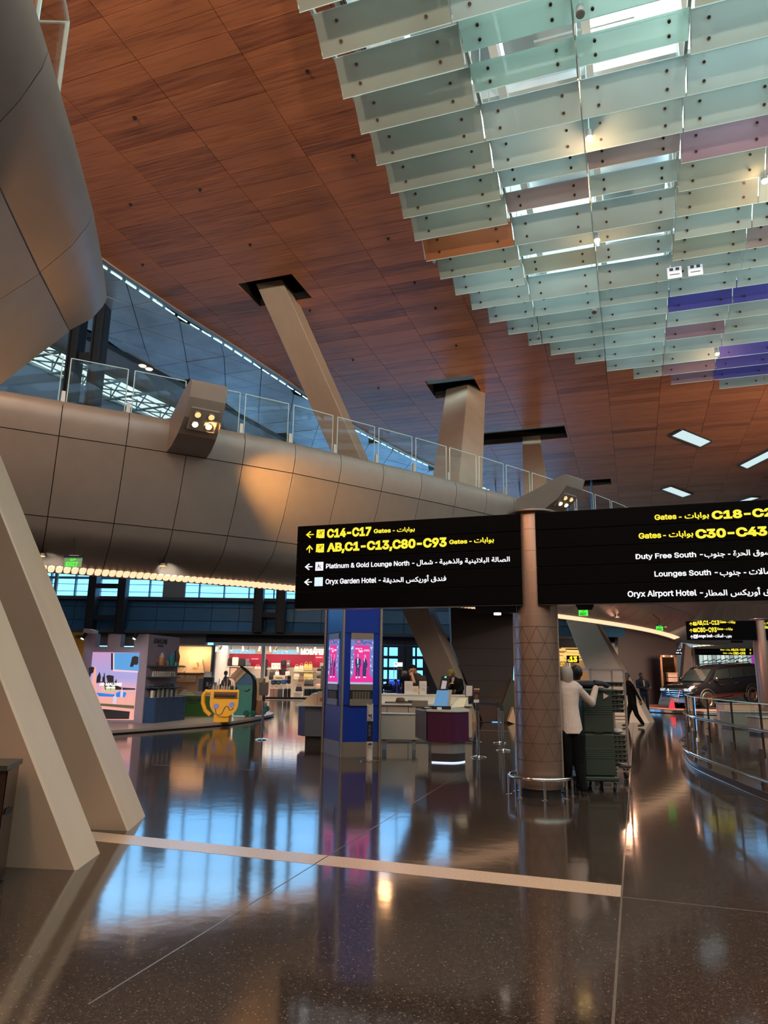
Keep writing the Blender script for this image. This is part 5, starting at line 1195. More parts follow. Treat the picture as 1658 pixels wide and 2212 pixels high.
# ================================================================== PEOPLE
SKIN_L = mat('skin_light_brown', (.42, .22, .14), .5); SKIN_D = mat('skin_dark_brown', (.09, .045, .03), .45)
CL_BLACK = mat('cloth_black', (.005, .005, .006), .9, spec=.1); CL_NAVY = mat('cloth_navy', (.012, .016, .035), .8)
CL_WHITE = mat('cloth_offwhite', (.62, .50, .45), .75, bump=(9, .5)); HAIR = mat('hair_black', (.008, .007, .007), .5)
SHOE = mat('shoe_black', (.012, .012, .013), .35); EYEW = mat('eye_white', (.6, .58, .55), .3); LIP = mat('lip_brown', (.25, .09, .07), .5)
SCARF = mat('scarf_grey', (.34, .31, .27), .8, bump=(7, .4))
class Fig:
    def __init__(s): s.p = []
    def cap(s, a, b, r0, r1, m, fl=1.): s.p.append(('c', np.array(a, float), np.array(b, float), r0, r1, m, fl)); return s
    def ell(s, c, r, m): s.p.append(('e', np.array(c, float), np.array(r, float), m)); return s
    def rings(s, R, m): s.p.append(('r', [tuple(x) for x in R], m)); return s      # (z, cx, cy, rx, ry)
    def hand(s, w_, d, side, m, curl=.25, k=1.):
        """palm and five unequal fingers; d = pointing direction, side = towards the thumb"""
        w_ = np.array(w_, float); d = np.array(d, float); d /= np.linalg.norm(d); t = np.array(side, float); t -= d*(t @ d); t /= np.linalg.norm(t); nrm = np.cross(d, t)
        for a in (-1.5, -.5, .5, 1.5): s.cap(w_ + t*a*.008*k, w_ + d*.085*k + t*a*.020*k, .016*k, .013*k, m)
        for a, L in ((1.5, .070), (.5, .082), (-.5, .076), (-1.5, .058)):
            p = w_ + d*.085*k + t*a*.021*k; q = p + (d*math.cos(curl) + nrm*math.sin(curl))*L*.55*k + t*a*.003; r = q + (d*math.cos(2.2*curl) + nrm*math.sin(2.2*curl))*L*.5*k
            s.cap(p, q, .0105*k, .0095*k, m); s.cap(q, r, .0095*k, .008*k, m)
        p = w_ + d*.018*k + t*.02*k; q = p + (d*.6 + t*.75)*.045*k; s.cap(p, q, .013*k, .011*k, m); s.cap(q, q + (d*.9 + t*.3)*.032*k, .011*k, .009*k, m); return s
    def head(s, c, fw, m, k=1., up=(0, 0, 1)):
        """skull, jaw, nose, ears, eyes and mouth; fw = facing direction"""
        c = np.array(c, float); f = np.array(fw, float); f /= np.linalg.norm(f); u = np.array(up, float); u -= f*(u @ f); u /= np.linalg.norm(u); r = np.cross(f, u)
        s.ell(c, (.078*k, .092*k, .112*k) if abs(f[1]) > abs(f[0]) else (.092*k, .078*k, .112*k), m)
        s.cap(c - u*.05*k + f*.025*k, c - u*.088*k + f*.045*k, .056*k, .034*k, m)
        s.cap(c + f*.088*k - u*.0*k, c + f*.112*k - u*.03*k, .010*k, .015*k, m)
        for a in (-1, 1):
            s.cap(c + r*a*.078*k - f*.01*k - u*.025*k, c + r*a*.084*k - f*.014*k + u*.02*k, .012*k, .016*k, m)
            s.ell(c + f*.082*k + r*a*.032*k + u*.006*k, (.013*k,)*3, 'eye'); s.ell(c + f*.092*k + r*a*.032*k + u*.006*k, (.007*k,)*3, 'pupil')
            s.cap(c + f*.086*k + r*a*.015*k + u*.026*k, c + f*.08*k + r*a*.05*k + u*.024*k, .006*k, .005*k, 'pupil')
        s.cap(c + f*.086*k - r*.022*k - u*.055*k, c + f*.086*k + r*.022*k - u*.055*k, .009*k, .009*k, 'lip'); return s
    def mesh(s):
        B = MB()
        for p in s.p:
            if p[0] == 'c':
                a, b, r0, r1 = Vector(p[1]), Vector(p[2]), p[3], p[4]; d = (b-a); L = d.length; d = d.normalized() if L > 1e-6 else Vector((0, 0, 1)); o = d.orthogonal().normalized(); q = d.cross(o); R = []
                for ang in (-90, -60, -30, 0): t = math.radians(ang); R.append((a + d*r0*math.sin(t), max(.0005, r0*math.cos(t))))
                for ang in (0, 30, 60, 90): t = math.radians(ang); R.append((b + d*r1*math.sin(t), max(.0005, r1*math.cos(t))))
                B.loft([[c + (o*math.cos(2*PI*i/12) + q*math.sin(2*PI*i/12))*rr for i in range(12)] for c, rr in R])
            elif p[0] == 'e': B.ell(p[1], p[2], 16, 10)
            else: B.loft([[(cx + rx*math.cos(2*PI*i/24), cy + ry*math.sin(2*PI*i/24), z) for i in range(24)] for z, cx, cy, rx, ry in p[1]])
        return B
    def dist(s, X):
        D = []
        for p in s.p:
            if p[0] == 'c':
                a, b = p[1], p[2]; ab = b-a; t = np.clip(((X-a) @ ab)/max(1e-9, ab @ ab), 0, 1); D.append(np.linalg.norm(X-(a+t[:, None]*ab), axis=1) - (p[3]+(p[4]-p[3])*t))
            elif p[0] == 'e': D.append((np.linalg.norm((X-p[1])/p[2], axis=1)-1)*p[2].min())
            else:
                R = sorted(p[1]); zs = [r[0] for r in R]; z = X[:, 2]; f = lambda i: np.interp(z, zs, [r[i] for r in R])
                rx, ry = f(3), f(4); q = (np.sqrt(((X[:, 0]-f(1))/rx)**2 + ((X[:, 1]-f(2))/ry)**2)-1)*np.minimum(rx, ry); out = np.maximum(zs[0]-z, z-zs[-1]); D.append(np.where(out > 0, np.hypot(np.maximum(q, 0), out), q))
        return np.array(D)
    def build(s, mats, parent, vox, sm=3):
        mats = dict(mats); mats.setdefault('eye', EYEW); mats.setdefault('pupil', HAIR); mats.setdefault('lip', LIP)
        src = s.mesh().build('body_src', BLACK); md = src.modifiers.new('r', 'REMESH'); md.mode = 'VOXEL'; md.voxel_size = vox
        m2 = src.modifiers.new('s', 'SMOOTH'); m2.iterations = sm; m2.factor = .5
        me = bpy.data.meshes.new_from_object(src.evaluated_get(bpy.context.evaluated_depsgraph_get())); bpy.data.objects.remove(src)
        me.name = 'body'; n = len(me.polygons); c = np.zeros(n*3); me.polygons.foreach_get('center', c); D = s.dist(c.reshape(-1, 3)).argmin(0)
        keys = []; idx = []
        for p in s.p:
            k = p[5] if p[0] == 'c' else (p[3] if p[0] == 'e' else p[2])
            if k not in keys: keys.append(k)
            idx.append(keys.index(k))
        me.materials.clear()
        for k in keys: me.materials.append(mats[k])
        me.polygons.foreach_set('material_index', [idx[i] for i in D]); me.polygons.foreach_set('use_smooth', [True]*n)
        o = bpy.data.objects.new('body', me); COL.objects.link(o); o.parent = parent; return o
def legs(F, hip, knees, ankles, mt, shoe, k=1., toes=((0, .1), (0, .1)), loose=1.):
    for (sx, kn, an, to) in ((-1, knees[0], ankles[0], toes[0]), (1, knees[1], ankles[1], toes[1])):
        h = np.array(hip) + np.array([sx*.085*k, 0, 0]); F.cap(h, kn, .092*k*loose, .066*k*loose, mt); F.cap(kn, an, .066*k*loose, .050*k*loose, mt)
        a = np.array(an, float); F.cap(a + [0, 0, -.02], a + [to[0]*.6, to[1]*.6, -.055], .046*k, .042*k, shoe); F.cap(a + [0, 0, -.05], a + [to[0]*1.5, to[1]*1.5, -.065], .044*k, .034*k, shoe)
def cap_hair(name, c, r, mt, parent, cut=-.2, k=8, bump=.0):
    """a cap of hair / cloth over the skull: upper part of an ellipsoid, thickened"""
    B = MB(); rings = []
    for j in range(k+1):
        t = cut + (PI/2-cut)*j/k; cz = max(.02, math.cos(t)); rings.append([(c[0]+r[0]*cz*math.cos(2*PI*i/18), c[1]+r[1]*cz*math.sin(2*PI*i/18), c[2]+r[2]*math.sin(t)) for i in range(18)])
    B.loft(rings); return B.build(name, mt, parent, True)

# --- woman with the grey scarf, seen from behind, right hand up on the trolley
lw_ = Loc(1243, 1717); K = lw_.z(1440)/1.66
wm = thing('person', 'person in off-white shirt and grey headscarf, seen from behind, hand on the green trolley', 'person', lw_.p, YAW)
X = lambda px, y=1560: lw_.x(px, y); Zp = lambda py: lw_.z(py, 1240)
F = Fig()
xc = X(1229); F.rings([(Zp(1584), X(1232), .0, .155, .120), (Zp(1570), X(1232), 0, .150, .118), (Zp(1545), X(1230), 0, .138, .112), (Zp(1525), X(1229), 0, .132, .108), (Zp(1500), X(1229), 0, .150, .110), (Zp(1486), X(1230), 0, .168, .105), (Zp(1476), X(1230), 0, .150, .085), (Zp(1470), X(1228), 0, .09, .07)], 'shirt')
F.cap((X(1209), 0, Zp(1490)), (X(1252), 0, Zp(1488)), .062, .062, 'shirt')
F.cap((X(1228), 0, Zp(1478)), (X(1226), .01, Zp(1462)), .055, .05, 'skin')
F.head((X(1226), .01, Zp(1455)), (.2, 1, 0), 'skin', 1.)
sh = (X(1250), .0, Zp(1489)); el = (X(1284), .10, Zp(1519)); wr_ = (X(1297), .16, Zp(1486))
F.cap(sh, el, .062, .052, 'shirt'); F.cap(el, wr_, .052, .040, 'shirt')
F.hand((wr_[0]+.002, wr_[1]+.01, wr_[2]+.012), (.55, .5, -.05), (-.3, 1, .1), 'skin', .15, 1.05)
shl = (X(1209), 0, Zp(1490)); ell_ = (X(1207), .14, Zp(1530)); wl2 = (X(1211), .32, Zp(1530)); F.cap(shl, ell_, .058, .05, 'shirt'); F.cap(ell_, wl2, .05, .04, 'shirt'); F.hand(wl2, (.2, 1, 0), (0, 0, 1), 'skin', .5)
legs(F, (X(1232), .0, Zp(1588)), [(X(1222), .03, Zp(1650)), (X(1246), .0, Zp(1650))], [(X(1226), .14, .085), (X(1250), -.06, .085)], 'trousers', 'shoe', 1.05, ((-.01, .09), (.015, .09)), 1.05)
F.build({'shirt': CL_WHITE, 'skin': SKIN_L, 'trousers': CL_BLACK, 'shoe': SHOE}, wm, .0065)
B = MB(); hc = (X(1226), .0, Zp(1455))
B.loft([[(hc[0]+dx+rx*math.cos(2*PI*i/24), hc[1]+dy+ry*math.sin(2*PI*i/24), z) for i in range(24)] for z, dx, dy, rx, ry in [(Zp(1477), .012, -.005, .078, .075), (Zp(1472), .010, -.008, .080, .080), (Zp(1465), .004, -.012, .086, .092), (Zp(1455), .0, -.012, .090, .104), (Zp(1447), -.002, -.008, .086, .100), (Zp(1442), -.004, -.004, .068, .082), (Zp(1439.3), -.004, .0, .035, .045)]])
B.build('headscarf', SCARF, wm, True)
# --- colleague hidden behind the trolley: black hair, white collar, dark sleeve along the cart top
l2 = Loc(1247, 1690); mn = thing('person', 'person with short black hair and white collar, mostly hidden behind the dark green trolley', 'person', l2.p, YAW)
F = Fig(); x0 = l2.x(1245, 1470); Z2 = lambda py: l2.z(py, 1245)
F.rings([(Z2(1600), x0, 0, .15, .11), (Z2(1540), x0, 0, .15, .11), (Z2(1500), x0, 0, .19, .115), (Z2(1488), x0, 0, .19, .10), (Z2(1479), x0, 0, .12, .08), (Z2(1471), x0, 0, .07, .065)], 'shirt')
F.cap((x0, 0, Z2(1480)), (x0, .0, Z2(1465)), .056, .052, 'skin'); F.head((x0+.0, .01, Z2(1455)), (0, 1, 0), 'skin')
for s_ in (-1, 1):
    a = (x0+s_*.19, 0, Z2(1490)); F.cap(a, (x0+s_*.25, .06, Z2(1530)), .055, .046, 'shirt'); F.cap((x0+s_*.25, .06, Z2(1530)), (x0+s_*.2, .28, Z2(1540)), .046, .036, 'shirt'); F.hand((x0+s_*.2, .28, Z2(1540)), (0, 1, -.1), (-s_, 0, .2), 'skin', .4)
legs(F, (x0, 0, .9), [(x0-.1, .02, .48), (x0+.1, .02, .48)], [(x0-.1, 0, .085), (x0+.1, 0, .085)], 'trousers', 'shoe')
F.build({'shirt': CL_WHITE, 'skin': SKIN_D, 'trousers': CL_BLACK, 'shoe': SHOE}, mn, .0085)
cap_hair('hair', (x0, -.006, Z2(1453)), (.087, .103, .118), HAIR, mn, -.45)
B = MB(); B.lathe([(.075, 0), (.082, .02), (.072, .045)], (x0, 0, Z2(1479)), 20); B.build('collar', CL_WHITE, mn, True)
B = MB(); B.lathe([(.079, 0), (.082, .008), (.077, .016)], (x0, 0, Z2(1475)), 20); B.build('lanyard', CL_NAVY, mn, True)
# --- person walking behind the tray rack
l3 = Loc(1362, 1571); wk = thing('person', 'person in dark clothes striding left behind the tray rack', 'person', l3.p, YAW)
F = Fig(); Z3 = lambda py: l3.z(py, 1362); X3 = lambda px: l3.x(px, 1500)
F.rings([(Z3(1520), X3(1364), 0, .13, .15), (Z3(1500), X3(1363), 0, .13, .17), (Z3(1482), X3(1361), 0, .12, .19), (Z3(1474), X3(1359), 0, .09, .15), (Z3(1470), X3(1357), 0, .06, .07)], 'top')
F.cap((X3(1357), 0, Z3(1473)), (X3(1355), 0, Z3(1466)), .055, .05, 'skin'); F.head((X3(1354), 0, Z3(1462)), (-1, 0, 0), 'skin', 1.05)
for s_, dx in ((-1, .18), (1, -.14)):
    a = (X3(1361), s_*.19, Z3(1480)); e_ = (X3(1363)+dx*.5, s_*.22, Z3(1497)); w3 = (X3(1360)+dx*1.4, s_*.2, Z3(1512)); F.cap(a, e_, .058, .048, 'top'); F.cap(e_, w3, .046, .036, 'top'); F.hand(w3, (dx, 0, -1), (-1, 0, 0), 'skin', .3)
for a, kn, an in ((.08, (X3(1355), .08, Z3(1543)), (X3(1352), .08, .10)), (-.08, (X3(1370), -.08, Z3(1543)), (X3(1382), -.08, .12))):
    F.cap((X3(1364), a, Z3(1520)), kn, .10, .072, 'top'); F.cap(kn, an, .072, .055, 'top'); F.cap((an[0], an[1], an[2]-.04), (an[0]-.14, an[1], .055), .045, .035, 'shoe')
F.build({'top': CL_BLACK, 'skin': mat('skin_brown', (.18, .085, .055), .5), 'shoe': SHOE}, wk, .011)
cap_hair('hair', (X3(1354.8), 0, Z3(1461)), (.108, .094, .118), HAIR, wk, -.1)
# --- guard standing with folded hands near the pale plinth
l4 = Loc(1388, 1543); gd = thing('person', 'person in dark suit and yellow tie standing with hands folded by the dark plum wall', 'person', l4.p, YAW)
F = Fig(); Z4 = lambda py: l4.z(py, 1388); X4 = lambda px: l4.x(px, 1480)
F.rings([(Z4(1500), X4(1390), 0, .19, .13), (Z4(1485), X4(1389), 0, .20, .14), (Z4(1473), X4(1387), 0, .24, .14), (Z4(1468), X4(1386), 0, .17, .11), (Z4(1465), X4(1385), 0, .08, .08)], 'suit')
F.cap((X4(1385), -.02, Z4(1467)), (X4(1385), -.02, Z4(1462)), .06, .055, 'skin'); F.head((X4(1385), -.02, Z4(1459.5)), (.25, -1, .05), 'skin', 1.08)
for s_ in (-1, 1):
    a = (X4(1387)+s_*.23, 0, Z4(1472)); e_ = (X4(1389)+s_*.28, -.05, Z4(1484)); w3 = (X4(1392)+s_*.05, -.24, Z4(1488.5)); F.cap(a, e_, .07, .056, 'suit'); F.cap(e_, w3, .055, .045, 'suit'); F.hand(w3, (-s_, -.1, -.2), (0, 0, 1), 'skin', .4, 1.1)
legs(F, (X4(1390), 0, .92), [(X4(1390)-.11, -.02, .5), (X4(1390)+.11, -.02, .5)], [(X4(1390)-.11, 0, .085), (X4(1390)+.11, 0, .085)], 'suit', 'shoe', 1.1, ((-.02, -.1), (.02, -.1)))
F.cap((X4(1387.5), -.145, Z4(1470)), (X4(1388.5), -.155, Z4(1482)), .03, .025, 'tie')
F.build({'suit': CL_NAVY, 'skin': SKIN_D, 'shoe': SHOE, 'tie': mat('tie_yellow', (.55, .40, .12), .6)}, gd, .012)
cap_hair('hair', (X4(1384.6), 0, Z4(1458.6)), (.098, .108, .118), HAIR, gd, .2)
# --- man in black cap at the counter, hand to his mouth
l5 = Loc(895, 1590, 0, 19.6); m5 = thing('person', 'person in black cap and dark sweater, hand raised to the mouth, behind the counter', 'person', l5.p, YAW)
F = Fig(); Z5 = lambda py: l5.z(py, 895); X5 = lambda px: l5.x(px, 1480)
F.rings([(Z5(1560), X5(898), 0, .17, .13), (Z5(1510), X5(899), 0, .17, .13), (Z5(1485), X5(901), 0, .20, .14), (Z5(1468), X5(902), 0, .21, .14), (Z5(1460), X5(900), 0, .16, .11), (Z5(1454), X5(898), 0, .09, .085)], 'top')
F.cap((X5(898), 0, Z5(1457)), (X5(893.5), -.03, Z5(1447)), .062, .056, 'skin'); F.head((X5(890.5), -.05, Z5(1446)), (-1, -.25, -.35), 'skin', 1.08)
F.cap((X5(889), -.14, Z5(1464)), (X5(894), -.26, Z5(1478)), .068, .055, 'top'); F.cap((X5(894), -.26, Z5(1478)), (X5(889.5), -.20, Z5(1460)), .05, .038, 'skin'); F.hand((X5(889.5), -.2, Z5(1460)), (-.35, .1, 1), (-1, -.3, 0), 'skin', .55, 1.1)
F.cap((X5(915), 0, Z5(1464)), (X5(918), -.08, Z5(1482)), .07, .056, 'top'); F.cap((X5(918), -.08, Z5(1482)), (X5(908), -.28, Z5(1493)), .055, .042, 'top'); F.hand((X5(908), -.28, Z5(1493)), (-1, -.3, 0), (0, 0, 1), 'skin', .4)
legs(F, (X5(898), 0, .9), [(X5(898)-.1, 0, .48), (X5(898)+.1, 0, .48)], [(X5(898)-.1, 0, .085), (X5(898)+.1, 0, .085)], 'top', 'shoe')
F.build({'top': mat('cloth_dark_maroon', (.016, .009, .010), .8), 'skin': SKIN_L, 'shoe': SHOE}, m5, .009)
c = (X5(890), -.04, Z5(1444)); cap_hair('cap', c, (.112, .10, .105), CL_BLACK, m5, .05)
B = MB(); B.loft([[(c[0]-.07, c[1]-.085, c[2]+.01), (c[0]-.07, c[1]+.075, c[2]+.01), (c[0]-.07, c[1]+.075, c[2]+.03), (c[0]-.07, c[1]-.085, c[2]+.03)], [(c[0]-.20, c[1]-.09, c[2]-.085), (c[0]-.20, c[1]+.03, c[2]-.085), (c[0]-.20, c[1]+.03, c[2]-.07), (c[0]-.20, c[1]-.09, c[2]-.07)]]); B.build('cap_peak', CL_BLACK, m5)
B = MB(); B.ell((X5(917), .10, Z5(1474)), (.10, .11, .18), 14, 9); B.build('backpack', CL_BLACK, m5, True)
# --- man with cropped yellow-green hair bending at the terminal
l6 = Loc(982, 1590, 0, 19.8); m6 = thing('person', 'person in black hoodie with lanyard and cropped greenish hair bending over the black terminal', 'person', l6.p, YAW)
F = Fig(); Z6 = lambda py: l6.z(py, 980); X6 = lambda px: l6.x(px, 1480)
F.rings([(Z6(1560), X6(983), .05, .17, .13), (Z6(1505), X6(983), .04, .17, .13), (Z6(1488), X6(985), .0, .20, .14), (Z6(1475), X6(985), -.02, .19, .15), (Z6(1467), X6(982), -.03, .14, .12), (Z6(1462), X6(978), -.04, .08, .08)], 'top')
F.cap((X6(978), -.05, Z6(1464)), (X6(975), -.07, Z6(1459)), .062, .056, 'skin'); F.head((X6(973), -.09, Z6(1456)), (-.75, -.6, -.5), 'skin', 1.1)
F.cap((X6(994), 0, Z6(1471)), (X6(997), -.08, Z6(1487)), .072, .058, 'top'); F.cap((X6(997), -.08, Z6(1487)), (X6(984), -.3, Z6(1494)), .055, .042, 'top'); F.hand((X6(984), -.3, Z6(1494)), (-1, -.2, 0), (0, 0, 1), 'skin', .4)
F.cap((X6(972), -.1, Z6(1472)), (X6(967), -.2, Z6(1484)), .07, .055, 'top'); F.cap((X6(967), -.2, Z6(1484)), (X6(966), -.34, Z6(1480)), .05, .04, 'skin'); F.hand((X6(966), -.34, Z6(1480)), (-.6, -.4, .1), (0, 0, 1), 'skin', .4)
legs(F, (X6(983), .05, .9), [(X6(983)-.1, 0, .48), (X6(983)+.1, 0, .48)], [(X6(983)-.1, .05, .085), (X6(983)+.1, .05, .085)], 'top', 'shoe')
F.build({'top': CL_BLACK, 'skin': SKIN_D, 'shoe': SHOE}, m6, .009)
cap_hair('hair', (X6(973.4), -.08, Z6(1454.6)), (.104, .104, .118), mat('hair_olive', (.10, .09, .015), .7), m6, -.1)
B = MB(); B.tube([(X6(976), -.16, Z6(1464)), (X6(974.5), -.19, Z6(1470)), (X6(974), -.2, Z6(1475)), (X6(978), -.19, Z6(1470)), (X6(979), -.15, Z6(1463))], .008, 5); B.build('lanyard', WHITE, m6)
B = MB(); B.box((X6(970), -.215, Z6(1477)), (X6(978), -.205, Z6(1474.5))); B.build('chest_print', mat('print_orange', (.6, .28, .1), .6), m6)

# ================================================================== CATERING TROLLEYS
GRNT = mat('trolley_green', (.022, .034, .024), .55); GRNT2 = mat('tray_green', (.10, .105, .085), .5)
lt = Loc(1296, 1710); cart = thing('catering_trolley', 'dark green insulated catering boxes stacked on a wheeled dolly, beside the scarfed person', 'trolley', lt.p, YAW)
XT = lambda px, py: lt.at(px, py)[0]; ZT_ = lambda py: lt.z(py, 1296)
w_l, w_r = lt.at(1262, 1640)[0], lt.at(1330, 1640)[0]; zb = ZT_(1683); zm = ZT_(1584); zt = ZT_(1488)
DP_ = .66
def ins_box(z0, z1, nm, notch):
    B = MB(); B.cbox((w_l, 0, z0), (w_r, DP_, z1), .022)
    n = 5; zr = z0 + (z1-z0)*.42
    for k in range(n): B.cbox((w_l+.02, -.006, zr+k*.028), (w_r-.02, .01, zr+k*.028+.014), .004)
    o = B.build(nm, GRNT, cart)
    if notch:
        B = MB(); B.box((XT(1284, 1584), -.004, z0+.0), (XT(1302, 1584), .02, z0+.022)); q = B.build('finger_notch', BLACK, o)
    return o
ins_box(zb+.03, zm-.004, 'lower_box', False); ins_box(zm, zt, 'upper_box', True)
B = MB(); B.cbox((w_l-.012, -.02, zb-.03), (XT(1338, 1683), DP_+.03, zb+.03), .015); B.build('dolly', GRNT, cart)
B = MB(); B.cbox((w_l-.008, -.012, zt-.05), (w_r+.008, DP_+.01, zt), .015); B.build('lid', GRNT, cart)
for i, (px, dy) in enumerate([(1269, .06), (1330, .06), (1297, .52), (1325, .56)]):
    x = XT(px, 1700); fk = MB(); fk.box((x-.028, dy-.03, .06), (x-.020, dy+.03, zb-.03)); fk.box((x+.020, dy-.03, .06), (x+.028, dy+.03, zb-.03)); fk.cbox((x-.035, dy-.04, zb-.045), (x+.035, dy+.04, zb-.03), .004); f_ = fk.build('caster_fork', CHROME, cart)
    wh = MB(); r = .052; wh.lathe([(.004, -.016), (r*.7, -.018), (r, -.012), (r, .012), (r*.7, .018), (.004, .016)], (0, 0, 0), 18); wo = wh.build('caster_wheel', mat('rubber_black', (.012, .012, .012), .6), f_, True); wo.rotation_euler = (0, PI/2, 0); wo.location = (x, dy+.01, r)
    hb = MB(); hb.cyl((x-.022, dy+.01, r), (x+.022, dy+.01, r), .022, n=10); hb.build('wheel_hub', CHROME, f_)
for i, (px, py, lab) in enumerate([(1300, 1489, 'dark blue folded jacket lying on top of the dark green trolley')]):
    jk = thing('jacket', lab, 'jacket', tuple(np.array(lt.p) + RH*XT(1280, 1480) + FH*.25 + np.array([0, 0, zt])), YAW); B = MB(); B.ell((0, 0, .05), (.22, .17, .06), 18, 8, .7); B.build('cloth', CL_NAVY, jk, True); B = MB(); B.tube([(.05, -.12, .07), (.18, -.1, .06), (.27, -.05, .035)], [.05, .045, .03], 8); B.build('sleeve', CL_NAVY, jk, True)
nt_ = thing('paper_note', 'pink paper note hanging below the hand on the green trolley', 'paper', tuple(np.array(lt.p) + RH*XT(1305, 1500) - FH*.03 + np.array([0, 0, 0])), YAW); B = MB()
q = [(lt.at(*p)[0]-XT(1305, 1500), lt.at(*p)[1]) for p in [(1301, 1497), (1313, 1503), (1301.5, 1510)]]; B.prism(q, lambda x, z: (x, 0, z), lambda x, z: (x, .004, z)); B.build('sheet', PAP, nt_)
# tall tray rack behind it
lk2 = Loc(1352, 1684); rk = thing('tray_rack', 'tall wheeled rack of pale steel with dark green perforated trays right of the trolley', 'rack', lk2.p, YAW)
RKM = mat('rack_frame', (.50, .38, .33), .4, .5); XK = lambda px, py: lk2.at(px, py)[0]; ZK = lambda py: lk2.z(py, 1350)
xl_, xr2 = XK(1272, 1445), XK(1349, 1448); zb2, zt2 = .16, ZK(1445); DD = .62
B = MB()
for x in (xl_, xr2-.03):
    for y in (0, DD): B.box((x, y, zb2), (x+.03, y+.03, zt2))
for z in (zb2, zt2-.03, ZK(1549), ZK(1556), ZK(1668)):
    for y in (0, DD): B.box((xl_, y, z), (xr2, y+.03, z+.02 if z < zt2-.05 else z+.03))
for z in (zb2, zt2-.03):
    for x in (xl_, xr2-.03): B.box((x, 0, z), (x+.03, DD+.03, z+.03))
B.build('frame', RKM, rk)
def tray(z, h):
    xa, xb = xl_+.05, xr2-.04; B = MB(); B.prism([(xa, .02), (xb, .02), (xb, DD), (xa, DD)], lambda x, y: (xa+.02+(x-xa)*.95, y, z), lambda x, y: (x, y, z+h-.012)); B.box((xa-.012, .0, z+h-.014), (xb+.012, DD+.01, z+h)); o = B.build('tray', GRNT2, rk)
    H = MB(); n = 7
    for k in range(n): x = xa + (xb-xa)*(k+.5)/n; H.cyl((x, .028, z+h*.45), (x, .012, z+h*.45), .018, n=8)
    H.build('grip_holes', BLACK, o)
zz = [1472.5, 1483.5, 1489.5, 1500, 1510, 1520, 1530, 1539.5]
for a, b in zip(zz[1:], zz): 
    if ZK(b)-ZK(a) > .045: tray(ZK(a), ZK(b)-ZK(a)-.008)
zz = [1587, 1597, 1607.5, 1618, 1627, 1637, 1648]
for a, b in zip(zz[1:], zz): tray(ZK(a), ZK(b)-ZK(a)-.008)
B = MB(); B.ell((XK(1340, 1584), .25, ZK(1586)+.03), (.10, .2, .035), 14, 6, .6); B.build('white_cloth', mat('cloth_white', (.7, .62, .6), .8, bump=(14, .8)), rk, True)
for i, (x, y) in enumerate(((xl_+.05, .05), (xr2-.06, .05), (xr2-.06, DD-.03), (xl_+.05, DD-.03))):
    fk = MB(); fk.box((x-.03, y-.03, .06), (x-.022, y+.03, zb2)); fk.box((x+.022, y-.03, .06), (x+.03, y+.03, zb2)); f_ = fk.build('caster_fork', DARK, rk)
    wh = MB(); wh.lathe([(.004, -.018), (.06, -.018), (.065, 0), (.06, .018), (.004, .018)], (0, 0, 0), 16); wo = wh.build('caster_wheel', mat('rubber_black', (.012, .012, .012), .6), f_, True); wo.rotation_euler = (0, PI/2, 0); wo.location = (x, y, .065)
B = MB(); B.cbox((XK(1336, 1655), -.05, ZK(1656)), (XK(1362, 1655), .12, ZK(1653)), .008); B.build('foot_plate', DARK, rk)
# blue-white trolley seen between the person and the green trolley
lb2 = Loc(1254, 1706); bt2 = thing('linen_trolley', 'blue and white slatted trolley mostly hidden behind the scarfed person', 'trolley', lb2.p, YAW); XB = lambda px: lb2.at(px, 1600)[0]; ZB_ = lambda py: lb2.z(py, 1255)
BLT = mat('trolley_blue', (.10, .19, .34), .4)
B = MB(); B.cbox((XB(1236), .10, ZB_(1675)), (XB(1265), .5, ZB_(1525)), .015); B.build('body', BLT, bt2)
for za in list(np.linspace(1533, 1543, 3)) + list(np.linspace(1619, 1643, 6)):
    B = MB(); B.box((XB(1250), .085, ZB_(za+2)), (XB(1264), .105, ZB_(za))); B.build('vent_slat', mat('slat_pale_blue', (.50, .62, .75), .4), bt2)
B = MB(); B.cbox((XB(1227), .0, ZB_(1677)), (XB(1262), .5, ZB_(1667)), .008); B.build('bumper', mat('bumper_blue', (.22, .33, .5), .4), bt2)
for x, y in ((XB(1238), .12), (XB(1258), .42)):
    f_ = MB(); f_.box((x-.025, y-.02, .05), (x+.025, y+.02, ZB_(1677))); fo = f_.build('caster_fork', DARK, bt2); wh = MB(); wh.lathe([(.004, -.018), (.055, -.018), (.06, 0), (.055, .018), (.004, .018)], (0, 0, 0), 16); wo = wh.build('caster_wheel', mat('rubber_black', (.012, .012, .012), .6), fo, True); wo.rotation_euler = (0, PI/2, 0); wo.location = (x, y, .06)
# ================================================================== FRAGRANCE KIOSK ON ITS PLATFORM (left)
KP = mat('kiosk_mauve', (.30, .25, .33), .5); KBL = mat('cabinet_blue', (.010, .045, .13), .45); KGR = mat('counter_green', (.025, .115, .006), .45); KYE = mat('panel_yellow', (.62, .33, .01), .5)
pts = [G(x, y) for x, y in [(60, 1600), (180, 1592), (240, 1587), (320, 1581), (420, 1573), (500, 1566), (545, 1559), (585, 1550), (592, 1546)]]
poly = [tuple(p[:2]) for p in pts] + [tuple(G(560, 1538)[:2]), tuple(G(440, 1535)[:2]), tuple(G(200, 1545)[:2]), tuple(G(40, 1560)[:2])]
plat = thing('display_platform', 'low pale display platform with rounded edge under the fragrance stand', 'platform', tuple(pts[3]))
B = MB(); B.prism(poly, lambda x, y: (x, y, .03), lambda x, y: (x, y, .10)); wb(B, 'deck', mat('platform_pale', (.42, .34, .30), .25), plat)
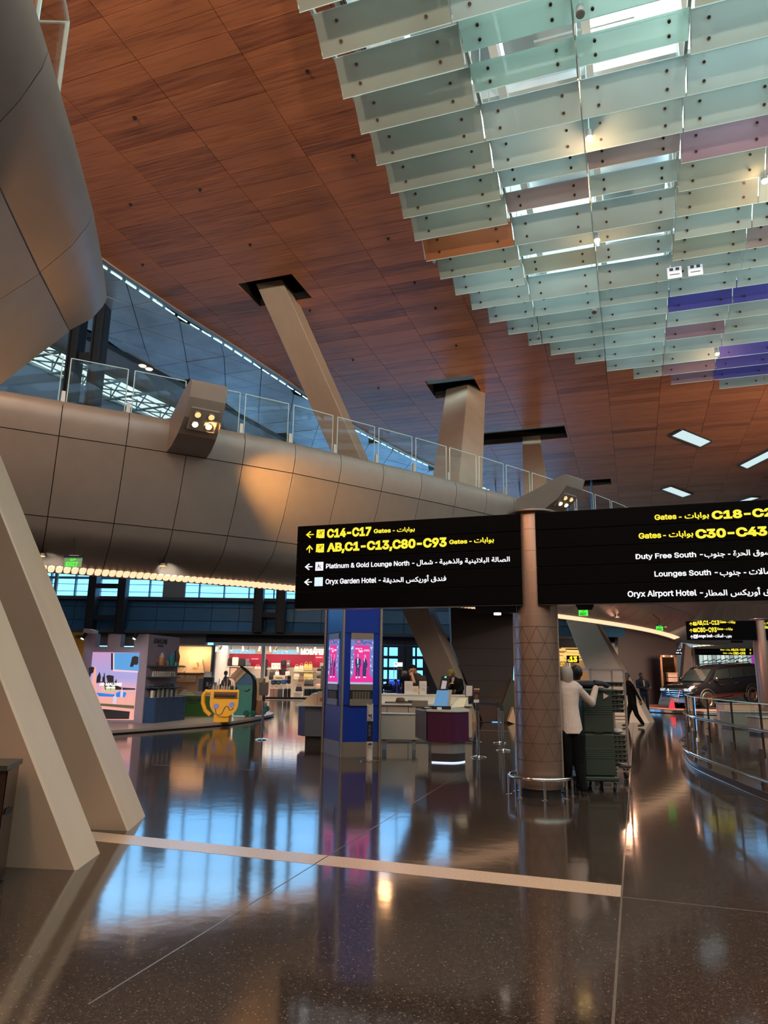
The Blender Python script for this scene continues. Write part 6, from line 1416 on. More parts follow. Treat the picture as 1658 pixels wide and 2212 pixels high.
B = MB(); cxp, cyp = sum(p[0] for p in poly)/len(poly), sum(p[1] for p in poly)/len(poly); B.prism([(cxp+(x-cxp)*.985, cyp+(y-cyp)*.985) for x, y in poly], lambda x, y: (x, y, 0), lambda x, y: (x, y, .03)); wb(B, 'shadow_gap', BLACK, plat)
PZ = .10
kc = G(306, 1562, PZ); K1 = Frame(kc, RH); e2_ = G(375, 1554, PZ); K2 = Frame(kc, e2_-kc)
kiosk = thing('fragrance_kiosk', 'mauve fragrance display wall with a big lit screen and shelves on its side', 'display wall', (kc[0], kc[1], PZ))
u0 = K1.uv(176, 1450)[0]; zt = K1.uv(250, 1369)[1]; zn = K1.uv(250, 1397)[1]
B = MB(); a1_, a2_, b1_, b2_ = [K1.uv(x, 1385)[0] for x in (206, 232.5, 260, 290)]
B.prism([(u0, PZ), (0, PZ), (0, zt), (b2_, zt), (b2_, zn), (b1_, zn), (b1_, zt), (a2_, zt), (a2_, zn), (a1_, zn), (a1_, zt), (u0, zt)], lambda u, z: K1.pt(u, z, 0), lambda u, z: K1.pt(u, z, -.35)); wb(B, 'front_wall', KP, kiosk)
L2_ = float(np.linalg.norm((e2_-kc)[:2])); B = MB(); frect(B, K2, .0, PZ, L2_, zt-.0, 0, -.25); wb(B, 'side_wall', mat('kiosk_mauve_side', (.32, .27, .35), .5), kiosk)
# lit screen with its still-life picture
s0, z0, s1, z1 = pbox(K1, (186, 1554), (301, 1410)); 
ssx = lambda px: K1.uv(px, 1480)[0]; ssz = lambda py: K1.uv(260, py)[1]
SCm = mat('screen_sunset', (.02, .02, .02), .4); nt_s = SCm.node_tree; bs = nt_s.nodes['Principled BSDF']
tcs = nt_s.nodes.new('ShaderNodeTexCoord'); sxs = nt_s.nodes.new('ShaderNodeSeparateXYZ'); rps = nt_s.nodes.new('ShaderNodeValToRGB'); nt_s.links.new(tcs.outputs['Generated'], sxs.inputs[0]); nt_s.links.new(sxs.outputs['Z'], rps.inputs[0]); nt_s.links.new(rps.outputs[0], bs.inputs['Emission Color']); bs.inputs['Emission Strength'].default_value = .85
e = rps.color_ramp.elements; e[0].position = .3; e[0].color = (.95, .42, .36, 1); e[1].position = 1; e[1].color = (.62, .34, .62, 1); k_ = e.new(.45); k_.color = (.85, .45, .52, 1); k_ = e.new(.62); k_.color = (.42, .40, .80, 1)
B = MB(); frect(B, K1, s0, z0, s1, z1, -.02, .02); scr = wb(B, 'screen', SCm, kiosk)
def spr(name, polys, mt_, off):
    M = MB()
    for pl in polys: fpoly(M, K1, pl, .02+off, .0015)
    o = M.build(name, mt_); o.parent = scr; return o
rect = lambda a, b, c, d: [(a, d), (c, d), (c, b), (a, b)]
spr('window_print', [rect(246.5, 1410.5, 300.5, 1450)], glow('scr_sky', (.10, .38, .80), .85), .001)
spr('window_edge_print', [rect(244.5, 1411, 247.5, 1450), [(245, 1450), (298.5, 1453), (298.7, 1449.5), (245, 1446)]], glow('scr_pale_pink', (.9, .62, .72), .9), .002)
spr('shadow_print', [rect(240.5, 1411, 244.5, 1447), [(281, 1440), (284, 1428), (286, 1419), (293, 1417), (299.5, 1419), (299, 1432), (297, 1436), (290, 1436), (287, 1441)], [(192, 1443), (199, 1440), (207, 1443), (204, 1452), (198, 1455), (195, 1463), (193, 1456)], [(208, 1476), (210, 1462), (216, 1451), (218.5, 1462), (217, 1474)], [(221, 1475), (222, 1462), (224.5, 1461), (225, 1454), (227, 1454), (227.5, 1475)], [(230, 1460), (235, 1458), (246, 1460), (246, 1477), (252, 1466), (253, 1478), (234, 1478)], [(225, 1558-70), (225, 1490), (292, 1490), (293, 1487), (262, 1485), (240, 1475), (216, 1472)], [(226, 1553), (279, 1553), (281, 1537), (219, 1531)]], glow('scr_black', (.008, .006, .012), .5), .003)
spr('terrace_print', [[(208, 1505), (272, 1508), (270, 1521), (214, 1517)], [(276, 1502), (288, 1500), (288, 1522), (274, 1521)], [(214, 1525), (290, 1533), (290, 1536), (214, 1531)], [(280, 1554), (289.5, 1554), (290, 1535), (282, 1535)], [(196, 1483), (205, 1440), (208, 1440), (209, 1487), (203, 1489)]], glow('scr_salmon', (.92, .42, .36), .9), .004)
spr('olive_print', [[(212, 1519), (290, 1524), (290, 1531), (213, 1524)]], glow('scr_olive', (.12, .11, .05), .8), .005)
spr('bowl_print', [[(209, 1496), (246, 1500), (262, 1492), (274, 1497), (270, 1506), (214, 1504)]], glow('scr_blue', (.01, .22, .75), .9), .005)
spr('fruit_print', [[(220, 1493), (219, 1482), (222, 1473), (226, 1480), (228, 1494)]], glow('scr_pear', (.9, .48, .4), .9), .006)
spr('pear_print', [[(229, 1493), (230, 1486), (235, 1476), (239, 1486), (238, 1494)], [(240, 1492), (241, 1485), (247, 1478), (250, 1486), (248, 1494)]], glow('scr_green', (.55, .62, .25), .9), .006)
spr('bottle_print', [[(244, 1520), (245, 1505), (248, 1503), (249, 1498), (251, 1498), (251, 1504), (253, 1506), (251, 1521)], [(260, 1506), (261, 1492), (263, 1490), (263.5, 1486), (265, 1486), (265, 1491), (267, 1493), (265.5, 1506)]], glow('scr_bottle', (.75, .62, .75), .9), .007)
l_ = letters('screen_lettering', 'JO MALONE', glow('scr_white', (1, .97, 1), 1.1), K1, pbox(K1, (215, 1481), (264, 1475)), .03, None, .05, .001); l_.parent = scr
l_ = letters('screen_lettering', 'LONDON', glow('scr_white', (1, .97, 1), 1.1), K1, pbox(K1, (229, 1487), (249, 1483.5)), .03, None, .05, .001); l_.parent = scr
INK = mat('ink_dark', (.015, .015, .02), .5)
letters('brand_lettering', 'JO MALONE', INK, K2, pbox(K2, (331, 1389.5), (361, 1381)), .004, kiosk, .04); letters('brand_lettering', 'LONDON', INK, K2, pbox(K2, (340, 1396.8), (352, 1393.3)), .004, kiosk, .04)
# two little spotlights on the wall head
for i, (px, lab) in enumerate([(189, 'small black spotlight at the left head of the mauve wall'), (299.5, 'small black spotlight at the right head of the mauve wall')]):
    uu, zz_ = K1.uv(px, 1373); p = K1.pt(uu, zz_, .0); t = thing('wall_spotlight', lab, 'spotlight', tuple(p), YAW)
    B = MB(); B.cyl((0, .0, .03), (0, -.22, .03), .012, n=6); B.build('bracket', BLACK, t); B = MB(); B.cyl((.03, -.20, .05), (-.03, -.27, -.10), .05, n=12); hd = B.build('head', BLACK, t, True)
    B = MB(); B.cyl((-.028, -.269, -.095), (-.035, -.275, -.115), .044, n=12); q = B.build('lens', glow('kiosk_lens', (.9, .92, 1), 4), hd)
    w_ = K1.pt(uu, zz_-.1, .28); lamp('SPOT', 'kiosk_spot', tuple(w_), 14, (.75, .72, 1), tuple(K1.pt(uu, zz_-.7, 0)), .03, angle=70, blend=1)
mk = thing('projector_box', 'white box on top of the mauve wall at its left end', 'box', tuple(K1.pt(K1.uv(189, 1369)[0], zt, -.1)), YAW); B = MB(); B.prism([(-.14, 0), (.17, 0), (.17, .09), (.03, .13), (-.12, .14)], lambda x, z: (x, -.1, z), lambda x, z: (x, .25, z)); B.build('case', WHITE, mk)
yp = thing('display_board', 'yellow display board at the far left behind the near columns', 'display board', tuple(K1.pt(u0-.02, PZ, -.2))); B = MB(); frect(B, K1, u0-1.6, PZ, u0-.01, K1.uv(176, 1366)[1], -.3, -.1); wb(B, 'board', KYE, yp); letters('lettering', 'HERE', INK, K1, (K1.uv(160, 1378)[0], K1.uv(178, 1379)[1], K1.uv(178.5, 1378)[0], K1.uv(178, 1371.5)[1]), -.098, yp, .04)
# shelves on the side wall and their goods
SHB = mat('shelf_blue', (.012, .05, .09), .3)
rr = random.Random(11)
NTH = ['leftmost', 'second', 'third', 'fourth', 'fifth', 'sixth', 'seventh', 'eighth', 'ninth', 'tenth', 'eleventh', 'last']
def shelf(label, pxl, pxr, py, over=0., dep=.26):
    ua, zz_ = K2.uv(pxl, py); ub = K2.uv(pxr, py)[0]; t = thing('wall_shelf', label, 'shelf', tuple(K2.pt((ua+ub)/2, zz_, dep/2)), K2.ang())
    B = MB(); frect(B, K2, ua, zz_-.03, ub, zz_, 0, dep); wb(B, 'board', SHB, t); return ua, ub, zz_
sh1 = shelf('topmost blue shelf on the mauve side wall', 317, 384, 1437); sh2 = shelf('second blue shelf on the mauve side wall', 316, 372, 1461.5); sh3 = shelf('third blue shelf on the mauve side wall', 314, 376, 1484.5)
def on_shelf(fr, u, z, off=.12): return tuple(fr.pt(u, z, off))
def bottle_thing(label, cat, fr, u, z, prof, mt_, capm=None, capf=.8, off=.13, group=None, nm='bottle'):
    t = thing(nm, label, cat, on_shelf(fr, u, z, off), fr.ang(), group); h = prof[-1][1]; cut = h*capf
    B = MB(); B.lathe([p for p in prof if p[1] <= cut+1e-6] + [(np.interp(cut, [q[1] for q in prof], [q[0] for q in prof]), cut)], (0, 0, 0), 14); B.build('body', mt_, t, True)
    B = MB(); B.lathe([(np.interp(cut, [q[1] for q in prof], [q[0] for q in prof]), cut)] + [p for p in prof if p[1] > cut], (0, 0, 0), 14); B.build('top', capm or mt_, t, True); return t
def ku(px, py): return K2.uv(px, py)[0]
bottle_thing('rounded brown and grey domed ornament on the topmost blue shelf', 'ornament', K2, ku(340, 1430), sh1[2], [(.08, 0), (.10, .06), (.095, .2), (.06, .33), (.01, .38)], mat('dome_tan', (.28, .13, .05), .5), mat('dome_grey', (.28, .24, .30), .5), .62, nm='ornament')
bottle_thing('tall teal domed ornament on the topmost blue shelf', 'ornament', K2, ku(361, 1430), sh1[2], [(.075, 0), (.085, .05), (.085, .25), (.05, .36), (.01, .40)], mat('dome_teal', (.01, .20, .26), .4), mat('dome_blue', (.02, .16, .35), .4), .7, nm='ornament')
for i, px in enumerate((331, 350, 353.5, 367, 371, 375)): bottle_thing(['small dark bottle left of the brown dome', 'small amber bottle right of the brown dome', 'tiny cream box beside the teal dome', 'small teal jar right of the teal dome', 'small pale jar near the shelf end', 'tiny teal pot at the shelf end'][i] + ' on the topmost shelf', 'bottle', K2, ku(px, 1430), sh1[2], [(.03, 0), (.032, .09), (.015, .11), (.015, .15)], mat(['b_dark', 'b_amber', 'b_cream', 'b_teal', 'b_pale', 'b_teal2'][i], [(.03, .03, .05), (.35, .18, .05), (.5, .45, .4), (.02, .25, .25), (.45, .45, .42), (.02, .3, .28)][i], .35), STEEL, .75)
for i in range(12): bottle_thing(NTH[i] + ' clear glass bottle from the left on the second blue shelf', 'bottle', K2, ku(322 + i*4.2, 1455), sh2[2], [(.035, 0), (.035, .10), (.015, .11), (.018, .15)], mat('bottle_pale_glass', (.42, .40, .38), .15), mat('cap_pale', (.62, .58, .55), .3), .7, group='clear bottles on the second shelf')
for i in range(9):
    t = thing('gift_box', NTH[i] + ' small black gift box from the left on the third blue shelf', 'box', on_shelf(K2, ku(319 + i*5.6, 1478), sh3[2], .12), K2.ang(), 'black boxes on the third shelf'); B = MB(); B.cbox((-.055, -.05, 0), (.055, .05, .10), .006); B.build('carton', mat('box_black', (.02, .02, .025), .35), t); B = MB(); B.box((-.056, -.051, .055), (.056, .051, .065)); B.build('ribbon', mat('ribbon_grey', (.35, .33, .33), .5), t)
cab = thing('blue_cabinet', 'dark blue grooved cabinet under the shelves of the mauve wall', 'cabinet', tuple(K2.pt(.5, PZ, .3)), K2.ang())
ca, cb = K2.uv(311, 1530)[0], K2.uv(378, 1530)[0]; cz = K2.uv(345, 1507)[1]
for k in range(9):
    a = ca + (cb-ca)*k/9; B = MB(); frect(B, K2, a+.006, PZ, a+(cb-ca)/9-.006, cz, .02, .34); wb(B, 'door', KBL, cab)
B = MB(); frect(B, K2, ca, PZ, cb, cz, .0, .30); frect(B, K2, ca-.01, cz, cb+.01, cz+.02, 0, .36); wb(B, 'carcass', KBL, cab)
for i in range(11):
    m_ = mat('bag_%s' % 'abcd'[i % 4], [(.5, .48, .42), (.04, .04, .045), (.42, .45, .38), (.10, .09, .09)][i % 4], .5)
    t = thing('gift_bag', NTH[i] + ' slim gift bag from the left on the blue cabinet, ' + ['pale', 'black', 'sage', 'charcoal'][i % 4], 'gift bag', on_shelf(K2, ku(319 + i*4.9, 1500), cz+.02, .15), K2.ang(), 'gift bags on the blue cabinet, ' + ['pale', 'black', 'sage', 'charcoal'][i % 4]); h = .20+.08*((i*7) % 5)/5
    B = MB(); B.prism([(-.05, 0), (.05, 0), (.055, h), (-.055, h)], lambda x, z: (x, -.04, z), lambda x, z: (x, .04, z)); B.build('bag', m_, t); B = MB(); B.tube([(-.03, -.03, h), (-.025, -.03, h+.06), (.025, -.03, h+.06), (.03, -.03, h)], .005, 5); B.build('handle', BLACK, t)
bc = thing('black_bag', 'black glossy faceted bag standing behind the topmost shelf end', 'bag', tuple(K2.pt(ku(381, 1430), sh1[2], -.05)), K2.ang()); B = MB(); B.prism([(-.13, 0), (.10, 0), (.15, .3), (.02, .50), (-.12, .45)], lambda x, z: (x, -.08, z), lambda x, z: (x, .08, z)); B.build('body', mat('gloss_black', (.008, .008, .01), .12), bc); B = MB(); B.tube([(-.1, 0, .44), (-.08, 0, .58), (.0, 0, .60), (.03, 0, .5)], .012, 6); B.build('handle', BLACK, bc)
# peach niche with shelves of bags, green counter in front
PEACH = mat('niche_peach', (.72, .45, .27), .6); nd = 26.2
NF = Frame(DP(410, 1500, nd), RH); niche = thing('peach_niche', 'peach coloured back wall with two bag shelves behind the green counter', 'display wall', tuple(NF.pt(0, 0)))
B = MB(); a, z0_, b, z1_ = pbox(NF, (362, 1552), (459, 1397)); frect(B, NF, a, z0_, b, z1_, -.12, 0); wb(B, 'wall', PEACH, niche)
B = MB(); frect(B, NF, a, z1_, b+.02, z1_+.05, -.2, .25); frect(B, NF, b, z0_, b+.05, z1_+.05, -.2, .12); wb(B, 'black_frame', BLACK, niche)
lamp('AREA', 'niche_lamp', tuple(NF.pt((a+b)/2+.1, z1_-.02, .55)), 24, (1, .72, .42), tuple(NF.pt((a+b)/2, 1.2, .05)), size=1.2, size_y=.12)
for i, (x0_, x1_, y_, lab) in enumerate([(369, 438, 1452.5, 'upper'), (367, 424, 1472.5, 'lower')]):
    ua, zz_ = NF.uv(x0_, y_); ub = NF.uv(x1_, y_)[0]; t = thing('wall_shelf', lab + ' thin brown shelf on the peach wall', 'shelf', tuple(NF.pt((ua+ub)/2, zz_, .15)), YAW); B = MB(); frect(B, NF, ua, zz_-.025, ub, zz_, 0, .3); wb(B, 'board', mat('shelf_brown', (.20, .10, .05), .5), t)
    items = [(381, 'round'), (390, 'round'), (396, 'round'), (423, 'tote')] if i == 0 else [(374, 'box'), (382, 'round'), (393, 'box'), (403, 'round'), (412, 'box'), (419, 'box')]
    for j, (px, kd) in enumerate(items):
        lab2 = {('round', 0): 'small cream round bag on the upper peach shelf', ('tote', 0): 'cream tote with crescent print at the right of the upper peach shelf', ('box', 1): 'cream box bag on the lower peach shelf', ('round', 1): 'cream rounded bag on the lower peach shelf'}[(kd, i)]
        t2_ = thing('handbag', ('%s, %s in its row' % (lab2, NTH[j]) if kd != 'tote' else lab2), 'bag', tuple(NF.pt(NF.uv(px, y_)[0], zz_, .14)), YAW, None if kd == 'tote' else 'cream bags on the %s peach shelf, %s' % (lab, kd)); CRM = mat('bag_cream', (.72, .52, .34), .6); B = MB()
        if kd == 'round': B.cyl((0, -.05, .13), (0, .05, .13), .13, n=18); B.build('body', CRM, t2_); B = MB(); B.tube([(.14*math.cos(a_), -.055, .13+.12*math.sin(a_)) for a_ in np.linspace(0, PI, 10)], .01, 5); B.build('strap', mat('strap_tan', (.35, .2, .1), .6), t2_)
        elif kd == 'tote':
            B.prism([(-.34, 0), (.34, 0), (.24, .46), (-.2, .46)], lambda x, z: (x, -.07, z), lambda x, z: (x, .07, z)); B.build('body', CRM, t2_); B = MB(); n_ = 10
            arc1 = [(.13*math.cos(a_), .24+.13*math.sin(a_)) for a_ in np.linspace(-2.4, 1.2, n_)]; arc2 = [(.05+.10*math.cos(a_), .27+.10*math.sin(a_)) for a_ in np.linspace(1.2, -2.4, n_)]
            B.prism(arc1 + arc2, lambda x, z: (x, -.078, z), lambda x, z: (x, -.07, z)); B.build('crescent_print', mat('crescent_ochre', (.62, .33, .06), .6), t2_); B = MB(); B.tube([(-.12, -.03, .46), (-.1, -.03, .56), (.1, -.03, .56), (.12, -.03, .46)], .012, 5); B.build('handle', CRM, t2_)
        else: B.cbox((-.11, -.06, 0), (.11, .06, .24), .012); B.build('body', CRM, t2_); B = MB(); B.prism([(-.112, .13), (.112, .13), (.112, .245), (-.112, .245)], lambda x, z: (x, -.068, z), lambda x, z: (x, -.06, z)); B.build('flap', mat('flap_cream', (.80, .62, .45), .6), t2_)
GF = Frame(DP(410, 1550, 24.6), RH); gcn = thing('green_counter', 'bright green counter of the fragrance stand, behind the yellow cup', 'counter', tuple(GF.pt(0, 0)))
a, z0_, b, z1_ = pbox(GF, (376, 1552), (462, 1504)); B = MB(); frect(B, GF, a, max(PZ, z0_), b, z1_, -.7, 0); wb(B, 'front', KGR, gcn); B = MB(); frect(B, GF, a-.02, z1_, b+.02, z1_+.03, -.75, .02); wb(B, 'worktop', mat('worktop_cream', (.62, .48, .36), .4), gcn)
letters('brand_lettering', 'JO MALONE', INK, GF, pbox(GF, (392.4, 1515), (436, 1508.7)), .003, gcn, .04); letters('brand_lettering', 'LONDON', INK, GF, pbox(GF, (404.7, 1520), (423, 1516.3)), .003, gcn, .03)
zc = z1_+.03
gv = lambda px, off=-.3: tuple(GF.pt(GF.uv(px, 1500)[0], zc, off))
t = thing('coffee_machine', 'black and white coffee machine on the green counter', 'coffee machine', gv(436), YAW); B = MB(); B.cbox((-.30, -.2, 0), (.30, .25, .10), .015); B.build('base', mat('machine_grey', (.42, .42, .44), .35), t); B = MB(); B.cbox((-.05, -.05, .10), (.26, .25, .58), .015); B.build('body', mat('machine_black', (.02, .02, .022), .2), t); B = MB(); B.cbox((-.22, .0, .12), (-.06, .2, .52), .01); B.build('side_tank', mat('tank_grey', (.18, .18, .2), .2), t); B = MB(); B.prism([(-.06, .58), (.20, .58), (.16, .76), (-.02, .76)], lambda x, z: (x, -.02, z), lambda x, z: (x, .2, z)); B.build('bean_hopper', WHITE, t); B = MB(); B.cyl((.10, -.07, .28), (.10, -.07, .42), .05, n=12); B.cyl((.18, -.08, .3), (.30, -.1, .36), .015, n=6); B.build('spout', STEEL, t)
t = thing('open_booklet', 'open white booklet standing on the green counter', 'booklet', gv(391, -.4), YAW); B = MB(); B.prism([(-.16, 0), (0, 0), (.08, .14), (-.02, .15)], lambda x, z: (x, -.1, z), lambda x, z: (x, .1, z)); B.build('left_leaf', WHITE, t); B = MB(); B.box((.04, -.1, 0), (.24, .1, .08)); B.build('right_leaf', mat('leaf_green', (.55, .62, .45), .5), t)
for i, (px, lab) in enumerate([(459, 'tall brown and grey rounded bottle right of the coffee machine'), (448, 'dark slim bottle beside the coffee machine')]):
    bottle_thing(lab, 'bottle', GF, GF.uv(px, 1500)[0], zc, [(.10, 0), (.13, .06), (.12, .25), (.07, .38), (.02, .42)] if i == 0 else [(.04, 0), (.04, .3), (.02, .34), (.02, .42)], mat('bottle_brown', (.20, .075, .04), .35) if i == 0 else DARK, mat('bottle_smoke', (.22, .17, .16), .3), .5, -.25)
# big yellow cup figure
YC = mat('cup_yellow', (.74, .36, .012), .45); cl = Loc(478, 1561, PZ); cup = thing('cup_display', 'big yellow cup shaped display stand with blue cheeks and a wavy line', 'display stand', cl.p, YAW)
X_ = lambda px: cl.x(px, 1530); Z_ = lambda py: cl.z(py, 478)
ax0, ax1 = X_(443), X_(514); zt_ = Z_(1490); n_ = 14; mid = (X_(453)+X_(514))/2; hw_ = (X_(514)-X_(453))/2
prof = [(mid - hw_, zt_), (mid + hw_, zt_+.0)] + [(mid + hw_*math.cos(a_), .18 + (Z_(1519)-.18) - (Z_(1519)-.16)*math.sin(a_)) for a_ in np.linspace(0, PI, n_)]
B = MB(); B.prism(prof[::-1], lambda x, z: (x, 0, z), lambda x, z: (x-.16, .62, z)); B.build('bowl', YC, cup)
B = MB(); B.cbox((X_(461), .06, 0), (X_(494), .5, .22), .015); B.build('foot', YC, cup)
B = MB(); B.tube([(X_(448), .3, Z_(1496)), (X_(438), .3, Z_(1494)), (X_(432), .3, Z_(1503)), (X_(432), .3, Z_(1520)), (X_(438), .3, Z_(1536)), (X_(450), .3, Z_(1546))], .062, 10); B.build('handle', YC, cup, True)
B = MB(); B.box((X_(460), -.008, Z_(1507)), (X_(511), .0, Z_(1494.5))); nic = B.build('niche', mat('niche_dark', (.13, .05, .01), .6), cup)
for k in range(11): B = MB(); x = X_(462.5+k*4.4); B.lathe([(.022, 0), (.022, .06), (.01, .075), (.01, .10)], (x, -.03, Z_(1507)), 8); B.build('tester_bottle', mat('tester_dark', (.02, .02, .025), .3), nic)
B = MB(); B.box((X_(459), -.06, Z_(1507.6)), (X_(512), 0, Z_(1507))); B.build('niche_ledge', YC, cup)
B = MB()
for px, py in ((466.5, 1526), (500, 1522)): B.cyl((X_(px), -.02, Z_(py)), (X_(px), .01, Z_(py)), 5.6*cl.m, n=20)
B.build('cheek_discs', mat('cheek_blue', (.22, .24, .62), .5), cup)
B = MB(); B.tube([(X_(a_), -.012, Z_(b_)) for a_, b_ in [(465, 1530), (467, 1541), (473, 1545.5), (480, 1541), (485, 1529), (489, 1525), (493, 1527), (496, 1534), (501, 1533), (504, 1529)]], .012, 6); B.build('wavy_line', mat('line_navy', (.02, .04, .12), .5), cup)
B = MB()
for k in range(9): B.lathe([(.03, 0), (.034, .08), (.02, .11), (.012, .15 + .08*(k % 3))], (X_(456+k*5.8), .12+.05*(k % 2), zt_), 10)
o = B.build('tester_pots', mat('pots_mixed', (.35, .30, .26), .4), cup); B = MB(); B.cbox((X_(488), .1, zt_), (X_(506), .25, zt_+.10), .01); B.build('tester_tray', BLACK, cup)
# teal house figure with black sweeping spine and wheels
tl = Loc(528, 1548, PZ); th_ = thing('teal_display', 'teal and blue house shaped display stand with a smile line, black spine and green wheels', 'display stand', tl.p, YAW); X_ = lambda px: tl.x(px, 1510); Z_ = lambda py: tl.z(py, 528)
ff = lambda x, z: (X_(x), 0, Z_(z)); bb = lambda x, z: (X_(x)+.05, .55, Z_(z)); nn_ = [(506, 1546), (544, 1547), (544, 1480), (506, 1480)]
B = MB(); B.prism(nn_, ff, bb); B.build('lower_body', mat('teal_body', (.02, .22, .20), .4), th_)
arcp = [(506, 1480), (544, 1480), (543, 1468), (538, 1459), (530, 1454), (520, 1455), (511, 1462)]
B = MB(); B.prism(arcp, ff, bb); B.build('upper_body', mat('body_blue', (.012, .12, .30), .4), th_)
PE2 = mat('roof_peach', (.62, .44, .26), .5); PE3 = mat('roof_peach_dark', (.42, .27, .14), .5)
rf = [((495, 1460), (514, 1441), (519, 1445), (500, 1466)), ((500, 1466), (519, 1445), (524, 1449), (504, 1471)), ((504, 1471), (524, 1449), (528.5, 1453), (508, 1475))]
for k, q in enumerate(rf): B = MB(); B.prism(list(q), lambda x, z: (X_(x), -.03-.01*k, Z_(z)), lambda x, z: (X_(x)+.05, .5, Z_(z))); B.build('roof_leaf', PE2 if k != 1 else PE3, th_)
B = MB(); B.tube([(X_(a_), .05, Z_(b_)) for a_, b_ in [(514.5, 1440.5), (522, 1444), (532, 1452), (541, 1461), (547, 1472), (549, 1490), (549, 1520), (547, 1546)]], .05, 8); B.build('black_spine', BLACK, th_, True)
B = MB(); B.prism([(549, 1465), (565, 1465), (564, 1543), (548, 1543)], lambda x, z: (X_(x), .15, Z_(z)), lambda x, z: (X_(x), .6, Z_(z))); B.build('rear_board', PE2, th_)
B = MB(); B.prism([(549.5, 1513), (566, 1513), (565, 1545), (549.5, 1545)], lambda x, z: (X_(x), .12, Z_(z)), lambda x, z: (X_(x), .62, Z_(z))); B.build('rear_base', mat('base_brown', (.22, .08, .03), .5), th_)
B = MB(); B.box((X_(555.5), .13, Z_(1512)), (X_(557), .16, Z_(1466))); B.box((X_(561), .13, Z_(1512)), (X_(562), .16, Z_(1466))); B.build('board_grooves', PE3, th_)
B = MB(); B.tube([(X_(a_), -.01, Z_(b_)) for a_, b_ in [(527, 1491), (530, 1493.5), (534, 1493), (538, 1488)]], .018, 6); B.build('smile_line', BLACK, th_)
for px, py in ((533, 1546), (549, 1546), (571, 1541), (577, 1535)):
    B = MB(); 
    for k in range(6): a_ = 2*PI*k/6; B.ell((X_(px)+.055*math.cos(a_), -.05, Z_(py)+.075+.055*math.sin(a_)), (.05, .06, .05), 10, 6)
    B.build('flower_wheel', mat('wheel_green', (.01, .13, .11), .5), th_, True)
B = MB(); B.cbox((X_(502), -.12, 0), (X_(532), .3, .035), .01); B.build('white_base', WHITE, th_)
lamp('SPOT', 'kiosk_downlight', tuple(DP(470, 1385, 22.4)), 130, (1, .72, .45), tuple(DP(480, 1540, 22.8)), size=.04, angle=80, blend=1)

# ================================================================== LUGGAGE SHOP far behind
SD = 44.0; SF = Frame(DP(585, 1512, SD), RH); SB = Frame(DP(585, 1500, SD+4.2), RH); sx_ = lambda px, fr=SF: fr.uv(px, 1460)[0]; sz_ = lambda py, fr=SF: fr.uv(585, py)[1]
shop = thing('luggage_shop', 'bright luggage shop with crimson frieze at the back of the hall', 'shop', tuple(SF.pt(0, 0)))
CRI = mat('frieze_crimson', (.42, .008, .05), .5); SWH = mat('shop_white', (.80, .76, .72), .5)
B = MB(); frect(B, SB, sx_(462), 0, sx_(716), sz_(1389), -.2, 0); wb(B, 'back_wall', mat('shop_back_cream', (.66, .56, .48), .6), shop)
B = MB(); frect(B, SB, sx_(462), sz_(1440, SB), sx_(700), sz_(1413, SB), 0, .04); frect(B, SB, sx_(601), sz_(1470, SB), sx_(622), sz_(1440, SB), 0, .04); wb(B, 'crimson_frieze', CRI, shop)
for a, b in ((458, 461), (714, 717)): B = MB(); frect(B, SF, sx_(a), 0, sx_(b), sz_(1389), -4.2, .1); wb(B, 'side_wall', SWH, shop)
B = MB(); frect(B, SF, sx_(458), sz_(1389), sx_(717), sz_(1385), -4.3, .15); wb(B, 'ceiling_slab', SWH, shop)
B = MB(); frect(B, SF, sx_(455), 0, sx_(720), .03, -4.3, 1.2); wb(B, 'floor', mat('shop_floor', (.6, .52, .47), .15), shop)
for px in (461, 567, 704): B = MB(); frect(B, SF, sx_(px)-.10, 0, sx_(px)+.10, sz_(1385), -.1, .15); wb(B, 'portal_post', SWH, shop)
B = MB(); frect(B, SF, sx_(458), sz_(1396), sx_(717), sz_(1388), .0, .2); wb(B, 'portal_beam', SWH, shop)
for px in (543, 567, 580, 458): B = MB(); frect(B, SF, sx_(px)-.18, sz_(1388), sx_(px)+.18, sz_(1382 if px != 458 else 1377), -.1, .22); wb(B, 'portal_cap', SWH, shop)
letters('shop_lettering', 'MOSAFER', glow('letters_warm_white', (1, .95, .85), 1.3), SF, pbox(SF, (650, 1414.5), (704, 1402)), .2, shop, .05, .05)
letters('shop_lettering', 'R', glow('letters_warm_white', (1, .95, .85), 1.3), SF, pbox(SF, (466.5, 1408), (473, 1397.5)), .2, shop, .05, .05)
for i, (a, b) in enumerate(((468, 546), (588, 648))):
    B = MB(); frect(B, SB, sx_(a), sz_(1413, SB), sx_(b), sz_(1403.5, SB), .03, .06); o = wb(B, 'clerestory_screen', glow('clerestory_blue', (.30, .68, .88), .9), shop)
    for px in np.arange(a, b, 11): B = MB(); frect(B, SB, sx_(px)-.03, sz_(1413, SB), sx_(px)+.03, sz_(1403.5, SB), .06, .08); mo = B.build('mullion', SWH); mo.parent = o
TL = MB()
for i in range(12):                        # track spotlights under the shop ceiling
    px = 470 + i*20.5; p = SF.pt(sx_(px), sz_(1396)-.05, -.6-.4*(i % 3)); t = thing('track_spotlight', NTH[i] + ' white track spotlight from the left under the shop ceiling', 'spotlight', tuple(p), 0, 'track spotlights in the luggage shop')
    B = MB(); B.cyl((0, 0, .12), (0, 0, .02), .02, n=6); B.build('stem', SWH, t); B = MB(); B.cyl((0, 0, .04), (.08*((i % 3)-1), -.1, -.2), .06, n=10); hd = B.build('head', SWH, t, True); B = MB(); B.cyl((.08*((i % 3)-1), -.1, -.2), (.082*((i % 3)-1), -.102, -.21), .052, n=10); B.build('lens', glow('track_lens', (1, .92, .8), 6), hd)
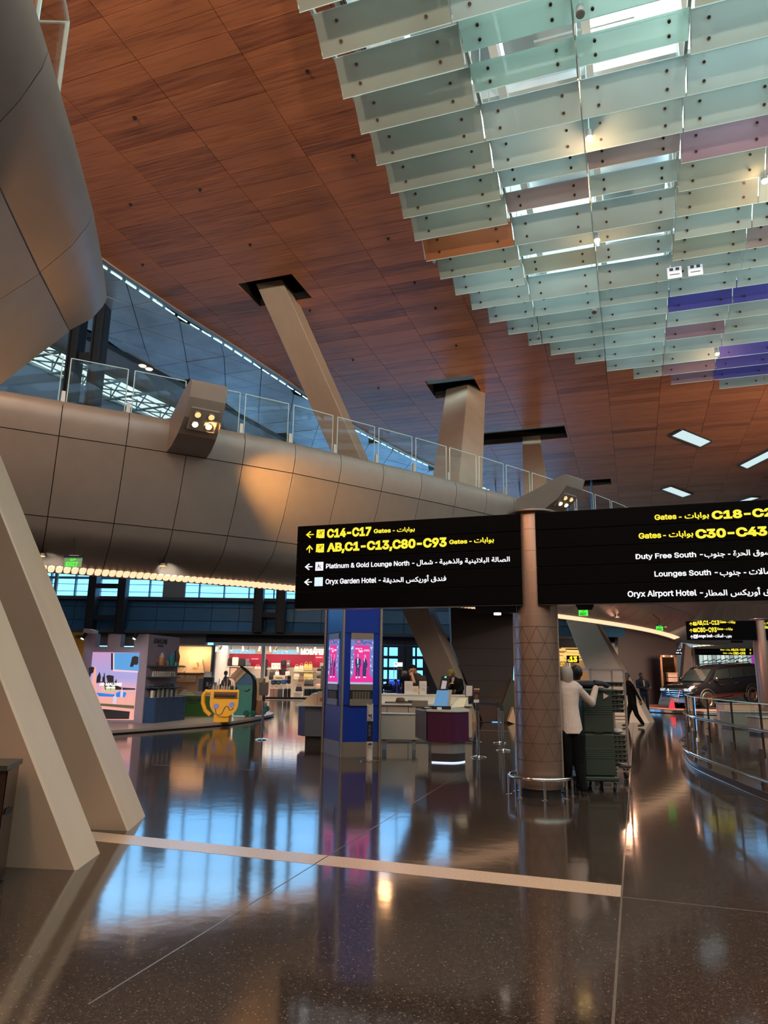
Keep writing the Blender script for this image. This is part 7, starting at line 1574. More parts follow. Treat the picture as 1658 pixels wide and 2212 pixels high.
lamp('AREA', 'shop_lamp', tuple(SF.pt(sx_(520), sz_(1390)-.05, -2.0)), 120, (1, .86, .68), tuple(SF.pt(sx_(520), 0, -2.0)), size=4.5, size_y=2); lamp('AREA', 'shop_lamp', tuple(SF.pt(sx_(640), sz_(1390)-.05, -2.0)), 120, (1, .86, .68), tuple(SF.pt(sx_(640), 0, -2.0)), size=4.5, size_y=2)
# goods
def spos(px, z, off): return tuple(SF.pt(sx_(px), z, off))
PAL = {'white': (.8, .78, .74), 'black': (.015, .015, .018), 'pink': (.75, .42, .36), 'cream': (.72, .58, .40), 'yellow': (.70, .52, .16), 'grey': (.16, .15, .16), 'navy': (.02, .035, .07), 'blush': (.70, .45, .36), 'blue': (.03, .14, .45), 'brown': (.20, .10, .06), 'teal': (.03, .09, .09)}
CM = {k: mat('goods_' + k, v, .5) for k, v in PAL.items()}
proto = {}
def goods(kind, col, px, py, wpx, hpx, off, label, group):
    s_ = (SD-off)/FPX; w_, h = wpx*s_, hpx*s_; z = SF.uv(px, py)[1]
    t = thing({'case': 'suitcase', 'bag': 'handbag', 'pack': 'backpack', 'box': 'display_box'}[kind], label, {'case': 'suitcase', 'bag': 'bag', 'pack': 'backpack', 'box': 'box'}[kind], spos(px, max(z, .03), off), YAW, group)
    B = MB()
    if kind == 'case': B.cbox((-w_/2, -.12, .05), (w_/2, .12, h), .04); B.build('shell', CM[col], t, True); B = MB(); [B.box((x-.008, -.13, .08), (x+.008, -.11, h-.04)) for x in np.linspace(-w_*.35, w_*.35, 4)]; B.build('ribs', CM[col], t); B = MB(); B.tube([(-w_*.2, .05, h-.02), (-w_*.2, .05, h+.12), (w_*.2, .05, h+.12), (w_*.2, .05, h-.02)], .012, 5); B.build('handle', CM['grey'], t); B = MB(); [B.cyl((x, -.015, .03), (x, .015, .03), .03, n=8) for x in (-w_*.35, w_*.35)]; B.build('wheels', CM['black'], t)
    elif kind == 'bag': B.loft([[(-w_*.5, -.08, 0), (w_*.5, -.08, 0), (w_*.5, .08, 0), (-w_*.5, .08, 0)], [(-w_*.52, -.1, h*.3), (w_*.52, -.1, h*.3), (w_*.52, .1, h*.3), (-w_*.52, .1, h*.3)], [(-w_*.4, -.03, h*.72), (w_*.4, -.03, h*.72), (w_*.4, .03, h*.72), (-w_*.4, .03, h*.72)]]); B.build('body', CM[col], t); B = MB(); B.tube([(w_*.3*math.cos(a_), 0, h*.7+h*.28*math.sin(a_)) for a_ in np.linspace(0, PI, 8)], .014, 5); B.build('handle', CM[col], t)
    elif kind == 'pack': B.cbox((-w_/2, -.12, 0), (w_/2, .1, h), .06); B.build('body', CM[col], t, True); B = MB(); B.cbox((-w_*.35, -.17, h*.1), (w_*.35, -.11, h*.5), .03); B.build('pocket', CM[col], t, True)
    else: B.cbox((-w_/2, -.1, 0), (w_/2, .1, h), .015); B.build('carton', CM[col], t); B = MB(); B.box((-w_*.3, -.105, h*.4), (w_*.3, -.1, h*.6)); B.build('label_print', CM['cream' if col != 'cream' else 'brown'], t)
    return t
def rack(label, px0, px1, py, off, col='white'):
    z = SF.uv((px0+px1)/2, py)[1]; t = thing('shop_shelf', label, 'shelf', spos((px0+px1)/2, z, off), YAW); w_ = (px1-px0)*(SD-off)/FPX/2; B = MB(); B.cbox((-w_, -.16, -.035), (w_, .16, 0), .006); B.build('board', CM[col], t); B = MB(); B.box((-w_, .10, -.12), (-w_+.04, .16, -.03)); B.box((w_-.04, .10, -.12), (w_, .16, -.03)); B.build('brackets', CM['grey'], t)
B_ = -3.8
rack('upper left shelf of the luggage shop holding the white suitcase', 463, 520, 1438, B_); rack('middle left shelf of the luggage shop', 463, 518, 1461, B_); rack('lower left shelf of the luggage shop', 463, 520, 1487, B_)
rack('upper shelf left of the crimson column in the shop', 551, 600, 1443.5, B_); rack('middle shelf left of the crimson column in the shop', 560, 600, 1470, B_)
rack('upper bag shelf right of the crimson column', 620, 662, 1449, B_); rack('lower bag shelf right of the crimson column', 620, 662, 1467, B_)
rack('top lit shoe shelf at the right of the shop', 668, 688, 1449, B_, 'blush'); rack('middle lit shoe shelf at the right of the shop', 668, 688, 1466, B_, 'blush'); rack('bottom lit shoe shelf at the right of the shop', 668, 688, 1486, B_, 'blush')
for kd, col, px, py, w_, h_, off, lab, g in [('case', 'white', 479, 1438, 13, 19, B_, 'white suitcase on the upper left shop shelf', None), ('pack', 'black', 495, 1438, 13, 16, B_, 'black backpack right of the white suitcase', None), ('pack', 'grey', 509, 1438, 12, 16, B_, 'dark grey backpack at the end of the upper left shelf', None), ('pack', 'black', 466, 1438, 6, 18, B_, 'black case left of the white suitcase', None),
    ('box', 'white', 463.5, 1461, 5, 21, B_, 'white boxes pile at the far left shelf', None), ('box', 'pink', 476, 1461, 13, 17, B_, 'pink patterned box on the middle left shelf', None), ('bag', 'cream', 498, 1461, 14, 15, B_, 'cream bag at the middle left shelf', None), ('bag', 'blush', 536, 1448, 14, 12, B_+.6, 'blush handbag under the crimson notice', None), ('box', 'pink', 474, 1487, 16, 18, B_, 'pink box on the lower left shelf', None),
    ('pack', 'black', 552, 1462, 6, 36, B_, 'tall black case left of the middle shelves', None), ('box', 'white', 570, 1443.5, 10, 12, B_, 'white box left on the upper shelf by the crimson column', None), ('box', 'white', 581, 1443.5, 10, 12, B_, 'white box second on the upper shelf by the crimson column', None), ('pack', 'black', 593, 1438, 11, 13, B_+.1, 'black bag third on the upper shelf by the crimson column', None), ('box', 'grey', 604.5, 1438, 7, 12, B_+.1, 'grey box at the crimson column', None),
    ('bag', 'black', 566, 1470, 10, 22, B_, 'black tall bag on the middle shelf by the column', None), ('bag', 'white', 580, 1460, 8, 12, B_+.2, 'white bag on the middle shelf by the column', None), ('pack', 'black', 594, 1458, 11, 14, B_+.1, 'black backpack on the middle shelf by the column', None), ('box', 'white', 605, 1460, 9, 9, B_+.4, 'white price board at the column', None), ('box', 'cream', 590, 1471, 24, 11, B_+1.2, 'cream display block in the shop middle', None),
    ('bag', 'cream', 624, 1449, 10, 14, B_, 'cream tote left on the upper bag shelf', None), ('bag', 'cream', 635, 1449, 10, 16, B_, 'cream tote second on the upper bag shelf', None), ('bag', 'yellow', 646, 1447, 9, 18, B_, 'pale yellow tote third on the upper bag shelf', None), ('bag', 'yellow', 656, 1447, 9, 18, B_, 'pale yellow tote right on the upper bag shelf', None),
    ('bag', 'cream', 625, 1467, 12, 15, B_, 'cream tote left on the lower bag shelf', None), ('bag', 'brown', 636, 1474, 10, 16, B_+.2, 'brown tote on the lower bag shelf', None), ('bag', 'yellow', 647, 1467, 10, 17, B_, 'yellow tote on the lower bag shelf', None), ('bag', 'yellow', 657, 1467, 10, 15, B_, 'yellow tote at the right of the lower bag shelf', None), ('bag', 'black', 650, 1484, 10, 16, B_+.3, 'black bag hanging low beside the shoe shelves', None), ('bag', 'black', 660, 1484, 10, 14, B_+.3, 'black small bag hanging low by the shoe shelves', None), ('bag', 'black', 640, 1497, 13, 16, B_+2.2, 'black handbag on the stand in the shop front', None),
    ('bag', 'black', 678, 1449, 11, 7, B_, 'black pair of shoes bag on the top lit shelf', None), ('bag', 'black', 678, 1466, 11, 7, B_, 'black bag on the middle lit shelf', None), ('bag', 'blush', 678, 1486, 13, 9, B_, 'red blush bag on the bottom lit shelf', None),
    ('case', 'pink', 585.5, 1510, 8, 22, -.6, 'pink suitcase left in the front row', None), ('case', 'blush', 594.5, 1510, 8, 22, -.6, 'blush suitcase second in the front row', None), ('case', 'grey', 604, 1510, 9, 21, -.6, 'grey suitcase third in the front row', None), ('case', 'navy', 615, 1510, 7, 21, -.6, 'navy suitcase fourth in the front row', None), ('case', 'black', 623, 1510, 6, 21, -.6, 'black suitcase last in the front row', None),
    ('pack', 'blue', 606, 1479, 11, 11, -1.6, 'blue backpack on the front display rail', None), ('pack', 'navy', 583, 1480, 11, 11, -1.6, 'navy backpack left on the front display rail', None), ('pack', 'teal', 594, 1480, 10, 11, -1.6, 'teal backpack second on the front display rail', None), ('pack', 'black', 617, 1478, 8, 18, -1.6, 'black backpack right on the front display rail', None),
    ('case', 'black', 572, 1505, 9, 18, -.5, 'black suitcase beside the portal post', None), ('box', 'white', 640, 1509, 18, 13, -1.2, 'white plinth under the black handbag', None)]:
    goods(kd, col, px, py, w_, h_, off, lab, g)
for i in range(12):
    goods('pack', ['black', 'teal', 'navy'][i % 3], 658.5 + i*3.6, 1504, 3.2, 15, -.4, NTH[i] + ' garment on the clothes rail left of the totem, ' + ['black', 'teal', 'navy'][i % 3], 'garments on the clothes rail, ' + ['black', 'teal', 'navy'][i % 3])
tr = thing('clothes_rail', 'low clothes rail at the right front of the luggage shop', 'rail', spos(678, .03, -.4), YAW); B = MB(); B.tube([(-.62, 0, 0), (-.62, 0, .62), (.62, 0, .62), (.62, 0, 0)], .02, 6); B.build('bar', CM['grey'], tr)
cn = thing('crimson_notice', 'crimson hanging notice above the blush handbag in the shop', 'notice', spos(535, SF.uv(535, 1430)[1], -2.2), YAW); B = MB(); B.cbox((-.37, 0, 0), (.37, .02, .42), .004); B.build('board', CRI, cn); nf = Frame(np.array(cn.location) - FH*.002, RH); letters('lettering', 'BAG SHOP', SWH, nf, (-.22, cn.location[2]+.2, .22, cn.location[2]+.26), .0, cn, .03)
gp = thing('grey_panel', 'tall grey panel at the right end of the luggage shop', 'panel', spos(698, .03, -1.0), YAW); B = MB(); B.cbox((-.24, 0, 0), (.24, .06, 1.95), .01); B.build('board', mat('panel_slate', (.17, .18, .19), .5), gp); B = MB(); B.box((-.25, -.01, 1.92), (.25, .07, 1.98)); B.build('cap', CM['grey'], gp)
cr_ = thing('crimson_notice', 'small crimson notice over the lit shoe shelves', 'notice', spos(680, SF.uv(680, 1430)[1], -2.5), YAW); B = MB(); B.cbox((-.27, 0, 0), (.27, .02, .5), .004); B.build('board', CRI, cr_); nf = Frame(np.array(cr_.location) - FH*.002, RH); letters('lettering', 'SHOES', SWH, nf, (-.2, cr_.location[2]+.3, .2, cr_.location[2]+.36), .0, cr_, .03)
# shopper with bag
ls = Loc(486, 1530, 0, 40.5); sp_ = thing('person', 'person with dark hair and shoulder bag standing before the luggage shop', 'person', ls.p, YAW); F = Fig(); ZS = lambda py: ls.z(py, 486); XS_ = lambda px: ls.x(px, 1480)
F.rings([(ZS(1515), XS_(488), 0, .17, .13), (ZS(1490), XS_(487), 0, .16, .13), (ZS(1472), XS_(488), 0, .21, .13), (ZS(1465), XS_(487), 0, .15, .10), (ZS(1461), XS_(486), 0, .07, .07)], 'top'); F.cap((XS_(486), 0, ZS(1463)), (XS_(486), 0, ZS(1458)), .055, .05, 'skin'); F.head((XS_(486), -.02, ZS(1455)), (.5, -1, 0), 'skin', 1.1)
for s_ in (-1, 1): a = (XS_(488)+s_*.2, 0, ZS(1471)); e_ = (XS_(488)+s_*.26, -.05, ZS(1482)); w3 = (XS_(488)+s_*.24, -.16, ZS(1490)); F.cap(a, e_, .06, .05, 'top'); F.cap(e_, w3, .045, .036, 'skin'); F.hand(w3, (0, -.4, -1), (0, -1, .3), 'skin', .3, 1.1)
legs(F, (XS_(488), 0, .9), [(XS_(488)-.1, -.02, .48), (XS_(488)+.1, -.02, .48)], [(XS_(488)-.1, 0, .085), (XS_(488)+.1, 0, .085)], 'dark', 'dark', 1.05, ((0, -.1), (0, -.1)))
F.build({'top': mat('cloth_grey', (.24, .21, .20), .8), 'skin': SKIN_L, 'dark': CL_BLACK}, sp_, .013); cap_hair('hair', (XS_(486), 0, ZS(1454)), (.108, .125, .135), mat('hair_brown', (.06, .025, .015), .6), sp_, -.9)
B = MB(); B.ell((XS_(481), -.2, ZS(1483)), (.15, .09, .16), 12, 8); B.build('shoulder_bag', CL_BLACK, sp_, True)
# ================================================================== BLUE-LIT LOUNGE AND WINDOW between totem and long column
WD = 45.0; WF = Frame(DP(860, 1500, WD), RH); lw2 = thing('lounge_window', 'tall cyan window with dark frame behind the rear counter', 'window', tuple(WF.pt(0, 0)))
wx = lambda px: WF.uv(px, 1440)[0]; wz = lambda py: WF.uv(860, py)[1]
for px, w_ in ((824, .25), (838, .12), (867, .5), (882, .5), (898, .12), (916, .2)): B = MB(); frect(B, WF, wx(px)-w_/2, 0, wx(px)+w_/2, wz(1395), -.1, .15); wb(B, 'mullion', DARK, lw2)
for py in (1395.5, 1420, 1444.5, 1470): B = MB(); frect(B, WF, wx(820), wz(py)-.09, wx(930), wz(py)+.09, -.08, .1); wb(B, 'transom', DARK, lw2)
for a, b in ((825, 837), (839, 864), (884, 897), (899, 915)): B = MB(); frect(B, WF, wx(a), 0, wx(b), wz(1395), -.05, -.03); wb(B, 'pane', glass('lounge_glass', (.75, .95, 1), .3, .9), lw2)
B = MB(); frect(B, WF, wx(726), 0, wx(822), wz(1378), -.3, 0); frect(B, WF, wx(918), 0, wx(1060), wz(1378), -.3, 0); frect(B, WF, wx(726), wz(1394), wx(1060), wz(1374), -.3, 0); wb(B, 'surround', mat('surround_dark', (.03, .035, .045), .6), lw2)
CEILW = glow('linear_light', (1, .86, .68), 1.6)
ln_ = thing('linear_lights', 'stepped warm linear ceiling lights over the lounge window', 'ceiling lights', tuple(DP(850, 1385, 40)))
LF2 = Frame(DP(850, 1385, 41.6), RH)
for x0, x1, y in ((829, 872, 1386), (829, 877, 1385 - 7), (845, 880, 1382)): B = MB(); u0, z = LF2.uv(x0, y); u1 = LF2.uv(x1, y)[0]; frect(B, LF2, u0, z-.04, u1, z+.04, -.2, .2); wb(B, 'light_bar', CEILW, ln_)
for x0, x1, y in ((505, 549, 1376.5), (648, 680, 1378), (690, 704, 1377)): B = MB(); u0, z = LF2.uv(x0, y); u1 = LF2.uv(x1, y)[0]; frect(B, LF2, u0, z-.03, u1, z+.03, -.2, .2); wb(B, 'light_bar', CEILW, ln_)
B = MB(); 
for x0, x1 in ((470, 549), (598, 704)):
    u0, z = LF2.uv(x0, 1371); u1 = LF2.uv(x1, 1371)[0]; frect(B, LF2, u0, z-.09, u1, z+.09, -.2, -.1)
wb(B, 'sky_slot', glow('slot_blue', (.16, .45, .66), .8), ln_)
BLU = glow('neon_blue', (.03, .12, 1), 2.0); BDK = mat('lounge_blue', (.01, .03, .16), .4)
lg = Loc(855, 1510, 0, 40); bar = thing('blue_bar', 'low bar outlined in blue neon in the lounge', 'bar', lg.p, YAW); gx = lambda px: lg.x(px, 1480); gz = lambda py: lg.z(py, 855)
B = MB(); B.cbox((gx(838), 0, 0), (gx(851), .6, gz(1470)), .03); B.build('front_block', mat('bar_grey', (.14, .15, .24), .4), bar)
B = MB(); B.cbox((gx(852), .2, 0), (gx(874), .8, gz(1471)), .03); B.build('rear_block', BDK, bar)
B = MB(); B.tube([(gx(835), -.03, gz(1470.5)), (gx(849.5), -.03, gz(1470.5)), (gx(852), -.03, gz(1472)), (gx(852), -.03, gz(1492)), (gx(850), -.03, gz(1494)), (gx(845), -.03, gz(1494))], .045, 8); B.tube([(gx(854), .1, gz(1470)), (gx(862), .1, gz(1470)), (gx(863), .1, gz(1478))], .04, 8); B.build('neon_line', BLU, bar)
lamp('POINT', 'neon_lamp', tuple(DP(848, 1475, 39.2)), 30, (.05, .2, 1), size=.3)
sg = thing('white_sign', 'white lit rectangular sign on a thin post in the blue lounge', 'sign', tuple(DP(850, 1480, 40.6)), YAW); fx = Frame(DP(850, 1480, 40.6), RH); q = [fx.uv(*p) for p in ((850, 1440), (869, 1440), (869, 1431), (850, 1431))]
B = MB(); B.prism(q, lambda u, z: fx.pt(u, z, 0), lambda u, z: fx.pt(u, z, .06)); wb(B, 'panel', glow('sign_lit_white', (.95, 1, .97), 1.2), sg); B = MB(); frect(B, fx, q[0][0], 0, q[0][0]+.04, q[0][1], 0, .04); wb(B, 'post', STEEL, sg); B = MB(); frect(B, fx, q[0][0]+.05, q[0][1]+.12, q[0][0]+.18, q[0][1]+.16, .06, .065); wb(B, 'mark', DARK, sg)
sg2 = thing('service_frame', 'beige portal frame standing right of the white lit sign', 'frame', tuple(DP(862, 1500, 38)), YAW); fx = Frame(DP(862, 1500, 38), RH)
B = MB(); 
for a, b in (((856, 1446), (858, 1510)), ((867, 1446), (869, 1510)), ((856, 1446), (869, 1443.5))): u0, z0 = fx.uv(a[0], max(a[1], b[1])); u1, z1 = fx.uv(b[0], min(a[1], b[1])); frect(B, fx, u0, 0 if z0 < .6 else z0, u1, z1, 0, .08)
wb(B, 'portal', mat('portal_beige', (.45, .38, .32), .5), sg2)
yb = thing('yellow_board', 'small yellow board beside the standing figure in the lounge', 'board', tuple(DP(869, 1455, 37)), YAW); fx = Frame(DP(869, 1455, 37), RH); q = pbox(fx, (867, 1456), (872, 1449)); B = MB(); frect(B, fx, *q, 0, .03); wb(B, 'board', mat('board_yellow', (.8, .5, .03), .5), yb); B = MB(); frect(B, fx, q[0]+.04, 0, q[0]+.07, q[1], 0, .03); wb(B, 'pole', STEEL, yb)
def small_person(label, px, head_y, dist, top, legsm, skin, hairm, face=(-1, -.3, 0), sit=False, hat=None):
    l = Loc(px, 1500, 0, dist); t = thing('person', label, 'person', l.p, YAW); hz = l.z(head_y, px); k = hz/1.72 if not sit else 1.
    F = Fig(); b = hz - .22
    F.rings([(b-.66, 0, 0, .16*1.05, .13), (b-.45, 0, 0, .16, .125), (b-.15, 0, 0, .21, .135), (b-.06, 0, 0, .18, .11), (b-.01, 0, 0, .08, .075)], 'top'); F.cap((0, 0, b-.03), (0, 0, b+.05), .055, .05, 'skin'); F.head((0, -.01, hz-.115), face, 'skin', 1.02)
    for s_ in (-1, 1): a = (s_*.19, 0, b-.1); e_ = (s_*.26, -.06, b-.36); w3 = (s_*.22, -.2, b-.55); F.cap(a, e_, .06, .05, 'top'); F.cap(e_, w3, .048, .038, 'top'); F.hand(w3, (-.1*s_, -.6, -.8), (-s_, 0, .2), 'skin', .35, 1.1)
    hp = b-.64
    if sit: legs(F, (0, 0, hp), [(-.12, -.42, hp+.0), (.12, -.42, hp)], [(-.12, -.45, .09), (.12, -.45, .09)], 'legs', 'legs', 1.05, ((0, -.1), (0, -.1)))
    else: legs(F, (0, 0, hp), [(-.1, -.02, hp*.53), (.1, -.02, hp*.53)], [(-.11, 0, .085), (.11, 0, .085)], 'legs', 'legs', 1.05, ((0, -.1), (0, -.1)))
    F.build({'top': top, 'skin': skin, 'legs': legsm}, t, .013); cap_hair(hat or 'hair', (0, .005, hz-.10), (.098, .108, .118), hairm, t, -.25); return t
small_person('person in dark clothes seated left in the blue lounge, seen from behind', 836, 1466, 38.5, CL_NAVY, CL_BLACK, SKIN_D, HAIR, (0, 1, 0), True)
small_person('person in blue jacket seated in the middle of the blue lounge', 853, 1467, 39.2, mat('cloth_blue', (.02, .04, .16), .8), CL_BLACK, SKIN_D, HAIR, (0, 1, 0), True)
small_person('person with white cap and navy coat standing at the right of the blue lounge', 874.5, 1449, 36.5, CL_NAVY, CL_NAVY, SKIN_L, mat('cap_white', (.75, .75, .72), .7), (-.6, -1, 0), False, 'cap')
for i, px in enumerate((818, 834)): 
    t = thing('bar_stool', ['chrome bar stool at the far left of the blue lounge', 'second chrome bar stool from the left of the blue lounge'][i], 'stool', tuple(DP(px, 1510, 37)) , YAW); t.location.z = 0
    B = MB(); B.lathe([(.22, 0), (.22, .02), (.03, .05), (.03, .68)], (0, 0, 0), 14); B.build('pedestal', CHROME, t, True); B = MB(); B.lathe([(.16, .68), (.2, .7), (.2, .75), (.02, .76)], (0, 0, 0), 14); B.build('seat', BDK, t, True); B = MB(); B.tube([(.18*math.cos(a_), .18*math.sin(a_), 1.0) for a_ in np.linspace(0, PI, 8)], .03, 6); B.build('backrest', BDK, t)

# ================================================================== GATE 13 AREA right of the sign pillar
GD = 42.0; GF3 = Frame(DP(1240, 1480, GD), RH); ga = thing('gate_area', 'glazed gate hall with gold ceiling slats right of the sign pillar', 'gate hall', tuple(GF3.pt(0, 0)))
gx3 = lambda px: GF3.uv(px, 1450)[0]; gz3 = lambda py: GF3.uv(1240, py)[1]
B = MB(); frect(B, GF3, gx3(1188), 0, gx3(1345), gz3(1385), -6.2, -6); wb(B, 'rear_wall', mat('gate_rear', (.36, .27, .20), .35), ga)
B = MB(); frect(B, GF3, gx3(1186), gz3(1384), gx3(1346), gz3(1330), -.3, 0); wb(B, 'header', mat('gate_header', (.05, .045, .04), .5), ga)
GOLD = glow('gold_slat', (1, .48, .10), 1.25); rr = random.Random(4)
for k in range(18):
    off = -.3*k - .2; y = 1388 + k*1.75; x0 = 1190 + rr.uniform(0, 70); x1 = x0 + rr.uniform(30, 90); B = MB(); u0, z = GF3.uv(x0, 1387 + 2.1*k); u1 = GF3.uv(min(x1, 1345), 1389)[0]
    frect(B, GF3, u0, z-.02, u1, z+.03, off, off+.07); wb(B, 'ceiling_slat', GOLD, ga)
B = MB(); frect(B, GF3, gx3(1186), gz3(1389)+.06, gx3(1346), gz3(1389)+.12, -6, .2); wb(B, 'slat_ceiling', mat('gate_ceiling', (.10, .07, .05), .5), ga)
for px in (1194, 1206, 1218, 1256, 1270, 1284, 1298): B = MB(); frect(B, GF3, gx3(px)-.03, 0, gx3(px)+.03, gz3(1420), -5.9, -5.8); wb(B, 'glazing_post', mat('post_silver', (.5, .46, .42), .3, .5), ga)
B = MB(); frect(B, GF3, gx3(1190), 0, gx3(1300), gz3(1425), -5.8, -5.78); wb(B, 'glazing', glass('gate_glass', (.85, .82, .75), .6, .8), ga)
for x0, y0, x1, y1, c, s_ in ((1252, 1478, 1262, 1440, (.9, .55, .3), .6), (1284, 1475, 1288, 1425, (.6, .8, .95), 1.0), (1262, 1462, 1276, 1445, (.85, .12, .3), .7), (1200, 1470, 1214, 1430, (.9, .7, .45), .6)):
    B = MB(); u0, z0, u1, z1 = pbox(GF3, (x0, y0), (x1, y1)); frect(B, GF3, u0, max(.1, z0), u1, z1, -5.97, -5.93); wb(B, 'lit_display', glow('gate_display_%d' % x0, c, s_), ga)
lamp('AREA', 'gate_lamp', tuple(GF3.pt(gx3(1250), gz3(1392), -3)), 420, (1, .66, .35), tuple(GF3.pt(gx3(1250), 0, -3)), size=4)
g13 = thing('gate_number_sign', 'black sign with yellow C13 in front of the gate hall', 'sign', tuple(GF3.pt(gx3(1235), gz3(1431), .2)), YAW); B = MB(); q = pbox(GF3, (1222, 1432), (1247, 1416.5)); frect(B, GF3, *q, .15, .25); wb(B, 'board', SIGNB, g13)
letters('gate_number', '13', YEL, GF3, pbox(GF3, (1227.5, 1430.5), (1243.5, 1418)), .252, g13, .06); letters('gate_letter', 'C', YEL, GF3, pbox(GF3, (1223, 1430), (1228, 1424.5)), .252, g13, .06)
letters('number_reflection', 'C133', glow('reflection_amber', (1, .55, .05), .8), GF3, pbox(GF3, (1250, 1437), (1271, 1427.5)), -5.5, ga, .05, .006, True)  # reflection in the glazing, made as glowing mirrored letters
sc = thing('magenta_screen', 'small magenta screen behind the scarfed person', 'screen', tuple(GF3.pt(gx3(1234), gz3(1450), -1)), YAW); B = MB(); frect(B, GF3, *pbox(GF3, (1228, 1462), (1242, 1439)), -1.05, -1); wb(B, 'screen', glow('screen_hot_pink', (.85, .15, .55), .9), sc); B = MB(); u0, z0, u1, z1 = pbox(GF3, (1228, 1462), (1242, 1439)); frect(B, GF3, u0+.1, 0, u1-.1, z0, -1.1, -1.0); wb(B, 'stand', DARK, sc)

# ================================================================== CAR PODIUM, CAR, WELCOME POINT
cc = DP(1540, 1500, 36.3); cc[2] = 0
pod = thing('car_podium', 'low round podium with mirrored steel rim under the black car', 'podium', tuple(cc)); R_ = 4.2; cpx, cpy = float(cc[0]), float(cc[1])
B = MB(); B.lathe([(R_-.03, .02), (R_, .03), (R_, .15), (R_-.03, .165), (.05, .165)], (0, 0, 0), 72); B.build('rim', mat('podium_rim', (.62, .58, .56), .12, .9), pod, True)
B = MB(); B.lathe([(R_-.2, .166), (R_-.2, .178), (.05, .18)], (0, 0, 0), 60); B.build('carpet', mat('podium_carpet', (.30, .10, .07), .7), pod)
B = MB()
for z in (.05, .12): B.tube([(math.cos(2*PI*i/64)*(R_+.02), math.sin(2*PI*i/64)*(R_+.02), z) for i in range(64)], .016, 6, True)
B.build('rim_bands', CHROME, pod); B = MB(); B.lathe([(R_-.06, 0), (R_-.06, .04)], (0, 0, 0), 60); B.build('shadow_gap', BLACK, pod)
def car():
    l = Loc(1540, 1500, 0, 36.0); root = thing('car', 'big glossy black off-road car on the podium, nose to the left and tilted down', 'car', l.p)
    PAINT = mat('car_black', (.004, .004, .005), .12, coat=1.); CGL = mat('car_glass', (.012, .016, .016), .04, spec=.8); TYRE = mat('tyre', (.012, .012, .012), .6); CRM_ = mat('car_chrome', (.8, .78, .75), .08, 1.)
    W2 = .98
    # lower body lofted along the length: (x from rear to front, half width, z bottom, z belt)
    S_ = [(-2.55, .86, .62, 1.22), (-2.48, .93, .50, 1.30), (-1.6, .985, .44, 1.33), (0, .985, .42, 1.30), (.85, .985, .42, 1.28), (1.25, .98, .44, 1.25), (2.0, .96, .46, 1.17), (2.38, .92, .48, 1.10), (2.52, .84, .55, 1.0)]
    B = MB(); rings = []
    for x, hw, z0, z1 in S_: rings.append([(x, -hw*.93, z0), (x, -hw, z0+.12), (x, -hw, (z0+z1)/2), (x, -hw*.985, z1-.10), (x, -hw*.90, z1), (x, hw*.90, z1), (x, hw*.985, z1-.10), (x, hw, (z0+z1)/2), (x, hw, z0+.12), (x, hw*.93, z0)])
    B.loft(rings); B.build('body', PAINT, root, True)
    G_ = [(-2.46, .80, 1.28, 1.30), (-2.36, .80, 1.28, 1.84), (-2.0, .80, 1.28, 1.90), (-.6, .80, 1.28, 1.93), (.35, .79, 1.27, 1.90), (.62, .78, 1.26, 1.80), (1.28, .80, 1.24, 1.26)]
    B = MB(); B.loft([[(x, -hw*1.1, z0), (x, -hw*(1.0 if z1 > 1.5 else 1.1), z0+(z1-z0)*.85), (x, -hw*.86, z1), (x, hw*.86, z1), (x, hw*(1.0 if z1 > 1.5 else 1.1), z0+(z1-z0)*.85), (x, hw*1.1, z0)] for x, hw, z0, z1 in G_]); B.build('cabin', PAINT, root, True)
    for s_ in (-1, 1):                      # side windows, each a pane slightly proud of the cabin
        for nm, pts in (('front_window', [(.88, 1.34), (.50, 1.74), (-.28, 1.78), (-.28, 1.34)]), ('rear_window', [(-.36, 1.34), (-.36, 1.78), (-1.25, 1.77), (-1.25, 1.34)]), ('quarter_window', [(-1.33, 1.34), (-1.33, 1.77), (-2.18, 1.74), (-2.30, 1.34)])):
            B = MB(); yy = lambda z: s_*(.885 - (z-1.28)*.16); B.prism(pts, lambda x, z: (x, yy(z)-.01*s_, z), lambda x, z: (x, yy(z)+.014*s_, z)); B.build(nm, CGL, root)
        B = MB(); B.tube([(.95, s_*.90, 1.32), (-.3, s_*.905, 1.325), (-2.35, s_*.895, 1.33)], .014, 6); B.build('belt_trim', CRM_, root)
        B = MB(); B.cbox((-.35, s_*1.02-.01, .36), (.95, s_*1.02+.05, .42), .01) if s_ > 0 else B.cbox((-.9, s_*1.0-.08, .38), (.95, s_*1.0+.02, .43), .01); B.build('side_step', CRM_, root)
        B = MB(); B.ell((.92, s_*1.08, 1.36), (.09, .12, .10), 12, 8); B.build('wing_mirror', PAINT, root, True)
        for x in (-.5, .45): B = MB(); B.cbox((x-.12, s_*.985-.015, 1.06), (x+.12, s_*.985+.025, 1.09), .008); B.build('door_handle', CRM_, root)
        B = MB(); B.cbox((2.36, s_*.72-.20, .88), (2.53, s_*.72+.16, 1.03), .03); hl = B.build('headlamp', mat('headlamp', (.35, .42, .5), .1, .3), root); B = MB(); B.cbox((2.52, s_*.72-.15, .93), (2.545, s_*.72+.10, .97), .008); B.build('lamp_light', glow('headlamp_glow', (.55, .75, 1), 1.2), hl)
        B = MB(); B.cbox((-2.58, s_*.80-.08, 1.0), (-2.48, s_*.80+.08, 1.32), .02); B.build('tail_lamp', mat('tail_red', (.30, .01, .012), .2), root)
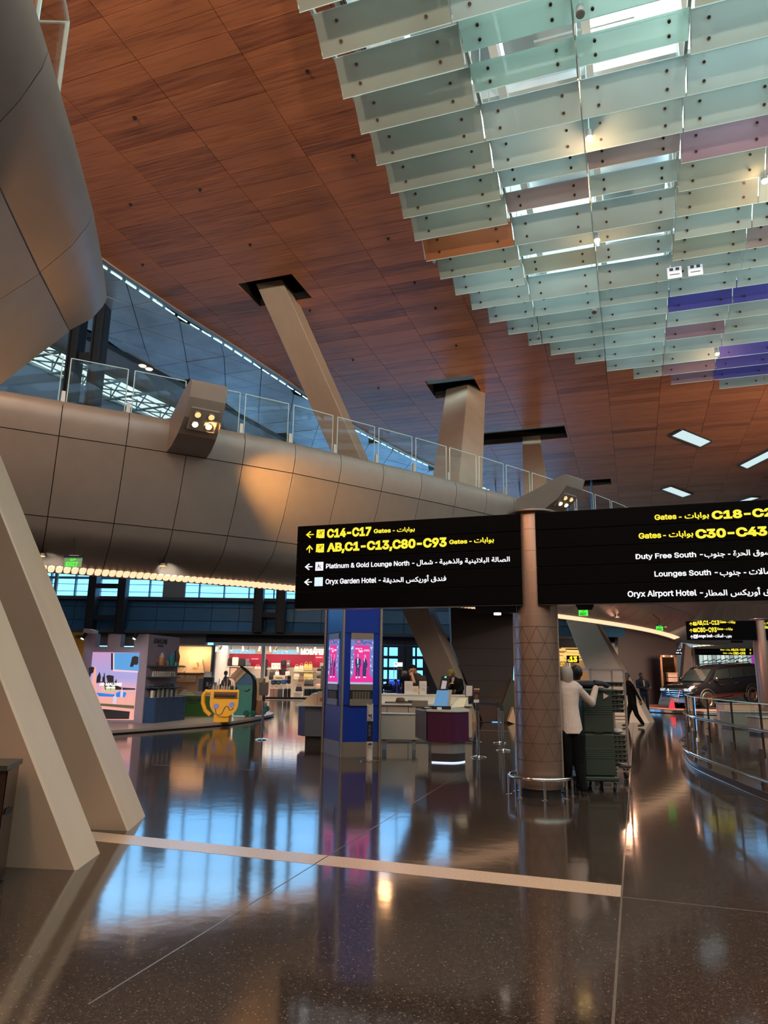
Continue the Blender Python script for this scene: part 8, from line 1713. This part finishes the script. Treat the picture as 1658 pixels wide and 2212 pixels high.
    B = MB(); yy = lambda y: y; B.prism([(-.68, 1.28), (.68, 1.28), (.64, 1.78), (-.64, 1.78)], lambda y, z: (1.30-(z-1.26)*1.22, y, z), lambda y, z: (1.325-(z-1.26)*1.22, y, z+.01)); B.build('windscreen', CGL, root)
    B = MB(); B.cbox((2.44, -.55, .64), (2.56, .55, 1.02), .03); gr2 = B.build('grille', mat('grille_dark', (.015, .015, .015), .3), root); B = MB()
    for z in (.72, .82, .92): B.cbox((2.555, -.5, z), (2.575, .5, z+.03), .005)
    B.tube([(2.57, -.36, 1.0), (2.58, -.24, .66), (2.58, .24, .66), (2.57, .36, 1.0)], .03, 8); B.build('grille_bars', CRM_, gr2)
    B = MB(); B.loft([[(2.30, -.96, .40), (2.60, -.80, .40), (2.62, .80, .40), (2.30, .96, .40)], [(2.30, -.96, .62), (2.62, -.82, .62), (2.62, .82, .62), (2.30, .96, .62)]]); B.build('front_bumper', mat('bumper_gloss', (.30, .26, .22), .12, .8), root); B = MB(); B.box((2.60, -.26, .45), (2.635, .26, .57)); B.build('number_plate', mat('plate_cream', (.7, .62, .5), .5), root)
    B = MB(); B.loft([[(-2.35, -.95, .45), (-2.62, -.8, .45), (-2.62, .8, .45), (-2.35, .95, .45)], [(-2.35, -.95, .66), (-2.64, -.8, .66), (-2.64, .8, .66), (-2.35, .95, .66)]]); B.build('rear_bumper', PAINT, root)
    for s_ in (-1, 1): B = MB(); B.tube([(-2.1, s_*.6, 1.90), (-2.0, s_*.62, 1.97), (.0, s_*.62, 1.98), (.2, s_*.6, 1.93)], .022, 6); B.build('roof_rail', CRM_, root)
    for k, x in enumerate((-1.95, -.7)): B = MB(); B.prism([(-.09, 1.92), (.09, 1.92), (.0, 2.03), (-.06, 2.03)], lambda a, z: (x+a, -.02, z), lambda a, z: (x+a, .02, z)); B.build('roof_fin', BLACK, root)
    for x in (-1.55, 1.52):
        for s_ in (-1, 1):
            B = MB(); rad = .42; B.lathe([(rad*.62, -.13), (rad*.92, -.14), (rad, -.10), (rad, .10), (rad*.92, .14), (rad*.62, .13), (rad*.60, 0), (rad*.62, -.13)], (0, 0, 0), 28, False); wt = B.build('wheel', TYRE, root, True); wt.location = (x, s_*.86, .42); wt.rotation_euler = (PI/2, 0, 0)
            B = MB(); B.lathe([(rad*.60, .115), (rad*.63, .10), (rad*.63, -.10), (rad*.60, -.115), (rad*.55, -.09), (rad*.55, .09), (rad*.60, .115)], (0, 0, 0), 28, False)
            for k in range(10): a_ = 2*PI*k/10; c_, n_ = Vector((math.cos(a_), math.sin(a_), 0)), Vector((-math.sin(a_), math.cos(a_), 0)); o_ = -s_*.09; B.prism([(.03, -.022), (rad*.58, -.03), (rad*.58, .03), (.03, .022)], lambda r, t_: c_*r + n_*t_ + Vector((0, 0, o_-.012)), lambda r, t_: c_*r + n_*t_ + Vector((0, 0, o_+.012)))
            B.cyl((0, 0, -s_*.11), (0, 0, -s_*.06), .07, n=12); B.build('rim', mat('rim_bronze', (.50, .34, .22), .25, .9), wt)
            B = MB(); B.tube([(x + .50*math.cos(a_), s_*.965, .43 + .50*math.sin(a_)) for a_ in np.linspace(-.1, PI+.1, 14)], .035, 8); B.build('wheel_arch', BLACK, root)
    fr3 = MB(); fr3.box((-.55, -.915, 1.45), (-.38, -.90, 1.72)); fr3.build('window_sticker', mat('sticker_cream', (.6, .5, .35), .5), root)
    th = math.radians(25); fwd = Vector((RH*-math.cos(th) - FH*math.sin(th)).tolist()); tilt = math.radians(5.0)
    fwd = (fwd*math.cos(tilt) + Vector((0, 0, -math.sin(tilt)))).normalized(); left = Vector((0, 0, 1)).cross(fwd).normalized(); upv = fwd.cross(left)
    Mx = Matrix((fwd, left, upv)).transposed(); root.rotation_euler = Mx.to_euler(); root.scale = (1.0, 1.0, 1.0)
    root.location = Vector(l.p.tolist()) + Vector((0, 0, .28)); root.location = root.location + Vector((RH*.05).tolist())
    return root
CARO = car()
rp = thing('display_ramp', 'dark display ramp under the rear wheels of the black car', 'ramp', tuple(CARO.location)); rp.location.z = .18; rp.rotation_euler = (0, 0, YAW + PI + math.radians(25))
B = MB()
for s_ in (-.86, .86): B.prism([(2.2, 0), (-2.3, 0), (-2.3, .34), (2.2, .01)], lambda x, z: (x, s_-.2, z), lambda x, z: (x, s_+.2, z))
B.build('ramp_rails', DARK, rp)
# tall mirror frame behind the bonnet, pale plinth, bottle displays, purple banner
mf = Loc(1445, 1500, 0, 39); fm = thing('mirror_frame', 'tall copper framed mirror with crates behind the car bonnet', 'mirror', mf.p, YAW); mx = lambda px: mf.x(px, 1450); mz = lambda py: mf.z(py, 1445); COP = mat('copper', (.75, .38, .22), .25, 1.)
B = MB(); B.box((mx(1427), 0, mz(1500)), (mx(1431), .12, mz(1415))); B.box((mx(1459), 0, mz(1500)), (mx(1463), .12, mz(1415))); B.box((mx(1427), 0, mz(1420)), (mx(1463), .12, mz(1415))); B.build('frame', COP, fm)
B = MB(); B.box((mx(1431), .06, mz(1500)), (mx(1459), .10, mz(1420))); B.build('mirror_glass', mat('mirror_dark', (.10, .06, .035), .08, .9), fm)
B = MB(); B.cyl((mx(1435), -.03, mz(1417.5)), (mx(1435), 0, mz(1417.5)), .035, n=10); B.cyl((mx(1452), -.03, mz(1417.5)), (mx(1452), 0, mz(1417.5)), .035, n=10); B.build('frame_lamps', glow('frame_lamp', (1, .8, .6), 3), fm)
for k, (a, b, c, d) in enumerate([(1437, 1473, 1457, 1464), (1437, 1463, 1457, 1456), (1436, 1455.5, 1458, 1453)]):
    B = MB(); B.cbox((mx(a), -.3, mz(b)), (mx(c), -.02, mz(d)), .01); B.build('crate', mat('crate_pink', (.55, .33, .25), .5), fm)
pl = Loc(1376, 1541); pp = thing('pale_plinth', 'pale stone plinth beside the guard', 'plinth', pl.p, YAW); B = MB(); B.prism([pl.at(*p) for p in ((1361, 1541), (1389, 1541), (1388, 1483), (1366, 1482))], lambda x, z: (x, 0, max(0, z)), lambda x, z: (x, .5, max(0, z))); B.build('block', mat('plinth_pale', (.48, .40, .34), .4), pp); B = MB(); a = pl.at(1365, 1483); b = pl.at(1389, 1483); B.box((a[0]-.02, -.02, a[1]), (b[0]+.02, .52, a[1]+.03)); B.build('cap', mat('plinth_cap', (.6, .52, .46), .3), pp)
for i, (px, c) in enumerate(((1371, (.42, .18, .06)), (1378.5, (.45, .68, .85)), (1369, (.5, .5, .5)))):
    lpq = Loc(px, 1541); t = thing('glass_obelisk', ['amber pointed glass obelisk before the pale plinth', 'pale blue pointed glass obelisk before the pale plinth', 'thin grey glass obelisk before the pale plinth'][i], 'display', lpq.p); h = lpq.z(1490, px); B = MB(); B.lathe([(.12, 0), (.12, .03)], (0, 0, 0), 12); B.build('base', STEEL, t); B = MB(); B.lathe([(.10 if i < 2 else .04, .03), (.085 if i < 2 else .03, h*.75), (.01, h)], (0, 0, 0), 6); B.build('shaft', mat('obelisk_%d' % i, c, .1, .2), t)
for i, px in enumerate((1397, 1401)):
    lq = Loc(px, 1538); t = thing('queue_post', ['dark queue post left of the car nose', 'second dark queue post left of the car nose'][i], 'queue post', lq.p); h = lq.z(1495, px); B = MB(); B.lathe([(.15, 0), (.15, .02), (.03, .05)], (0, 0, 0), 16); B.build('foot', DARK, t); B = MB(); B.lathe([(.028, .04), (.028, h)], (0, 0, 0), 10); B.build('pole', DARK, t)
rb = Loc(1408, 1535); t = thing('red_bag', 'small red bag standing left of the car bumper', 'bag', rb.p, YAW); t.location.z = 0; B = MB(); B.prism([(-.14, .0), (.14, 0), (.10, .36), (-.06, .30)], lambda x, z: (x, -.06, z+.18), lambda x, z: (x, .06, z+.18)); B.build('body', mat('bag_red', (.55, .02, .06), .5), t); B = MB(); B.tube([(-.08, 0, .50), (.0, 0, .62), (.08, 0, .54)], .012, 5); B.build('handle', BLACK, t); t.location = CARO.location + Vector((RH*-2.75 - FH*1.6).tolist()); t.location.z = 0.0
bnr = Loc(1630, 1520, 0, 40); t = thing('purple_banner', 'tall purple banner behind the rear of the car', 'banner', bnr.p, YAW); B = MB(); B.prism([bnr.at(*p) for p in ((1636, 1530), (1641, 1530), (1630, 1415), (1622, 1415))], lambda x, z: (x, 0, max(0, z)), lambda x, z: (x, .03, max(0, z))); B.build('cloth', mat('banner_purple', (.32, .05, .55), .5, emit=(.32, .05, .6), es=.35), t); B = MB(); B.lathe([(.3, 0), (.3, .03), (.03, .06)], (bnr.at(1638, 1530)[0], .05, 0), 16); B.build('foot', STEEL, t)
# bright rear hall behind the car: white screen wall with mullions and teal lights
rw = Frame(DP(1560, 1440, 60), RH); t = thing('rear_screen_wall', 'bright glazed rear hall wall behind the black car', 'wall', tuple(rw.pt(0, 0)))
rz = lambda py: rw.uv(1560, py)[1]; rx = lambda px: rw.uv(px, 1440)[0]
B = MB(); frect(B, rw, rx(1478), 0, rx(1780), rz(1372), -.3, -.1); wb(B, 'backing', mat('rear_back', (.30, .25, .22), .5), t)
for k, px in enumerate(np.arange(1510, 1640, 9.5)): B = MB(); frect(B, rw, rx(px)+.04, rz(1445), rx(px+9.5)-.04, rz(1414), 0, .04); wb(B, 'lit_panel', glow(['rear_lit_mint', 'rear_lit_white', 'rear_lit_mint', 'rear_lit_grey'][k % 4], [(.55, .75, .68), (.82, .9, .85), (.55, .75, .68), (.35, .4, .4)][k % 4], .8), t)
for k in range(9): B = MB(); px = 1512+k*14; B.prism([(rx(px), rz(1432-k*1.2)), (rx(px+14), rz(1427-k*1.2)), (rx(px+14), rz(1425-k*1.2)), (rx(px), rz(1430-k*1.2))], lambda u, z: rw.pt(u, z, .3), lambda u, z: rw.pt(u, z, .4)); wb(B, 'grey_slat', mat('rear_slat', (.35, .36, .38), .4), t)
# gold lit soffit with small lamps above the far sign
gs = thing('gold_soffit', 'dim gold slatted soffit with rows of small lamps over the car', 'ceiling', tuple(DP(1560, 1395, 54))); gf = Frame(DP(1560, 1395, 54), RH)
B = MB(); frect(B, gf, gf.uv(1512, 1390)[0], gf.uv(1560, 1397)[1], gf.uv(1640, 1390)[0], gf.uv(1560, 1380)[1], -3, 0); [B.box((float(gf.pt(u_, 0, -1.5)[0])-.05, float(gf.pt(u_, 0, -1.5)[1])-.05, gf.uv(1560, 1382)[1]), (float(gf.pt(u_, 0, -1.5)[0])+.05, float(gf.pt(u_, 0, -1.5)[1])+.05, 12.99)) for u_ in (0, 4)]; wb(B, 'soffit', mat('soffit_gold', (.36, .26, .18), .7), gs)
for k in range(14): px = 1500+k*9.6; py = 1396 - k*.8; B = MB(); u, z = gf.uv(px, py); frect(B, gf, u-.14, z-.04, u+.14, z+.04, .01, .05); wb(B, 'small_lamp', glow('soffit_lamp', (1, .8, .55), 1.4), gs)
# ================================================================== GLASS BALUSTRADE AT THE RIGHT
path = [G(x, y) for x, y in [(1505, 1612), (1489, 1628), (1492, 1641), (1508, 1658), (1540, 1674.6), (1594, 1698), (1660, 1726), (1730, 1752)]]
P = [Vector((p[0], p[1], 0)) for p in path]
def smooth(P, n=4):
    out = []
    for i in range(len(P)-1):
        a, b, c, d = P[max(i-1, 0)], P[i], P[i+1], P[min(i+2, len(P)-1)]
        for k in range(n): t_ = k/n; out.append(.5*((2*b) + (-a+c)*t_ + (2*a-5*b+4*c-d)*t_*t_ + (-a+3*b-3*c+d)*t_**3))
    return out + [P[-1]]
SP = smooth(P, 6)
def offs(S, d):
    out = []
    for i, p in enumerate(S): t_ = (S[min(i+1, len(S)-1)]-S[max(i-1, 0)]).normalized(); out.append(p + Vector((t_.y, -t_.x, 0))*-d)
    return out
cen = Vector((3.5, 13.5, 0)); sgn = 1 if (offs(SP, .1)[10]-cen).length > (SP[10]-cen).length else -1
bal = thing('glass_balustrade', 'curved glass balustrade with two steel handrails at the right', 'balustrade', (SP[12].x, SP[12].y, 0)); RB = mat('rail_bronze', (.16, .10, .075), .35, .6)
B = MB(); oo, ii = offs(SP, .10*sgn), offs(SP, -.22*sgn); B.loft([[o, i_, i_ + Vector((0, 0, .10)), o + Vector((0, 0, .10))] for o, i_ in zip(oo, ii)]); wb(B, 'kerb', mat('kerb_bronze', (.10, .065, .05), .3, .4), bal)
B = MB(); o2 = offs(SP, .115*sgn); B.tube([p + Vector((0, 0, .012)) for p in o2], .012, 6); wb(B, 'kerb_edge', STEEL, bal)
B = MB(); B.tube([p + Vector((0, 0, .26)) for p in offs(SP, .16*sgn)], .024, 10); wb(B, 'lower_rail', CHROME, bal, True)
B = MB(); B.tube([p + Vector((0, 0, .86)) for p in offs(SP, .05*sgn)], .022, 10); wb(B, 'upper_rail', CHROME, bal, True)
for i in range(0, len(SP)-6, 6):
    a, b = SP[i], SP[i+6]; seg = SP[i:i+7]
    B = MB(); B.loft([[p + Vector((0, 0, .10)), p + Vector((0, 0, 1.2))] for p in [seg[0].lerp(seg[1], .12)] + seg[1:-1] + [seg[-1].lerp(seg[-2], .12)]], closed=False, caps=False); o = wb(B, 'glass_panel', glass('rail_glass', (.86, .9, .88), .9, .95), bal)
    B = MB(); B.tube([p + Vector((0, 0, 1.2)) for p in seg], .007, 5); e_ = B.build('top_edge', EDGE); e_.parent = o
    B = MB(); d_ = (seg[1]-seg[0]).normalized(); n_ = Vector((d_.y, -d_.x, 0)); B.prism([(-.012, -.012), (.012, -.012), (.012, .012), (-.012, .012)], lambda x, y: a + d_*x + n_*y + Vector((0, 0, .5)), lambda x, y: a + d_*x + n_*y + Vector((0, 0, 1.2))); wb(B, 'dark_joint', BLACK, bal)
    B = MB(); oN = n_*(-sgn); B.prism([(-.05, .06), (.05, .06), (.04, .015), (-.04, .015)], lambda x, y: a + d_*x + oN*y + Vector((0, 0, .0)), lambda x, y: a + d_*x*.8 + oN*y*.9 + Vector((0, 0, .62))); wb(B, 'post', RB, bal)
    B = MB()
    for z in (.18, .42): c_ = a + oN*.065 + Vector((0, 0, z)); B.cyl(c_, c_ + oN*.012, .014, n=8)
    B.tube([a + oN*.05 + Vector((0, 0, .24)), a + oN*.16 + Vector((0, 0, .255))], .011, 6); wb(B, 'post_bolts', DARK, bal)
# display counters glimpsed through the glass
for i, (x0, x1, y0, y1, d, c, lab) in enumerate([(1565, 1650, 1522, 1537, 27, (.62, .45, .30), 'long cream display counter seen through the balustrade, nearest the top'), (1575, 1660, 1540, 1549, 24, (.20, .22, .19), 'dark green glass display counter seen through the balustrade'), (1640, 1700, 1552, 1572, 21, (.55, .36, .26), 'salmon display counter at the right edge behind the balustrade')]):
    f_ = Frame(DP(x0, y0, d), RH); u0, z0 = f_.uv(x0, y1); u1, z1 = f_.uv(x1, y0); t = thing('display_counter', lab, 'counter', tuple(f_.pt((u0+u1)/2, 0)), YAW)
    B = MB(); B.cbox((-(u1-u0)/2, 0, .05), ((u1-u0)/2, .7, max(z1, .4)), .02); B.build('body', mat('display_%d' % i, c, .35), t); B = MB(); B.cbox((-(u1-u0)/2-.02, -.03, max(z1, .4)), ((u1-u0)/2+.02, .73, max(z1, .4)+.03), .008); B.build('top', mat('display_top', (.55, .55, .52), .15), t); B = MB(); B.box((-(u1-u0)/2+.03, .03, 0), ((u1-u0)/2-.03, .67, .05)); B.build('plinth', DARK, t)
lamp('AREA', 'car_lamp', tuple(DP(1520, 1400, 33.5)), 520, (1, .72, .5), tuple(DP(1520, 1520, 35)), size=1.6)
